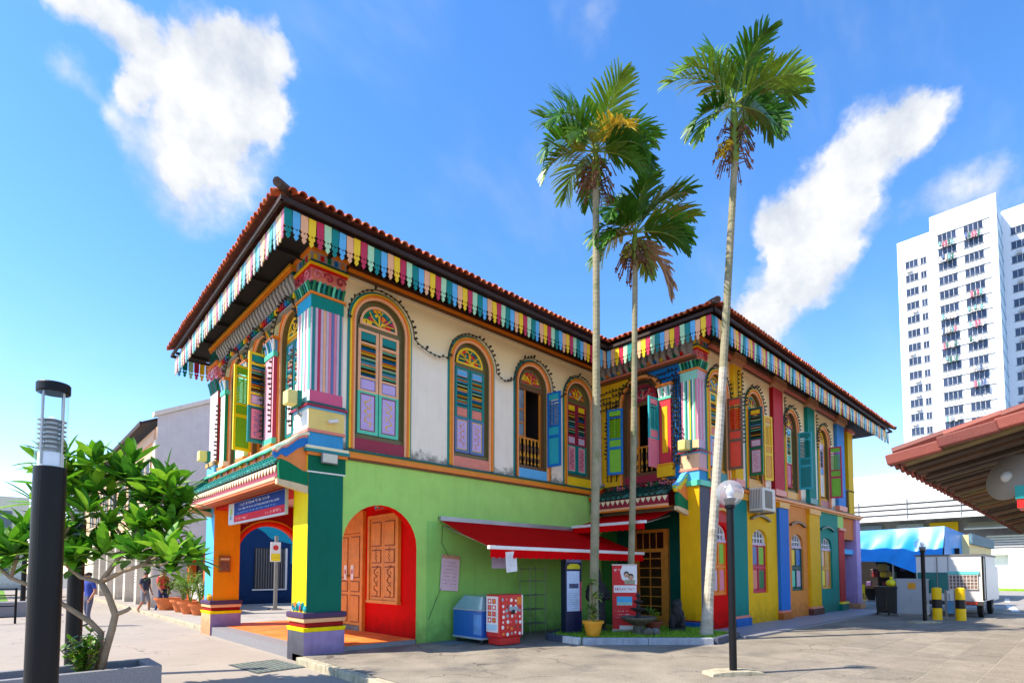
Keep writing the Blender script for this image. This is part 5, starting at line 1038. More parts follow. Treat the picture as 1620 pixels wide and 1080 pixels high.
def leafblade(b, p, d, ln, w, m, droop=.4, up=Vector((0, 0, 1))):
    d = d.normalized(); s_ = d.cross(up); s_ = s_.normalized() if s_.length > .01 else Vector((1, 0, 0)); v = []; pp = Vector(p); dd = d.copy(); pr = (.25, .95, 1, .7, .08)
    for j in range(5):
        v += [pp - s_ * w * pr[j] / 2, pp + s_ * w * pr[j] / 2]; dd = (dd + Vector((0, 0, -droop * .12 * j))).normalized(); pp = pp + dd * ln / 4
    b.add(v, [(2 * j, 2 * j + 1, 2 * j + 3, 2 * j + 2) for j in range(4)], m)
def shrub(t, z0, h, spread, n, ln, w, seed, stems=5, name='foliage', mats=leafm, low=.25):
    rnd = random.Random(seed); b = MB(); c = MB()
    for i in range(stems):
        a = rnd.uniform(0, 2 * PI); e_ = Vector((math.cos(a) * spread * rnd.random() * .6, math.sin(a) * spread * rnd.random() * .6, z0 + h * rnd.uniform(.6, 1))); s0 = Vector((rnd.uniform(-.03, .03), rnd.uniform(-.03, .03), z0)); mid = (s0 + e_) / 2 + Vector((rnd.uniform(-.05, .05), rnd.uniform(-.05, .05), 0)); c.tube([s0, mid, e_], .012, mat('shrub_stem', (120, 96, 66), rough=.8), 5, .005)
        for k in range(n // stems):
            s_ = rnd.uniform(low, 1); q = s0.lerp(mid, s_ * 2) if s_ < .5 else mid.lerp(e_, s_ * 2 - 1); a2 = rnd.uniform(0, 2 * PI); el = rnd.uniform(-.2, 1.0); leafblade(b, q, Vector((math.cos(a2) * math.cos(el), math.sin(a2) * math.cos(el), math.sin(el))), ln * rnd.uniform(.6, 1.1), w, mats[rnd.randrange(len(mats))], rnd.uniform(.1, .9))
    c.obj('stems', t); stuff(b.obj(name, t, fix=False))
t = thing('potted_plant', 'tall leafy plant in a yellow ochre pot on the kerb before the leftmost palm', 'potted plant', (5.36, -2.42, .27)); pot(t, terr2, .21, .33); shrub(t, .3, .42, .22, 70, .16, .05, 3, 5, low=.1)
b = MB(); 
for (x, z, sd) in ((-.05, 1.25, 1), (.12, .95, 2)): 
    b.tube([(0, 0, .3), (x * .4, 0, z * .6), (x, 0, z)], .012, mat('shrub_stem', (120, 96, 66)), 5)
    rnd = random.Random(sd)
    for k in range(26): a = rnd.uniform(0, 2 * PI); leafblade(b, (x, 0, z - rnd.random() * .15), Vector((math.cos(a), math.sin(a), rnd.uniform(-.3, .7))), .2, .05, leafm[rnd.randrange(3)], 1.2)
stuff(b.obj('tall_shoots', t, fix=False))
stone = mat('dark_carved_stone', (44, 42, 42), rough=.75, var=.45, scale=14, bump=.8, bscale=30); stone2 = mat('mossy_basin', (96, 92, 78), rough=.85, var=.4, scale=10, bump=.6)
t = thing('fountain', 'dark tiered stone fountain on a round mossy basin in front of the red banner', 'fountain', (6.62, -2.74, .24)); t.scale = (.8, .8, .86)
b = MB(); b.lathe([(.2, 0), (.16, .1), (.14, .22), (.2, .26), (.42, .36), (.5, .42), (.5, .46), (.4, .43)], stone2, 20); b.obj('basin', t)
b = MB(); b.lathe([(.12, .42), (.07, .5), (.06, .58), (.22, .66), (.24, .69), (.06, .70), (.05, .80), (.14, .86), (.15, .88), (.04, .90), (.035, .98), (.08, 1.03), (.03, 1.08), (.005, 1.14)], stone, 16); b.obj('tiers', t)
b = MB(); b.ball((-.16, -.42, .09), .15, stone2, 10, 6, (1.1, .9, .8)); b.ball((.14, -.46, .08), .14, mat('grey_boulder', (112, 108, 106), rough=.9, var=.3, scale=9, bump=.5), 10, 6, (1.1, 1, .8)); b.obj('boulders', t)
def figure(label, loc, seated, s=1.0, rz=0):
    t = thing('statue', label, 'statue', loc, rz); rnd = random.Random(int(s * 100) + seated)
    me = bpy.data.meshes.new('figure'); 
    if not seated:
        V = [(0, 0, .05), (0, 0, .35), (.02, 0, .75), (0, 0, 1.05), (0, .0, 1.22), (0, -.02, 1.38), (-.2, 0, 1.02), (-.28, -.08, .78), (-.12, -.2, .7), (.2, 0, 1.0), (.27, -.1, .75), (.1, -.2, .8), (0, 0, 1.55)]; E_ = [(0, 1), (1, 2), (2, 3), (3, 4), (4, 5), (3, 6), (6, 7), (7, 8), (3, 9), (9, 10), (10, 11), (5, 12)]; rad = [.26, .21, .17, .18, .08, .11, .08, .06, .05, .08, .06, .05, .03]
    else:
        V = [(0, 0, .08), (0, 0, .3), (0, -.03, .5), (0, -.08, .66), (0, -.2, .66), (-.14, -.16, .06), (-.13, -.12, .3), (.14, -.16, .06), (.13, -.12, .3), (-.18, .1, .08), (.18, .1, .08), (-.09, -.02, .8), (.09, -.02, .8)]; E_ = [(0, 1), (1, 2), (2, 3), (3, 4), (6, 5), (2, 6), (8, 7), (2, 8), (0, 9), (0, 10), (3, 11), (3, 12)]; rad = [.17, .17, .15, .15, .09, .06, .07, .06, .07, .1, .1, .03, .03]
    me.from_pydata([tuple(c * s for c in v) for v in V], E_, []); o = ob('figure', me, t); sm = o.modifiers.new('skin', 'SKIN')
    for i, sv in enumerate(me.skin_vertices[0].data): sv.radius = (rad[i] * s, rad[i] * s); sv.use_root = i == 0
    o.modifiers.new('sub', 'SUBSURF').levels = 2; o.modifiers['sub'].render_levels = 2; me.materials.append(stone)
    tx = bpy.data.textures.get('carve') or bpy.data.textures.new('carve', 'CLOUDS'); tx.noise_scale = .09; dm = o.modifiers.new('carve', 'DISPLACE'); dm.texture = tx; dm.strength = .07 * s; dm.texture_coords = 'LOCAL'
    b = MB(); b.box(-.2 * s, .2 * s, -.2 * s, .2 * s, -.04, .07 * s, stone); b.obj('base', t, bev=.02); return t
figure('tall dark carved stone figure in shade left of the red banner', (6.55, -1.62, .25), 0, 1.0, -.6)
figure('small dark seated stone lion at the foot of the ochre pillar', (7.95, -2.95, .25), 1, .92, -.9)
t = thing('potted_plant', 'small red-brown pot of yellow-green leaves right of the fountain', 'potted plant', (7.25, -2.72, .24)); pot(t, mat('brown_pot', (122, 60, 44), rough=.6, var=.2), .2, .26); shrub(t, .22, .35, .25, 60, .16, .05, 8, 5)
# pull-up banner
t = thing('pull_up_banner', 'tall red pull-up banner with portrait and blue picture beside the fountain', 'banner', (6.78, -2.26, .24), R(-48)); t.scale = (.86, 1, .95)
bred = mat('banner_red', (206, 18, 28), rough=.5, var=.04); bw = mat('banner_white', (226, 222, 220), rough=.5, var=.05)
b = MB(); b.box(-.34, .34, 0, .012, .05, 1.66, bred); b.obj('sheet', t)
b = MB(); b.box(-.36, .36, -.06, .07, 0, .07, alu); b.obj('foot', t)
b = MB(); b.box(-.35, .35, -.01, .022, 1.66, 1.69, alu); b.obj('top_rail', t)
b = MB(); b.poly([(.338 * 1.0, -.003, 1.18), (.338, -.003, 1.655), (-.06, -.003, 1.655), (-.12, -.003, 1.5), (-.08, -.003, 1.32), (.08, -.003, 1.2)], bw); b.obj('white_print', t); b = MB(); b.box(-.30, .32, -.004, -.001, .98, 1.16, bw); b.obj('white_print', t); b = MB(); b.box(-.15, .25, -.004, -.001, .06, .16, bw); b.obj('white_print', t)
b = MB(); skinp = mat('print_skin', (196, 150, 120), rough=.5, var=.2); hairp = mat('print_hair', (60, 48, 40), rough=.5); clp = mat('print_cloth', (150, 150, 120), rough=.5, var=.4, scale=20)
for x, z, r in ((.05, 1.42, .075), (.17, 1.36, .08)): b.lathe([(r, -.006), (.001, -.007)], hairp, 12, (x, 0, z + .02), ax='y'); b.lathe([(r * .8, -.008), (.001, -.009)], skinp, 12, (x, 0, z - .01), ax='y')
b.box(.0, .28, -.0075, -.005, 1.19, 1.30, clp); b.obj('portrait_print', t)
b = MB(); b.box(-.22, .2, -.004, -.001, .66, .88, mat('print_sky', (70, 170, 214), rough=.5, var=.2, scale=6)); b.box(-.22, .2, -.0055, -.003, .66, .74, mat('print_town', (150, 190, 180), rough=.5, var=.5, scale=30)); b.obj('picture_print', t)
def scribble(b, x0, x1, z, h, m, seed, y=-.0055, gap=.3):
    """a line of small illegible print"""
    rnd = random.Random(seed); x = x0
    while x < x1:
        w = h * rnd.uniform(.28, .6)
        if rnd.random() > .16:
            k = rnd.randrange(4); y2 = y - .001
            if k != 1: b.box(x, x + w * .25, y, y2 + .0005, z, z + h * rnd.choice((.7, 1)), m)
            if k != 2: b.box(x + w * .25, x + w, y, y2 + .0005, z + h * rnd.choice((0, .4, .62)), z + h * rnd.choice((.2, .75)) + h * .02, m)
            if k == 3: b.box(x + w * .75, x + w, y, y2 + .0005, z, z + h * .7, m)
        x += w + h * gap
b = MB(); scribble(b, -.26, .28, 1.04, .07, bred, 1); scribble(b, -.28, -.1, 1.52, .06, bw, 2, -.002); scribble(b, -.25, .05, .5, .04, bw, 3, -.002); scribble(b, -.25, .15, .42, .035, bw, 4, -.002); scribble(b, -.25, .1, .35, .035, bw, 5, -.002); stuff(b.obj('small_print', t))
# information pillar
t = thing('information_totem', 'narrow dark blue information totem with white notice panel under the awning', 'totem', (5.72, -1.5, .13), R(-18))
navy = mat('totem_navy', (24, 26, 66), rough=.4, var=.1)
b = MB(); b.box(-.22, .22, -.11, .11, 0, 1.93, navy); b.obj('body', t, bev=.01)
b = MB(); b.box(-.19, .15, -.122, -.111, .62, 1.55, mat('totem_notice', (190, 206, 232), rough=.4, var=.12, scale=9)); b.obj('notice_panel', t)
b = MB(); b.box(-.2, .2, -.124, -.112, 1.76, 1.9, mat('totem_head', (110, 120, 190), rough=.4, var=.3, scale=20)); b.obj('header', t)
b = MB(); b.prism([(-.18, 1.6), (.16, 1.6), (.17, 1.66), (.1, 1.72), (-.1, 1.72), (-.18, 1.66)], 'y', -.124, -.112, mat('totem_yellow', (206, 196, 20), rough=.4, var=.2)); b.obj('yellow_badge', t)
b = MB(); b.box(.155, .205, -.124, -.112, .62, 1.3, mat('totem_stripe', (190, 60, 90), rough=.5, var=.6, scale=16)); b.obj('side_strip', t)
b = MB(); ink = mat('print_ink', (60, 66, 96), rough=.5)
for i in range(9): scribble(b, -.16, .12, 1.02 - i * .042, .022, ink, 20 + i, -.1225)
b.box(-.13, .12, -.1235, -.121, 1.15, 1.26, mat('totem_photo', (70, 76, 110), rough=.4, var=.5, scale=20)); stuff(b.obj('small_print', t))

# ------------------------------------------------------------------ freezer and cooler on the green wall
t = thing('chest_freezer', 'blue chest freezer with slanted glass lid against the green wall', 'freezer', (3.32, -.1, .13))
fb = mat('freezer_blue', (18, 92, 178), rough=.3, var=.06, coat=.4); fg = mat('freezer_grey', (150, 168, 176), rough=.35, var=.1)
b = MB(); b.box(0, .75, -.98, 0, .13, .70, fb); b.obj('body', t, bev=.01)
b = MB(); b.box(-.012, .76, -.99, .005, .70, .73, fg); b.box(-.012, .76, -.99, .005, .10, .14, fg); b.obj('trim', t)
b = MB(); b.add([(0, -.98, .731), (.75, -.98, .731), (.75, 0, .731), (0, 0, .731), (0.03, -.98, 1.0), (.75, -.98, 1.04), (.75, -.3, 1.04), (.03, -.35, 1.02)], [(0, 3, 7, 4), (4, 7, 6, 5), (0, 4, 5, 1), (3, 2, 6, 7), (1, 5, 6, 2)], mat('lid_glass', (120, 160, 176), rough=.08, var=.15, spec=.8)); b.obj('lid', t)
b = MB()
for x in (.08, .66):
    for y in (-.9, -.08): b.lathe([(.03, 0), (.045, .02), (.045, .07), (.02, .1)], mat('caster', (40, 40, 42), rough=.6), 10, (x, y, 0))
stuff(b.obj('casters', t))
b = MB(); b.box(-.004, .0, -.97, -.72, .2, .62, mat('freezer_sticker', (90, 150, 210), rough=.4, var=.3)); b.obj('sticker', t)
t = thing('drinks_cooler', 'red and white printed drinks cooler at the street end of the blue freezer', 'cooler', (3.42, -1.52, .13))
cr = mat('cooler_red', (206, 26, 30), rough=.35, var=.08, coat=.3); cw = mat('cooler_white', (232, 224, 218), rough=.4, var=.05)
b = MB(); b.box(0, .68, 0, .42, .16, 1.06, cr); b.obj('body', t, bev=.03)
b = MB(); b.box(.06, .62, .02, .40, .02, .16, cr); b.obj('base', t)
b = MB(); b.box(-.012, -.001, .03, .39, .28, 1.02, cw); b.obj('side_panel', t)
b = MB(); b.box(.05, .64, -.012, -.001, .2, 1.0, cr); b.box(.5, .64, -.014, -.0122, .84, 1.0, mat('cooler_orange', (232, 120, 20), rough=.4)); b.box(.64, .675, -.013, -.001, .2, 1.04, cw); b.obj('front_panel', t)
b = MB(); pc = [mat('print_' + n, c, rough=.4, var=.1) for n, c in (('orange', (236, 140, 30)), ('white', (240, 232, 226)), ('pink', (236, 110, 110)), ('brown', (110, 60, 60)), ('grey', (150, 160, 170)))]
random.seed(77)
for i in range(5):
    for j in range(7):
        x, z = .10 + i * .12 + random.uniform(-.02, .02), .25 + j * .115 + random.uniform(-.02, .02)
        if x > .48 and z > .8: continue
        b.ball((x, -.013, z), random.uniform(.025, .042), pc[random.randrange(5) if random.random() > .3 else 1], 7, 4, (1, .12, 1))
for i in range(2):
    for j in range(4): b.box(-.0145, -.012, .09 + i * .14, .2 + i * .14, .48 + j * .13, .58 + j * .13, cr); b.ball((-.0145, .145 + i * .14, .53 + j * .13), .035, pc[(i + j * 2) % 3], 7, 4, (.12, 1, 1))
b.box(-.0145, -.012, .06, .37, .32, .44, mat('cooler_label', (170, 206, 226), rough=.4, var=.2)); stuff(b.obj('printed_pattern', t))
b = MB(); b.box(.26, .5, -.05, -.012, .72, .80, fg); b.ball((.36, -.04, .70), .05, mat('caster', (40, 40, 42)), 8, 5); b.obj('handle', t)
b = MB(); b.quad((2.75, -.62, .1325), (3.7, -.62, .1325), (3.9, -.02, .1325), (2.75, -.02, .1325), mat('ramp_plate', (110, 124, 130), rough=.7, var=.15, scale=4)); 
tag(b.obj('floor_plate'), 'flat grey plate on the ground before the blue freezer', 'plate')
# wire rack further along the wall
t = thing('wire_rack', 'dark wire shelf rack in shade beside the information totem', 'rack', (5.35, -.5, .13)); wirem = mat('rack_wire', (120, 130, 120), rough=.5, metal=.5)
b = MB()
for x in (0, .55):
    for y in (0, .35): b.tube([(x, y, 0), (x, y, 1.7)], .012, wirem, 5)
b.obj('uprights', t) if False else stuff(b.obj('uprights', t))
for z in (.25, .6, .95, 1.3, 1.6):
    b = MB(); b.box(0, .55, 0, .35, z, z + .02, wirem); b.obj('shelf', t)
# posters on the wall
def poster(name, label, loc, rz, w, h, m, tilt=0, n=7, ic=None):
    t = thing(name, label, 'poster', loc, rz); t.rotation_euler = (0, tilt, rz); b = MB(); b.box(-w / 2, w / 2, -.012, 0, 0, h, m); b.obj('board', t)
    b = MB()
    for i in range(n): scribble(b, -w * .38, w * .36, h * .78 - i * h * .1, h * .032, ic or ink, hash(name) % 50 + i if False else 60 + i + int(w * 100), -.0135)
    stuff(b.obj('print', t)); return t
pp = mat('poster_pink', (222, 190, 200), rough=.5, var=.06, scale=8)
t = poster('price_board', 'pale pink price board hung slightly tilted on the green wall above the freezer', (3.28, .02, 1.24), 0, .5, .8, pp, R(4), 7)
b = MB(); b.box(-.25, .25, -.016, -.0125, .72, .8, mat('poster_wood', (196, 150, 110), rough=.6, var=.2)); b.obj('header', t)
b = MB(); b.tube([(3.1, .02, 2.7), (3.05, -.02, 2.3), (3.25, .0, 2.02)], .006, wire, 4); tag(b.obj('cord'), 'thin dark cord holding up the pink price board', 'cord'); b = MB(); b.tube([(3.05, .0, 1.3), (2.85, .0, .9), (2.72, .0, .62)], .006, wire, 4); tag(b.obj('cord'), 'thin dark cord trailing from the bottom of the pink price board', 'cord')
poster('hanging_notice', 'lilac notice hanging behind the white paper under the long awning', (4.1, -.75, 1.74), 0, .42, .28, mat('poster_lilac', (180, 170, 206), rough=.5), 0, 5)
poster('hanging_notice', 'white paper hanging from the left end of the long awning bar', (3.62, -1.69, 1.66), 0, .3, .42, mat('poster_white', (226, 222, 222), rough=.5), R(-5), 6)
# signboard over the porch
t = thing('signboard', 'long blue and red signboard with grey end panel above the porch opening', 'sign', (-.12, 0, 2.78), -PI / 2)
b = MB(); b.box(-4.3, -.74, 0, .06, 0, .50, mat('sign_grey', (186, 196, 200), rough=.5, var=.08)); b.obj('board', t)
b = MB(); b.box(-3.86, -.76, -.006, -.001, .19, .49, mat('sign_blue', (6, 58, 140), rough=.6, spec=.1, var=.12, scale=3)); b.obj('blue_field', t)
b = MB(); b.box(-3.86, -.76, -.006, -.001, .04, .19, mat('sign_red', (206, 24, 52), rough=.6, spec=.1, var=.08)); b.obj('red_band', t)
b = MB(); sw = mat('sign_white', (220, 228, 236), rough=.4); scribble(b, -3.5, -1.6, .385, .075, sw, 3, -.0065, .2); scribble(b, -3.6, -1.0, .30, .05, sw, 4, -.0065); scribble(b, -3.65, -1.2, .22, .04, mat('sign_pale', (120, 180, 230), rough=.4), 5, -.0065); sp = mat('sign_pink', (246, 170, 160), rough=.4); scribble(b, -3.7, -2.9, .08, .07, sp, 6, -.0065); scribble(b, -1.9, -.9, .08, .07, sp, 7, -.0065)
b.ball((-4.08, -.004, .30), .09, mat('sign_leaf', (150, 176, 60), rough=.5, var=.3), 8, 4, (1, .05, 1)); b.ball((-4.12, -.004, .16), .07, mat('sign_leaf2', (90, 150, 190), rough=.5, var=.3), 8, 4, (1, .05, .7)); stuff(b.obj('lettering', t))
# small fittings
lampy = mat('lamp_box_yellow', (226, 206, 120), rough=.4, var=.1); steel = mat('grey_steel', (132, 130, 128), rough=.45, metal=.4)
def flood(label, loc, rz):
    t = thing('floodlight', label, 'floodlight', loc, rz); b = MB(); b.box(-.13, .13, -.2, 0, 0, .26, lampy, .0, 0); b.obj('housing', t, bev=.02); b = MB(); b.box(-.145, .145, -.02, .06, -.01, .27, P('lamp_back', (40, 120, 104))); b.obj('back', t); b = MB(); b.tube([(0, .03, 0), (0, .06, -.15), (0, .12, -.18)], .02, steel, 6); b.obj('bracket', t); return t
flood('boxy yellow floodlight on the striped corner pilaster', (-.12, .32, 4.80), -PI / 2)
flood('boxy yellow floodlight at the far end of the porch canopy', (-.22, 5.95, 4.55), -PI / 2)
flood('boxy straw-coloured floodlight on the wing corner above the tall palm', (8.72, -2.84, 4.78), -PI / 2)
t = thing('wall_lamp', 'slim rectangular floodlight under the belt moulding on the bottle green pillar', 'lamp', (.38, -.06, 3.70)); b = MB(); b.box(-.16, .16, -.06, 0, 0, .2, steel); b.obj('housing', t, bev=.01); b = MB(); b.box(-.14, .14, -.066, -.061, .02, .18, mat('lamp_lens', (214, 206, 180), rough=.15)); b.obj('lens', t)
t = thing('security_camera', 'white bullet security camera on the cream block of the corner pilaster', 'camera', (.40, -.02, 4.52)); b = MB(); b.tube([(0, 0, 0), (-.0, -.08, 0)], .03, cw, 8); b.obj('mount', t); b = MB(); b.tube([(-.05, -.10, -.02), (.09, -.12, .01)], .035, cw, 10); b.tube([(.085, -.12, .01), (.11, -.125, .015)], .04, cw, 10); b.obj('body', t)
t = thing('notice_box', 'small brown framed notice box on the orange pillar', 'notice box', (.30, 6.0, 1.66)); b = MB(); b.box(-.14, .14, -.02, .03, 0, .44, mat('box_wood', (150, 84, 30), rough=.5, var=.2)); b.obj('case', t); b = MB(); b.box(-.1, .1, -.024, -.018, .05, .27, mat('box_photo', (120, 70, 50), rough=.3, var=.6, scale=30)); b.box(-.11, .11, -.026, -.018, .32, .37, mat('box_label', (220, 190, 140), rough=.5)); b.obj('photo', t)
t = thing('meter_box', 'small timber box with wires under the canopy beside the orange pillar', 'box', (.52, 5.97, 2.98)); b = MB(); b.box(0, .3, -.12, .02, 0, .28, mat('meter_wood', (150, 104, 70), rough=.6, var=.3)); b.obj('case', t); b = MB(); b.tube([(.1, -.13, .2), (-.1, -.2, .06), (-.22, -.22, .05)], .02, wire, 5); b.obj('wires', t)
t = thing('air_conditioner', 'white outdoor air conditioner unit on a bracket between wing windows', 'air conditioner', (12.08, YD - .06, 3.42)); acw = mat('ac_white', (216, 208, 192), rough=.5, var=.08)
b = MB(); b.box(-.45, .45, -.42, -.02, 0, .66, acw); b.obj('case', t, bev=.02)
b = MB(); b.box(-.458, -.45, -.38, -.06, .06, .60, mat('ac_fins', (90, 92, 96), rough=.5)); 
for i in range(7): b.box(-.468, -.458, -.37 + i * .045, -.35 + i * .045, .06, .60, acw)
stuff(b.obj('side_fins', t))
b = MB(); b.box(-.3, .2, -.43, -.421, .08, .58, mat('ac_grille', (120, 108, 92), rough=.6)); b.obj('fan_grille', t)
b = MB(); b.box(-.4, -.36, -.40, .0, -.05, 0, steel); b.box(.36, .4, -.40, .0, -.05, 0, steel); stuff(b.obj('bracket', t))

# ------------------------------------------------------------------ lamp posts
postm = mat('lamp_black', (16, 16, 20), rough=.45, var=.15, spec=.25); globe = glass('globe_glass', (.9, .92, .94), .06, 1.8, .22); bulbw = mat('frosted_bulb', (220, 226, 230), rough=.3)
def globe_lamp(label, loc, h, r=.2, slab=True):
    t = thing('street_lamp', label, 'street lamp', loc, group='globe street lamps')
    b = MB(); b.lathe([(.055, 0), (.055, h - .42), (.075, h - .41), (.075, h - .30), (.09, h - .29), (.09, h - .26)], postm, 14); b.obj('post', t, smooth=False)
    b = MB(); b.ball((0, 0, h - r + .02), r, globe, 24, 16); b.obj('globe', t, smooth=True)
    b = MB(); b.lathe([(.05, h - .30), (.05, h - .2), (.035, h - .17), (.06, h - .1), (.03, h - .02), (.005, h + .02)], bulbw, 12, (0, 0, -.06)); b.obj('bulb', t)
    b = MB(); b.prism([(-.42, 0), (.42, 0), (.40, .05), (.2, .075), (-.2, .075), (-.40, .05)], 'y', -.17, .17, kerbm); b.obj('footing', t, (0, 0, -.01), R(-36)); return t
globe_lamp('black street lamp with clear glass globe in the foreground before the wing', (3.92, -6.2, .13), 2.90)
globe_lamp('distant black street lamp with glass globe beside the grey cabinet', (16.3, -6.40, .13), 2.55)
def light_column(label, loc, detail=True):
    t = thing('light_column', label, 'lamp', loc, group='black light columns along the street'); r = .107; gz = 2.49
    b = MB(); b.lathe([(r * 1.02, 0), (r, gz), (r * .97, gz + .002)], postm, 32); b.obj('post', t)
    b = MB(); b.lathe([(r * .96, gz + .003), (r * .96, 3.10)], glass('column_glass', (.94, .96, .97), .02, 1.6), 32); b.obj('glass', t)
    b = MB(); b.lathe([(r * .6, gz + .003), (r * .78, gz + .01), (r * .78, gz + .12), (r * .36, gz + .14), (r * .36, gz + .40), (.005, gz + .42)], mat('column_frost', (226, 232, 236), rough=.35), 20); b.obj('reflector', t)
    for i in range(7):
        b = MB(); b.lathe([(r * .6, 0), (r * .88, .01), (r * .6, .017)], alu, 24, (0, 0, gz + .145 + i * .038)); b.obj('louvre_ring', t)
    b = MB()
    for i in range(4): a = PI / 4 + i * PI / 2; b.tube([(r * .84 * math.cos(a), r * .84 * math.sin(a), gz + .02), (r * .84 * math.cos(a), r * .84 * math.sin(a), 3.1)], .008, alu, 6)
    stuff(b.obj('rods', t))
    b = MB(); b.lathe([(r * 1.02, 3.101), (r * 1.05, 3.11), (r * 1.05, 3.17), (r * .98, 3.18)], postm, 32); b.obj('cap', t)
light_column('tall black light column with clear ribbed glass head, nearest at the left edge', (-3.86, -4.2, 0))
light_column('black light column behind the planted tree trunk', (-3.22, 1.17, 0))
light_column('right one of two distant black light columns at the far left', (-2.99, 23.4, 0))
light_column('left one of two distant black light columns at the far left', (-3.11, 27.6, 0))
# ------------------------------------------------------------------ frangipani in its granite planter
t = thing('planter', 'rectangular speckled grey planter box at the lower left corner', 'planter', (-2.5, -1.4, 0)); 
b = MB(); b.box(-2.2, 0, 0, .12, 0, .42, granite); b.box(-2.2, 0, .75, .87, 0, .42, granite); b.box(-.14, 0, .12, .75, 0, .42, granite); b.box(-2.2, -2.06, .12, .75, 0, .42, granite); b.obj('box', t)
b = MB(); b.quad((-2.06, .12, .30), (-.14, .12, .30), (-.14, .75, .30), (-2.06, .75, .30), soil); b.obj('soil', t)
fbark = mat('frangipani_bark', (146, 124, 100), rough=.85, var=.25, scale=8, bump=.5, bscale=25)
fleaf = [mat('frangipani_leaf_%d' % i, c, rough=.5, var=.28, scale=9, sss=.28, spec=.3) for i, c in enumerate([(104, 164, 34), (80, 140, 30), (140, 188, 48), (60, 116, 30)])]
def tl(x, y, dpt=0.0):                              # tree space: metres right of and above the root
    return Vector((0, 0, (1040 - y) * .0083)) + _r * ((x - 150) * .0083) + _f * dpt
ft = thing('frangipani_tree', 'small frangipani tree with glossy leaf rosettes growing in the planter', 'tree', (-3.12, -.95, .3))
br = [([(150, 1045, 0), (158, 1005, 0), (166, 968, .02), (168, 945, .05), (156, 915, .05), (146, 893, .02)], .05, .036), ([(134, 1045, .1), (140, 1000, .1), (142, 975, .1), (128, 956, .05), (98, 934, 0), (62, 905, -.1), (20, 886, -.15), (2, 866, -.2)], .046, .02),
      ([(146, 893, .02), (180, 876, .0), (222, 866, -.1), (262, 848, -.2)], .034, .018), ([(146, 893, .02), (160, 862, .1), (172, 832, .2), (190, 790, .3)], .034, .018), ([(146, 893, .02), (110, 885, .05), (84, 868, .1), (60, 830, .2)], .03, .018),
      ([(168, 945, .05), (184, 938, .08), (188, 934, .1)], .03, .022), ([(172, 832, .2), (140, 800, .3), (130, 745, .4)], .024, .014), ([(190, 790, .3), (214, 768, .3), (222, 748, .3)], .022, .014), ([(60, 830, .2), (36, 790, .25), (30, 735, .3)], .022, .014), ([(60, 830, .2), (90, 790, .1), (84, 760, .0)], .022, .014), ([(222, 866, -.1), (240, 830, .1), (236, 812, .2)], .022, .014), ([(222, 866, -.1), (266, 866, -.3), (284, 862, -.4)], .02, .014), ([(20, 886, -.15), (24, 850, -.1), (10, 812, 0)], .022, .014)]
b = MB()
for pts, r0, r1 in br: b.tube([tl(*p) for p in pts], r0, fbark, 8, r1)
b.obj('trunk', ft, smooth=True)
def fl_mesh(m, seed):
    rnd = random.Random(seed); b = MB(); ln, w = .40, .12; n = 7; dr = rnd.uniform(.05, .45); v = []; z = 0; x = 0; a = 0
    for i in range(n + 1):
        s_ = i / n; ww = w * (math.sin(PI * min(1, .06 + s_ * .9)) ** .75) * (1 if s_ < .95 else .5) * (.25 if i == 0 else 1) * .5; v += [(x, -ww, z + ww * .28), (x, 0, z), (x, ww, z + ww * .28)]; a -= dr / n; x += math.cos(a) * ln / n; z += math.sin(a) * ln / n
    b.add(v, [q for i in range(n) for q in ((3 * i, 3 * i + 3, 3 * i + 4, 3 * i + 1), (3 * i + 1, 3 * i + 4, 3 * i + 5, 3 * i + 2))], m); return b.mesh('leaf', True)
flm = [fl_mesh(fleaf[i % 4], i) for i in range(8)]
crown = ob('crown', None, ft)
tips = [(48, 700, .35), (96, 712, .4), (12, 708, .45), (150, 708, .45), (28, 722, .3), (62, 758, .05), (8, 778, .3), (22, 808, 0), (66, 812, .15), (112, 796, .1), (134, 728, .4), (162, 742, .35), (196, 766, .3), (224, 742, .3), (236, 768, .25), (176, 806, .2), (140, 846, .1), (212, 846, -.1), (264, 842, -.2), (290, 858, -.4), (240, 806, .2), (26, 846, -.2), (96, 858, .1), (62, 846, -.1), (206, 800, .0), (100, 760, .35), (0, 850, -.2)]
random.seed(51); cnt = 0
for (x, y, dd) in tips:
    c = tl(x, y - (18 if y < 800 else 0), dd); tilt = Vector(((x - 150) * .0022, 0, 1)); ax = (Vector((0, 0, 1)) + _r * ((x - 150) * .0030) + _f * random.uniform(-.5, .2)).normalized(); rotm = ax.to_track_quat('Z', 'Y').to_matrix()
    for k in range(11):
        if cnt >= 299: break
        ang = k * 2.4 + random.random(); el = R(74 - k * 6.0 + random.uniform(-8, 8)); d_ = Vector((math.cos(ang) * math.cos(el), math.sin(ang) * math.cos(el), math.sin(el))); d_ = rotm @ d_; up = Vector((0, 0, 1)); side = up.cross(d_); side = side.normalized() if side.length > .05 else Vector((1, 0, 0)); nn = d_.cross(side)
        o = ob('leaf', flm[random.randrange(8)], crown, c + d_ * .02 + Vector((0, 0, -.004 * k))); M3 = Matrix((d_, side, nn)).transposed(); o.rotation_euler = (M3 @ Matrix.Rotation(random.uniform(-.4, .4), 3, 'X')).to_euler(); o.scale = (1, 1, 1) if k > 1 else (.75, .8, 1); s_ = random.uniform(.8, 1.2); o.scale = [q * s_ for q in o.scale]; cnt += 1
fb2 = MB(); rnd = random.Random(5)
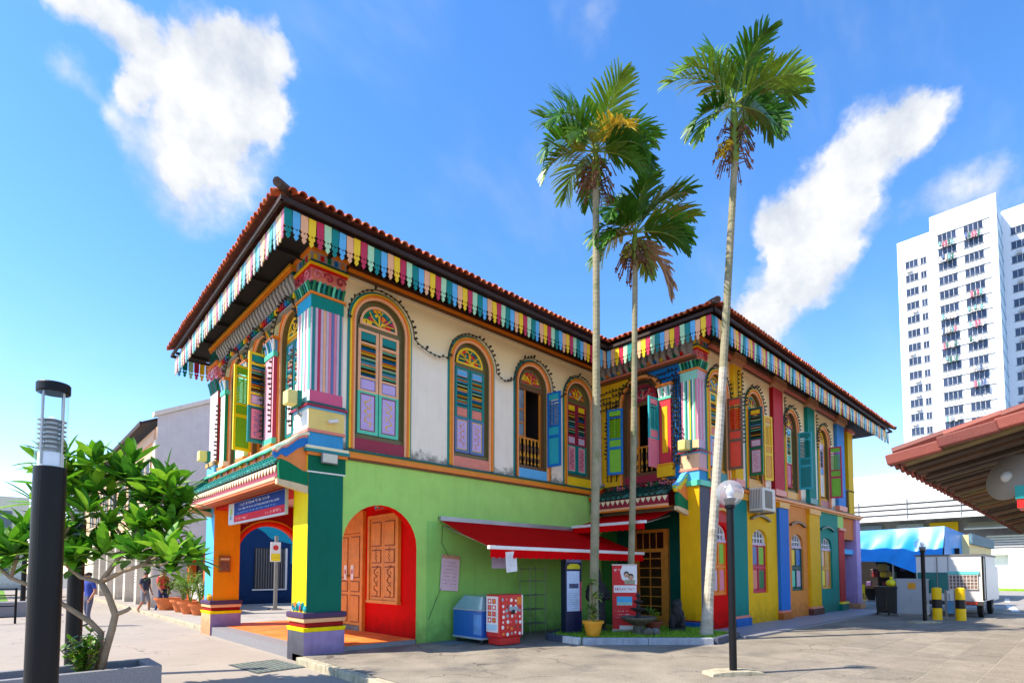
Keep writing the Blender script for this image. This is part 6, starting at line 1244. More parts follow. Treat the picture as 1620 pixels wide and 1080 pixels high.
for (x, y, dd) in tips:
    for rep in range(3):
        c = tl(x + rnd.uniform(-28, 28), y + rnd.uniform(-14, 22), dd + rnd.uniform(.05, .35)); ax = (Vector((0, 0, 1)) + _r * ((x - 150) * .003) + _f * rnd.uniform(-.4, .4)).normalized(); rotm = ax.to_track_quat('Z', 'Y').to_matrix()
        for k in range(12):
            ang = k * 2.4 + rnd.random(); el = R(60 - k * 7 + rnd.uniform(-8, 8)); d_ = rotm @ Vector((math.cos(ang) * math.cos(el), math.sin(ang) * math.cos(el), math.sin(el))); leafblade(fb2, c + d_ * .02, d_, .34 * rnd.uniform(.8, 1.1), .11, fleaf[rnd.randrange(4)], .5)
stuff(fb2.obj('leaves_behind', ft, fix=False))
t = thing('shrub', 'low leafy shrub with bright leaves at the foot of the frangipani', 'shrub', (-3.3, -1.0, .3)); shrub(t, 0, .6, .55, 420, .14, .05, 17, 14, low=.15, mats=leafm)

# ------------------------------------------------------------------ people
def person(label, loc, rz, shirt, pants, hair, shorts=False, h=1.7, stride=.22, cap=None):
    t = thing('person', label, 'person', loc, rz); k = h / 1.7
    V = [(0, 0, .93), (0, 0, 1.08), (.01, 0, 1.28), (.01, 0, 1.42), (.03, 0, 1.51), (.05, 0, 1.60), (.05, 0, 1.67),
         (0, .09, .86), (stride * .5, .10, .5), (stride * .55, .10, .09), (stride * .55 + .15, .11, .04),
         (0, -.09, .86), (.02, -.10, .5), (-stride * 1.1, -.10, .14), (-stride * 1.1 + .12, -.11, .05),
         (.0, .19, 1.39), (-.06, .25, 1.13), (.06, .24, .92), (.10, .235, .84), (.0, -.19, 1.39), (.04, -.25, 1.13), (.18, -.24, .96), (.23, -.235, .89)]
    E_ = [(0, 1), (1, 2), (2, 3), (3, 4), (4, 5), (5, 6), (0, 7), (7, 8), (8, 9), (9, 10), (0, 11), (11, 12), (12, 13), (13, 14), (3, 15), (15, 16), (16, 17), (17, 18), (3, 19), (19, 20), (20, 21), (21, 22)]
    rad = [.13, .125, .145, .115, .055, .085, .075, .095, .066, .042, .035, .095, .066, .042, .035, .07, .047, .034, .028, .07, .047, .034, .028]
    me = bpy.data.meshes.new('body'); me.from_pydata([tuple(c * k for c in v) for v in V], E_, []); o = ob('body', me, t)
    o.modifiers.new('skin', 'SKIN')
    for i, sv in enumerate(me.skin_vertices[0].data): sv.radius = (rad[i] * k, rad[i] * k); sv.use_root = i == 0
    s_ = o.modifiers.new('sub', 'SUBSURF'); s_.levels = 2; s_.render_levels = 2
    dg = bpy.context.evaluated_depsgraph_get(); m2 = bpy.data.meshes.new_from_object(o.evaluated_get(dg)); o.modifiers.clear(); o.data = m2; m2.materials.clear()
    skin = mat('skin', (176, 122, 92), rough=.55, var=.06); shoe = mat('shoe', (40, 36, 36), rough=.6)
    for m in (skin, shirt, pants, hair, shoe): m2.materials.append(m)
    for p in m2.polygons:
        c = p.center / k; arm = abs(c.y) > .215
        p.material_index = 4 if c.z < .085 else (0 if (shorts and c.z < .5) else 2) if c.z < .95 and not arm and abs(c.y) < .2 else 0 if (arm and c.z < 1.2) else 1 if c.z < 1.455 else (3 if (c.z > 1.63 or c.x < .02) and c.z > 1.53 else 0)
        p.use_smooth = True
    b = MB()                                        # fingers curled from each palm, ears, nose
    for (x, y, z) in (V[18], V[22]):
        for q in range(4): b.tube([(x * k + .0, (y + (q - 1.5) * .017) * k, (z - .02) * k), (x * k + .03, (y + (q - 1.5) * .018) * k, (z - .055 - .006 * (q in (1, 2))) * k), (x * k + .035, (y + (q - 1.5) * .017) * k, (z - .085) * k)], .009 * k, skin, 5)
        b.tube([(x * k + .02, y * k, z * k), (x * k + .05, y * k * .96, (z - .03) * k), (x * k + .055, y * k * .95, (z - .055) * k)], .010 * k, skin, 5)
    b.tube([(.13 * k, 0, 1.62 * k), (.155 * k, 0, 1.585 * k)], .013, skin, 5)
    for sy in (-1, 1): b.ball((.05 * k, sy * .083 * k, 1.60 * k), .022, skin, 6, 4, (1, .5, 1.3))
    stuff(b.obj('hands_and_face', t, smooth=True))
    b = MB(); b.ball((.035 * k, 0, 1.645 * k), .097 * k, cap or hair, 12, 8, (1.05, .92, .8))
    if cap: b.prism([(.06, -.06), (.06, .06), (.19, .045), (.19, -.045)], 'z', 1.63 * k, 1.642 * k, cap)
    b.obj('hat' if cap else 'hair', t, smooth=True); return t
cl = lambda n, c: mat('cloth_' + n, c, rough=.85, var=.12, scale=12, bump=.15)
hairm = mat('dark_hair', (30, 24, 22), rough=.6)
person('pedestrian in a red shirt, blue jeans and dark cap walking past the flower pots', (.78, 15.9, 0), R(-62), cl('red', (214, 84, 70)), cl('denim', (40, 56, 96)), hairm, h=1.74, cap=mat('cap_dark', (40, 36, 40), rough=.8))
person('pedestrian in a dark shirt and grey shorts beside the red-shirted walker', (.28, 16.5, 0), R(-58), cl('navy', (54, 58, 78)), cl('grey', (130, 132, 140)), hairm, shorts=True, h=1.66)
person('pedestrian in blue top and striped dark bottoms half hidden behind the planter tree', (-2.05, 11.2, 0), R(200), cl('blue', (52, 70, 150)), cl('stripe', (90, 90, 110)), hairm, h=1.64, stride=.1)

# ------------------------------------------------------------------ pots, low wall, sign post on the side walkway
random.seed(61)
for i, (x, y, s_, lb) in enumerate(((.95, 15.9, 1.0, 'farthest'), (1.15, 14.2, .95, 'second farthest'), (1.1, 12.9, .9, 'second nearest'), (1.2, 12.0, .8, 'nearest'))):
    t = thing('potted_plant', 'terracotta pot with a feathery green palm, %s of the row of four' % lb, 'potted plant', (x, y, .13), group='terracotta pots along the walkway'); pot(t, terr, .42 * s_, .5 * s_, 20)
    b = MB(); st_ = MB(); rnd = random.Random(70 + i)
    for q in range(9):
        a = rnd.uniform(0, 2 * PI); hh = rnd.uniform(1.1, 1.9) * s_; e_ = Vector((math.cos(a) * .3, math.sin(a) * .3, hh)); st_.tube([(0, 0, .4 * s_), (e_.x * .4, e_.y * .4, hh * .7), tuple(e_)], .015, rach, 5)
        for k in range(22):
            f_ = rnd.uniform(.45, 1); p_ = Vector((e_.x * f_, e_.y * f_, .4 * s_ + (hh - .4 * s_) * f_)); a2 = rnd.uniform(0, 2 * PI); leafblade(b, p_, Vector((math.cos(a2), math.sin(a2), rnd.uniform(-.2, .8))), rnd.uniform(.25, .45), .04, leafm[rnd.randrange(4)], 1.1)
    st_.obj('stems', t); stuff(b.obj('foliage', t, fix=False))
t = thing('low_wall', 'low white wall with orange posts behind the terracotta pots', 'wall', (2.0, 11.6, .13))
b = MB(); b.box(0, .18, 0, 6.0, 0, 1.05, P('lowwall_white', (226, 222, 216))); b.obj('wall', t)
for i in range(3):
    b = MB(); b.box(-.06, .24, .2 + i * 2.6, .5 + i * 2.6, 0, 2.3, P('post_orange', (206, 98, 40))); b.obj('post', t)
b = MB(); b.prism([(-.5, 2.3), (.6, 2.5), (.6, 2.58), (-.5, 2.38)], 'y', 2.3, 6.0, mat('leanto_roof', (190, 130, 70), rough=.7, var=.2)); b.obj('lean_to_roof', t)
b = MB(); b.box(.3, .34, 2.5, 5.9, 1.1, 2.3, mat('leanto_dark', (60, 50, 44), rough=.8)); b.obj('back_panel', t)
t = thing('sign_post', 'grey post with a white and yellow parking sign seen through the porch arch', 'sign', (4.15, 12.9, .13)); b = MB(); b.box(-.06, .06, -.06, .06, 0, 3.0, steel); b.box(-.2, .2, -.2, .2, 0, .06, steel); b.obj('post', t)
b = MB(); b.box(-.26, .14, -.1, -.07, 1.95, 2.75, bw); b.obj('plate', t); b = MB(); b.box(-.24, .12, -.106, -.101, 1.98, 2.28, mat('sign_yellow', (240, 206, 20), rough=.4)); b.lathe([(.11, -.108), (.085, -.11)], G('sign_ring', (206, 40, 40)), 16, (-.06, 0, 2.52), ax='y'); scribble(b, -.2, .1, 2.1, .05, ink, 5, -.107); stuff(b.obj('pictogram', t))

# ------------------------------------------------------------------ neighbouring shophouse row with grey gable and mural
sh = thing('shophouse_row', 'pale shophouse row with tall grey gable wall and a blue circle mural', 'building', (.75, 17.8, 0))
gab = P('gable_grey', (212, 204, 198), streak=.06); shc = P('shop_cream', (224, 186, 150)); shw = P('shop_white', (226, 214, 196)); darkeave = mat('shop_eave', (58, 44, 44), rough=.8, var=.2)
b = MB(); b.poly([(0, 0, 0), (14, 0, 0), (14, 0, 9.2), (4.6, 0, 10.7), (0, 0, 8.45)], gab); b.obj('gable_wall', sh)
b = MB(); b.prism([(-.15, 8.40), (4.6, 10.72), (4.6, 10.90), (-.15, 8.60)], 'y', -.12, .3, shw); b.prism([(4.6, 10.72), (14, 9.2), (14, 9.4), (4.6, 10.9)], 'y', -.12, .3, shw); b.obj('gable_coping', sh)
n = 40; cx, cz, rr = 5.35, 2.0, 2.75
b = MB(); b.poly([(cx + rr * math.cos(2 * PI * i / n), -.006, max(.12, cz + rr * math.sin(2 * PI * i / n))) for i in range(n)], P('mural_navy', (18, 54, 98))); b.obj('mural_circle', sh)
b = MB(); b.poly([(3.9, -.012, 4.0), (4.6, -.012, 3.6), (4.9, -.012, 3.3), (7.6, -.012, 2.7), (7.4, -.012, 3.7), (6.4, -.012, 4.5), (5.3, -.012, 4.74), (4.4, -.012, 4.55)], P('mural_teal', (28, 150, 176))); b.poly([(5.9, -.0125, 2.1), (7.75, -.0125, 1.3), (8.0, -.0125, 2.2), (7.7, -.0125, 2.66), (5.9, -.0125, 3.05)], P('mural_green', (40, 160, 150))); b.obj('mural_shape', sh)
b = MB(); b.box(4.15, 5.6, -.06, -.013, .85, 2.85, mat('mural_win', (30, 34, 40), rough=.3)); b.obj('gable_window', sh)
b = MB()
for i in range(12): b.box(4.2 + i * .12, 4.23 + i * .12, -.09, -.061, .9, 2.8, mat('bar_grey', (120, 120, 124), rough=.5))
b.box(4.05, 5.7, -.085, -.06, .78, .85, bw); b.box(5.6, 5.7, -.085, -.06, .85, 2.85, bw); stuff(b.obj('window_bars', sh))
LEN = 30
b = MB(); b.quad((0, 0, 3.6), (0, LEN, 3.6), (0, LEN, 8.0), (0, 0, 8.0), shc); b.quad((2.4, 0, 0), (2.4, LEN, 0), (2.4, LEN, 3.6), (2.4, 0, 3.6), shc); b.quad((0, 0, 3.6), (2.4, 0, 3.6), (2.4, LEN, 3.6), (0, LEN, 3.6), shw); b.obj('front_wall', sh)
b = MB(); b.prism([(-.55, 8.05), (4.6, 10.45), (4.6, 10.55), (-.55, 8.17)], 'y', .31, LEN, darkeave); b.box(-.6, -.54, .31, LEN, 7.98, 8.18, darkeave); b.obj('roof', sh)
b = MB(); b.box(-.12, 0, .3, LEN, 3.4, 3.75, shw); b.box(-.08, 0, .3, LEN, 7.4, 7.9, P('shop_peach', (232, 190, 160))); b.box(-.06, 0, .0, .5, 3.75, 7.4, shw); b.obj('mouldings', sh)
for i in range(7):
    y = .35 + i * 3.2
    b = MB(); b.box(-.02, .55, y, y + .55, 0, 3.4, shw); b.obj('column', sh)
    b = MB()
    for k in range(14): b.ball((-.03, y + .12, 1.2 + k * .14), .045, g_['white'], 6, 4); b.ball((-.03, y + .42, 1.2 + k * .14), .045, g_['grey'], 6, 4)
    stuff(b.obj('column_studs', sh))
    b = MB(); b.box(2.3, 2.39, y + 1.0, y + 2.2, 0, 2.7, mat('shop_door_dark', (60, 50, 50), rough=.4, var=.3)); b.box(2.28, 2.39, y + .8, y + .99, 0, 2.9, P('shop_orange', (222, 140, 30))); b.box(2.28, 2.39, y + 2.21, y + 2.4, 0, 2.9, P('shop_orange', (222, 140, 30))); b.box(2.27, 2.39, y + .8, y + 2.4, 2.71, 3.2, P('shop_orange', (222, 140, 30))); b.obj('door', sh)
    for q in (.75, 1.95):
        w_ = ob('window', None, sh); b = MB(); b.box(-.04, 0, y + q, y + q + .8, 4.9, 6.8, mat('shop_shutter', (54, 60, 72), rough=.5, var=.2)); b.obj('shutter', w_); b = MB(); b.box(-.06, -.041, y + q - .08, y + q, 4.8, 6.9, shw); b.box(-.06, -.041, y + q + .8, y + q + .88, 4.8, 6.9, shw); b.box(-.09, -.041, y + q - .1, y + q + .9, 4.7, 4.8, shw); b.obj('frame', w_)
# far left: pale block, trees, railing, low planters
t = thing('distant_building', 'pale distant building glimpsed under the leaves at the far left', 'building', (-20, 62, 0)); b = MB(); b.box(0, 18, 0, 8, 0, 9, shw); b.obj('wall', t)
for i in range(5):
    for j in range(2): b = MB(); b.box(1.2 + i * 3.4, 3.2 + i * 3.4, -.05, .01, 1.6 + j * 4, 3.6 + j * 4, mat('far_pane', (90, 104, 116), rough=.2, var=.2)); b.obj('window', t)
b = MB(); b.quad((-16, 30, .006), (-3.6, 30, .006), (-3.6, 58, .006), (-16, 58, .006), mat('far_lawn', (96, 140, 30), rough=.95, var=.25, scale=2)); struct(b.obj('lawn'))
def bushy(label, loc, h, r, seed, n=1500, ln=.3):
    t = thing('tree', label, 'tree', loc); rnd = random.Random(seed); b = MB(); b.tube([(0, 0, 0), (.05, 0, h * .3), (0, .1, h * .6)], .12, fbark, 7, .05)
    for k in range(5): a = k * 1.25; b.tube([(0, .05, h * .4), (math.cos(a) * r * .3, math.sin(a) * r * .3, h * .6), (math.cos(a) * r * .6, math.sin(a) * r * .6, h * .8)], .05, fbark, 5, .02)
    b.obj('trunk', t); c = MB(); cl_ = [(rnd.uniform(-.7, .7) * r, rnd.uniform(-.7, .7) * r, h * rnd.uniform(.45, .95), r * rnd.uniform(.3, .5)) for _ in range(11)]
    for k in range(n):
        x, y, z, q = cl_[k % 11]; a = rnd.uniform(0, 2 * PI); e_ = rnd.uniform(-1.3, 1.5); rr_ = q * rnd.uniform(.7, 1); d_ = Vector((math.cos(a) * math.cos(e_), math.sin(a) * math.cos(e_), math.sin(e_))); leafblade(c, Vector((x, y, z)) + d_ * rr_, (d_ + Vector((rnd.uniform(-.6, .6), rnd.uniform(-.6, .6), rnd.uniform(-.5, .3)))), ln * rnd.uniform(.6, 1.2), ln * .4, leafm[rnd.randrange(4)], .8)
    stuff(c.obj('crown', t, fix=False)); return t
bushy('small round tree far behind at the left edge', (-4.6, 33, 0), 3.6, 1.5, 4)
bushy('larger leafy tree far left behind the light columns', (-6.4, 40, 0), 5.5, 2.4, 5, 2200, .4)
t = thing('railing', 'black metal railing with horizontal bars at the far left edge', 'railing', (-4.6, 14.0, 0)); 
for x in (0, .95):
    b = MB(); b.box(x - .03, x + .03, -.03, .03, 0, 1.15, ir); b.obj('post', t)
for z in (.2, .55, .9, 1.1):
    b = MB(); b.box(.03, .92, -.015, .015, z, z + .035, ir); b.obj('bar', t)
t = thing('planter', 'long low grey planter wall beyond the black light column', 'planter', (-5.2, 17.5, 0)); b = MB(); b.box(0, 2.6, 0, .9, 0, .55, granite); b.obj('box', t); shrub(t, .5, .3, 1.0, 120, .16, .05, 9, 12)

# ------------------------------------------------------------------ blocks of flats on the skyline
tw = thing('apartment_tower', 'tall white apartment tower with shaded side tinted pale blue above the tiled shelter roof', 'building', (130.4, 0, 0))
tww = P('tower_white', (234, 236, 238), streak=0, var=.03); twb = P('tower_shade_blue', (176, 206, 226), streak=0, var=.03); twg = mat('tower_glass', (52, 62, 84), rough=.15, var=.5, scale=.6, spec=.6); twl = P('tower_line', (128, 138, 150), streak=0)
b = MB(); b.box2(0, 20, .16, 10.27, 0, 73.0, tww, twb, tww); b.obj('main_block', tw); b = MB(); b.box2(.6, 18, 10.27, 15.9, 0, 70.4, tww, twb, tww); b.obj('left_block', tw); b = MB(); b.box2(9, 24, -34, .155, 0, 73.5, tww, twb, tww); b.obj('right_block', tw)  # white blocks; shade on the y faces is put into a pale blue colour
def flat_window(w, h, k):
    b = MB(); b.box(-.02, .1, -w / 2, w / 2, 0, h, twg); b.box(-.10, -.02, -w / 2 - .08, w / 2 + .08, h, h + .12, twl)
    for i in range(k + 1): y = -w / 2 + i * w / k; b.box(-.06, -.021, y - .025, y + .025, 0, h, tww)
    b.box(-.12, -.021, -w / 2 - .1, w / 2 + .1, -.12, 0, twl); return b.mesh('window')
fw1, fw2, fw3, fw4 = flat_window(2.85, 1.45, 4), flat_window(2.1, 1.35, 3), flat_window(.95, 1.2, 2), flat_window(4.6, 1.35, 6)
rk = MB(); 
for i in range(4): rk.box(-1.6, -.1, -1.0 + i * .6, -.93 + i * .6, -.5, -.43, steel)
rk.box(-.3, -.2, -1.2, 1.2, -.55, -.5, twl); rk_me = rk.mesh('drying_rack')
random.seed(91); lcol = [cl('l%d' % i, c) for i, c in enumerate([(190, 200, 210), (120, 170, 170), (200, 110, 130), (90, 110, 150), (220, 214, 206), (70, 120, 110)])]
acm = MB(); acm.box(-.5, -.02, -.4, .4, 0, .6, mat('ac_far', (196, 196, 192), rough=.6)); ac_me = acm.mesh('air_conditioner')
for r in range(23):
    z = 67.2 - r * 2.9
    if z < 2: break
    for yc in (7.6, 3.6):
        ob('window', fw1, tw, (0, yc, z)); ob('drying_rack', rk_me, tw, (0, yc, z))
        if random.random() < .5:
            b = MB()
            for q in range(5): y0 = yc - 1.0 + q * .45; b.box(-random.uniform(.6, 1.5), -.5, y0, y0 + .3, z - .6 - random.uniform(.5, 1.1), z - .5, random.choice(lcol))
            stuff(b.obj('laundry', tw))
    if r > 0:
        ob('window', fw2, tw, (.6, 13.5, z)); ob('window', fw3, tw, (.6, 11.55, z))
        if random.random() < .6: ob('air_conditioner', ac_me, tw, (.6, random.choice((13.2, 13.9)), z - 1.0))
    for yc in (-3.4, -9.8, -16.2): ob('window', fw4, tw, (9, yc, z + .8))
    if r % 2: ob('air_conditioner', ac_me, tw, (9, -2.2, z - .5))
    b = MB(); b.box(-.10, 0, 1.2, 9.2, z + 1.42, z + 1.58, twl); b.obj('floor_ledge', tw) if r < 16 else None
    b = MB(); b.box(.2, 8.99, .06, .159, z + 1.6, z + 1.85, P('tower_ledge', (150, 184, 210), streak=0)); b.obj('side_ledge', tw) if r < 16 else None

# ------------------------------------------------------------------ market hall behind, road, tarpaulin stall, lorry
road = mat('road_asphalt', (150, 146, 140), rough=.9, var=.08, scale=.5, bump=.2)
b = MB(); b.quad((26.5, -60, .132), (70, -60, .132), (70, 60, .132), (26.5, 60, .132), road); struct(b.obj('road'))
rm = struct(ob('road_marking', None)); 
for x in (24.6, 33.5): b = MB(); b.quad((x, -7.95 if x < 30 else -6.95, .137), (x + 5.5, -7.3 if x < 30 else -6.5, .137), (x + 5.5, -7.05 if x < 30 else -6.28, .137), (x, -7.7 if x < 30 else -6.75, .137), mat('road_white', (226, 222, 214), rough=.8, var=.1)); struct(b.obj('lane_dash', rm))
b = MB(); b.box(56, 59, -30, 30, .1, .28, mat('verge_grass', (130, 168, 40), rough=.95, var=.25, scale=3)); struct(b.obj('verge'))
mh = thing('market_hall', 'white market hall with louvred roof edge behind the blue tarpaulin', 'building', (60, 0, 0)); mw = P('hall_white', (232, 232, 230), streak=.02)
b = MB(); b.prism([(-1, 8.6), (-1, 10.2), (14, 13.5), (14, 11.9)], 'y', -40, 13, mw); b.obj('roof', mh)
for i in range(4):
    b = MB(); b.box(-1.3, -1.0, -40, 13, 6.75 + i * .5, 6.95 + i * .5 + .12, mw); b.obj('louvre_band', mh)
b = MB(); b.box(-.95, -.9, -40, 13, 6.6, 8.6, mat('hall_gap', (120, 120, 124), rough=.8)); b.obj('louvre_backing', mh)
b = MB(); b.box(-1.4, -1.3, -40, 13, 6.60, 6.76, mw); b.obj('gutter', mh)
for y in range(-38, 13, 4): b = MB(); b.box(-1.42, -1.36, y, y + .06, 6.5, 9.0, steel); b.obj('hanger', mh)
b = MB(); b.quad((3, -40, 3.9), (3, 13, 3.9), (3, 13, 8.6), (3, -40, 8.6), mat('hall_dark', (128, 128, 134), rough=.8, var=.2)); b.quad((1, -40, 0), (1, 13, 0), (1, 13, 3.9), (1, -40, 3.9), mw); b.obj('wall', mh)
for y, c in ((-1.2, (206, 170, 30)), (1.5, (150, 160, 180)), (5, (120, 140, 170)), (-9, (196, 190, 180))): b = MB(); b.box(2.6, 2.95, y, y + 2.2, 4.2, 6.5, P('hall_panel%d' % int(y * 10 + 50), c)); b.obj('panel', mh)
b = MB(); b.prism([(-.5, 5.5), (2.9, 6.3), (2.9, 6.4), (-.5, 5.6)], 'y', -10, -2.0, mat('hall_awning', (190, 184, 170), rough=.7)); b.obj('awning', mh)
for i in range(5): b = MB(); b.box(.6, .95, -9.8, -3.4, 3.9 + i * .22, 4.05 + i * .22, mat('hall_slat', (170, 168, 166), rough=.6)); b.obj('slat', mh)
b = MB(); b.box(.3, 1, -12, -3, 3.2, 3.75, mw); b.obj('canopy_beam', mh)
b = MB(); b.box(-.3, .9, -5.9, -4.9, 0, 3.2, mw); b.box(-.3, .9, -9.5, -8.5, 0, 3.2, mw); stuff(b.obj('columns', mh))
b = MB(); b.box(.93, .99, -3.6, -1.2, 2.1, 3.0, mat('hall_vent', (80, 80, 84), rough=.7)); b.obj('vent', mh)
random.seed(4); b = MB()
for i in range(16): b.ball((.2, random.uniform(-7.9, -6.0), random.uniform(1.0, 3.4)), random.uniform(.25, .45), G('mural_%d' % (i % 4), [(60, 150, 60), (206, 60, 50), (60, 170, 150), (120, 180, 60)][i % 4]), 8, 5, (.3, 1, 1))
stuff(b.obj('wall_mural', mh)); b = MB(); b.box(.1, .95, -7.9, -6.0, .0, 1.3, P('mural_base', (170, 90, 70))); b.obj('mural_plinth', mh)
# tarpaulin over a stall
tarp = mat('blue_tarp', (26, 144, 220), rough=.35, var=.08, scale=3, spec=.5, bump=.1, bscale=20); tp = thing('tarpaulin_stall', 'market stall covered by a bright blue tarpaulin beyond the house', 'stall', (29.3, 1.667, .13)); tp.scale = (1.17, 1.17, 1.053)
b = MB(); nx, nz = 34, 12; rnd = random.Random(8); v = []
for j in range(nz + 1):
    for i in range(nx + 1):
        s_, q = i / nx, j / nz; y = -2.3 - 3.45 * s_; zt = 3.52 + .05 * s_; zb = 2.02 - .08 * math.sin(s_ * 3) - (.55 * max(0, (s_ - .45) / .3) if s_ < .75 else .55 - .9 * (s_ - .75)); z = zt + (zb - zt) * q
        fold = .10 * math.sin(s_ * 26 + q * (5 * s_)) * (1 if s_ > .45 else .3) + .07 * math.sin((s_ * 2 + q) * 7); v.append((-.9 * q - .05 + fold * q * .8, y, z))
b.add(v, [(j * (nx + 1) + i, j * (nx + 1) + i + 1, (j + 1) * (nx + 1) + i + 1, (j + 1) * (nx + 1) + i) for j in range(nz) for i in range(nx)], tarp); b.obj('sheet', tp, smooth=True, fix=False)
b = MB(); b.quad((-.05, -5.75, 3.57), (4.0, -5.9, 3.4), (4.0, -5.9, 2.3), (-.6, -5.78, 2.1), tarp); b.quad((-.05, -2.3, 3.52), (-.05, -5.75, 3.57), (4, -5.9, 3.4), (4, -2.3, 3.5), tarp); b.obj('side_sheet', tp, fix=False)
for y in (-2.4, -4.0, -5.6): b = MB(); b.tube([(-.5, y, 0), (-.45, y, 2.3)], .03, steel, 6); b.obj('pole', tp)
b = MB(); b.quad((1.5, -2.0, 0), (1.5, -6, 0), (1.5, -6, 2.6), (1.5, -2.0, 2.6), mat('stall_dark', (30, 26, 26), rough=.9, var=.4, scale=2)); b.obj('back_cloth', tp)
random.seed(13); wares = [G('ware%d' % i, c) for i, c in enumerate([(60, 50, 44), (150, 120, 60), (120, 40, 40), (60, 90, 70), (160, 160, 150), (90, 70, 110), (206, 170, 40)])]
for i in range(26):
    b = MB(); s_ = random.uniform(.15, .32); b.box(-s_ / 2, s_ / 2, -s_ / 2, s_ / 2, 0, s_ * random.uniform(.8, 1.4), random.choice(wares)); b.obj('ware', tp, (random.uniform(.2, 1.2), random.uniform(-5.4, -2.4), random.choice((.0, .75, 1.2, 1.5))), bev=.03)
b = MB(); b.box(.1, 1.4, -5.5, -2.3, .7, .75, g_['brown']); b.obj('table', tp)
t = thing('stall_chair', 'yellow plastic chair standing in the dark under the tarpaulin', 'chair', (28.3, -1.75, .13)); cy = G('chair_yellow', (226, 190, 30))
for x, y in ((0, 0), (.4, 0), (0, .4), (.4, .4)): b = MB(); b.box(x, x + .04, y, y + .04, 0, .43, cy); b.obj('leg', t)
b = MB(); b.box(0, .44, 0, .44, .43, .47, cy); b.obj('seat', t); b = MB(); b.box(.40, .44, 0, .44, .47, .9, cy); b.obj('backrest', t)
t = thing('shop_building', 'two-storey shop with dark hanging goods and cream balcony right of the tarpaulin', 'building', (33, -5.5, .13)); b = MB(); b.box2(0, 9, 0, 5, 2.4, 3.5, P('balcony_cream', (226, 206, 150)), P('balcony_cream', (226, 206, 150)), grey); b.obj('upper', t); b = MB(); b.box(-.1, 9, -.15, 0, 3.0, 3.55, mat('balcony_goods', (90, 120, 130), rough=.7, var=.6, scale=6)); b.obj('balcony_goods', t); b = MB(); b.box(0, 9, .3, 5, 0, 2.4, mat('shop_inside', (60, 54, 54), rough=.8, var=.4, scale=2)); b.obj('shopfront', t)
for i in range(5): b = MB(); b.box(.8 + i * 1.8, .95 + i * 1.8, -.05, .3, 0, 2.4, mw); b.obj('column', t)
# lorry seen from the back
lr = thing('lorry', 'small white box lorry with teal panel and wire rack parked behind the bollards', 'lorry', (19.75, -6.5, .13)); lw_ = mat('lorry_white', (222, 218, 214), rough=.4, var=.05, scale=2); lt = mat('lorry_teal', (8, 110, 104), rough=.4, var=.08)
b = MB(); b.box(0, 3.4, -.9, .9, .55, 2.08, lw_); b.box(-.03, 3.43, -.93, .93, 2.081, 2.14, mat('lorry_grey', (110, 108, 106), rough=.5)); b.obj('cargo_box', lr)
b = MB(); b.box(-.03, 0, .02, .86, .8, 1.52, lt); b.obj('teal_panel', lr)
b = MB(); b.box(-.06, 0, -.82, .0, 1.45, 1.56, G('lorry_aqua', (110, 200, 196))); b.obj('roller_cover', lr)
b = MB(); b.box(-.03, 0, -.78, -.02, .95, 1.44, mat('rack_shadow', (130, 104, 90), rough=.7, var=.5, scale=8))
for i in range(9): b.box(-.05, -.03, -.78 + i * .094, -.765 + i * .094, .95, 1.44, lw_)
for i in range(5): b.box(-.052, -.031, -.78, -.02, .95 + i * .115, .965 + i * .115, lw_)
stuff(b.obj('wire_rack', lr))
b = MB(); b.box(-.08, .2, -.9, .9, .42, .54, mat('bumper', (60, 58, 58), rough=.5)); b.obj('bumper', lr); b = MB(); b.box(-.012, 0, -.006, .006, .56, 2.07, ir); b.obj('door_seam', lr); b = MB(); b.tube([(-.04, .3, .6), (-.04, .3, 2.05)], .015, steel, 6); b.obj('latch_bar', lr); b = MB(); b.box(-.1, -.08, -.75, -.2, .45, .53, G('reflector', (214, 70, 50))); b.obj('reflector_strip', lr)
for x in (.55, 2.9):
    for y in (-.85, .7):
        w_ = ob('wheel', None, lr, (x, y, .3)); b = MB(); b.lathe([(.2, 0), (.3, .02), (.3, .15), (.2, .17)], mat('tyre', (26, 26, 26), rough=.8), 20, ax='y'); b.obj('tyre', w_); b = MB(); b.lathe([(.05, -.005), (.19, .01), (.19, .16), (.05, .175)], steel, 14, ax='y'); b.obj('rim', w_)
b = MB(); b.box(3.45, 4.9, -.85, .85, .45, 1.75, lw_); b.prism([(3.5, 1.751), (4.6, 1.751), (4.3, 1.95), (3.5, 1.95)], 'y', -.8, .8, lw_); b.obj('cab', lr, bev=.06)
b = MB(); 
for z in (.6, 2.0): b.box(-.5, .0, -.98, -.94, z, z + .05, ir)
for x in (-.5, -.03): b.box(x, x + .05, -.985, -.935, .6, 2.05, ir)
b.box(-.45, -.03, -.97, -.95, .65, 2.0, mat('door_steel', (180, 178, 174), rough=.4)); stuff(b.obj('open_door', lr))
t = thing('utility_cabinet', 'pale grey utility cabinet with an orange notice beside the lamp post', 'cabinet', (18.9, -5.58, .13)); cg = mat('cabinet_grey', (168, 172, 176), rough=.45, var=.06)
b = MB(); b.box(0, .5, -.42, .42, .08, 1.25, cg); b.box(-.02, .52, -.44, .44, 1.25, 1.3, cg); b.box(.02, .48, -.40, .40, 0, .08, steel); b.obj('case', t)
for y0, y1, z0, z1 in ((-.40, -.01, .55, 1.2), (.01, .40, .55, 1.2), (-.40, .40, .12, .32), (-.40, .40, .34, .53)): b = MB(); b.box(-.015, 0, y0, y1, z0, z1, cg); b.obj('door', t)
b = MB(); b.box(-.02, -.015, -.14, .08, .95, 1.16, G('notice_orange', (226, 150, 20))); b.obj('notice', t)
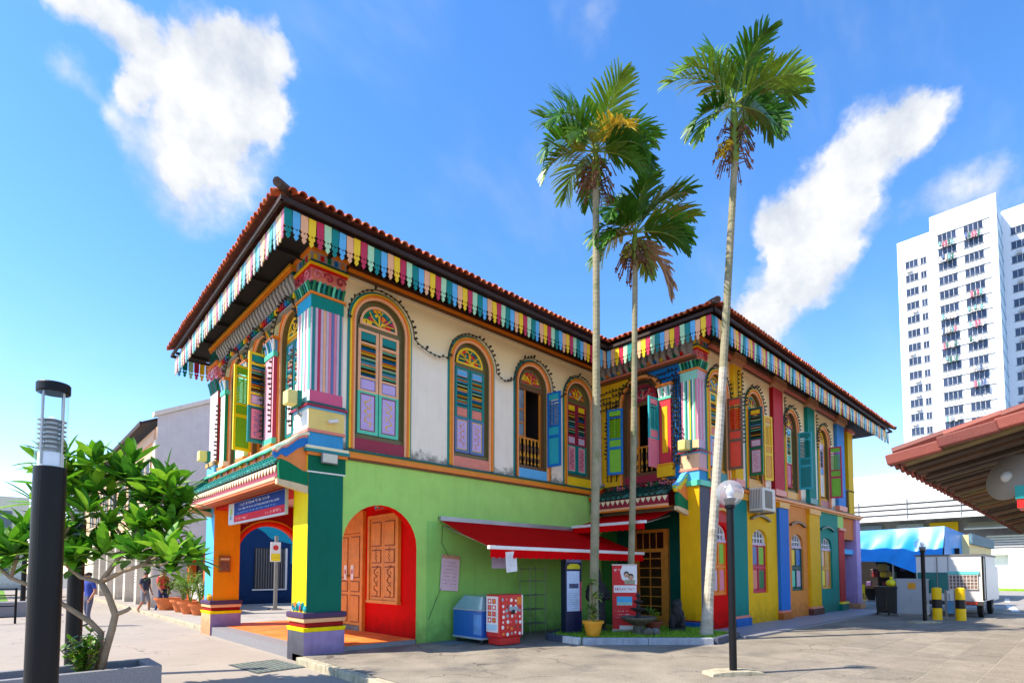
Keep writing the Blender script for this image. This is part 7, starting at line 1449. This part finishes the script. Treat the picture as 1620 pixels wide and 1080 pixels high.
for i, (x, y, lb) in enumerate(((17.9, -6.45, 'left'), (18.05, -7.02, 'right'))):
    t = thing('bollard', 'thick yellow and black banded bollard, %s one of the pair before the lorry' % lb, 'bollard', (x, y, .13), group='striped bollards'); by = G('bollard_yellow', (250, 200, 10)); bb = G('bollard_black', (34, 32, 32))
    b = MB(); b.lathe([(.13, 0), (.13, .38), (.131, .381), (.131, .66), (.13, .661), (.13, 1.0), (.11, 1.03), (.02, 1.04)], by, 18, mats=[by, by, bb, by, by, by, by]); b.obj('post', t)
t = thing('barrier_frame', 'low dark steel barrier frame between the striped bollards', 'barrier', (18.2, -6.75, .13))
for y in (-.12, .12): b = MB(); b.box(0, .08, y - .03, y + .03, 0, .95, steel); b.obj('post', t)
b = MB(); b.box(.02, .06, -.12, .12, .85, .93, bw); b.obj('plate', t); b = MB(); b.box(.02, .06, -.12, .12, .2, .6, G('barrier_blue', (90, 150, 190))); b.obj('board', t)
bn = mat('bin_black', (34, 32, 32), rough=.5, var=.2)
for i, (x, y, lb) in enumerate(((19.15, -4.66, 'left'), (19.0, -5.02, 'right'))):
    t = thing('wheelie_bin', 'black wheelie bin, %s one of two beside the grey cabinet' % lb, 'bin', (x, y, .13), group='black wheelie bins'); b = MB(); b.box(-.2, .2, -.16, .16, .08, .95, bn, -.04, -.03); b.obj('body', t); b = MB(); b.box(-.24, .22, -.18, .18, .951, 1.02, bn); b.obj('lid', t)
    for s_ in (-1, 1): b = MB(); b.lathe([(.08, 0), (.08, .04)], bn, 12, (.16, s_ * .16 - .02, .08), ax='y'); b.obj('wheel', t)
t = thing('rubbish_bag', 'yellow rubbish bag on top of the black wheelie bins', 'bag', (18.98, -5.0, 1.15)); b = MB(); b.ball((0, 0, .12), .17, G('bag_yellow', (236, 220, 40)), 10, 6, (1, 1, .8)); b.tube([(0, 0, .24), (.02, 0, .34)], .04, G('bag_yellow', (236, 220, 40)), 6, .06); b.obj('bag', t, smooth=True)
# extra timber post beside the left bollard
t = thing('traffic_post', 'slim orange-brown post behind the distant lamp', 'post', (18.6, -6.25, .13)); b = MB(); b.lathe([(.05, 0), (.05, .6), (.05, .9)], bb, 10, mats=[G('post_orange', (206, 110, 40)), bb]); b.obj('post', t)

# ------------------------------------------------------------------ tiled shelter roof at the right edge
sr = thing('shelter_roof', 'red clay tiled shelter roof with brown underside at the right edge', 'shelter', (2.28, -8.70, 2.76)); TH = R(13.5); rt = [mat('ridge_tile_%d' % i, c, rough=.6, var=.12, scale=5, bump=.15) for i, c in enumerate([(122, 56, 42), (108, 48, 38), (134, 64, 50)])]
ub = [mat('under_tile_%d' % i, c, rough=.8, var=.35, scale=6) for i, c in enumerate([(104, 70, 42), (78, 54, 36), (120, 86, 50), (60, 44, 32), (110, 94, 58)])]
Rm = Matrix.Rotation(-TH, 4, 'X'); random.seed(19)
def slope(y, z): return (y * math.cos(TH), -y * math.sin(TH) + z)
for i in range(62):
    x = .12 + i * .235; b = MB(); b.T = Rm; dz = random.choice((0, -.03, -.015, .01))
    y = .06 if i % 2 else .02; k = 0
    while y > -4.4:
        l = random.uniform(.9, 1.7); b.box(x, x + .16, max(y - l, -4.5), y - .012, -.03 + dz - .012 * (k % 2), .0 + dz, ub[random.randrange(5)]); y -= l; k += 1
    b.obj('under_slat', sr)
b = MB(); b.T = Rm
for i in range(60): x = i * .24; b.box(x, x + .236, -4.5, .10 + .02 * (i % 2), .03, .07, rt[i % 3])
stuff(b.obj('tile_courses', sr))
b = MB(); b.T = Rm; b.box(.01, 14.3, -4.5, .0, .0, .028, ub[3]); b.obj('roof_deck', sr)
b = MB(); b.T = Rm
for i in range(60): x = i * .24; b.tube([(x + .12, .09, .035), (x + .12, .13, .035)], .055, rt[1], 8)
stuff(b.obj('eave_tile_ends', sr))
for i in range(11):
    b = MB(); y0 = .12 - i * .42; b.T = Rm @ Matrix.Translation((0, y0, 0)) @ Matrix.Rotation(R(3.2), 4, 'X') @ Matrix.Translation((0, -y0, 0)); b.box(-.07 - .008 * (i % 2), .02, y0 - .44, y0, -.03 + .008 * (i % 2), .075 + .008 * (i % 2), rt[i % 3]); b.obj('verge_tile', sr, bev=.012)
for i in range(11):
    b = MB(); b.T = Rm; y0 = .06 - i * .42; b.tube([(.05, y0, .10), (.05, y0 - .44, .112)], .05, rt[(i + 1) % 3], 8, .044); b.obj('ridge_cap', sr)
for x in (3.2, 9.5):
    b = MB(); b.box(x, x + .16, -2.6, -2.44, -2.67, .5, G('shelter_post', (90, 60, 44))); b.obj('post', sr)
b = MB(); b.box(1.2, 14, -1.06, -.92, -.36, -.24, g_['teal']); b.box(1.2, 14, -1.05, -.93, -.40, -.361, g_['red']); b.obj('beam', sr); b = MB(); b.box(.33, .75, -1.25, -.78, -.44, -.32, g_['teal']); b.box(.34, .74, -1.24, -.79, -.52, -.441, g_['red']); b.obj('beam_end', sr)
t = thing('bell_lamp', 'round spun metal lamp shade hanging under the shelter roof', 'lamp', (2.86, -9.42, 2.56)); spun = mat('spun_metal', (128, 120, 110), rough=.4, var=.1)
b = MB(); q = [(.22, 0), (.225, .012), (.21, .05), (.17, .11), (.10, .17), (.06, .2)]; b.lathe(q, spun, 28, ax='x'); o = b.obj('shade', t, smooth=True); o.rotation_euler = (0, R(14), R(-38))
b = MB(); b.ball((.03, 0, 0), .06, mat('dusty_bulb', (176, 172, 166), rough=.4), 14, 8); b.obj('bulb', t, smooth=True)
b = MB(); b.tube([(.16, -.1, .0), (.36, -.26, .02)], .06, mat('lamp_neck', (40, 38, 38), rough=.5), 12); b.tube([(.3, -.2, .02), (.3, -.22, .42)], .012, ir, 6); b.obj('neck', t)
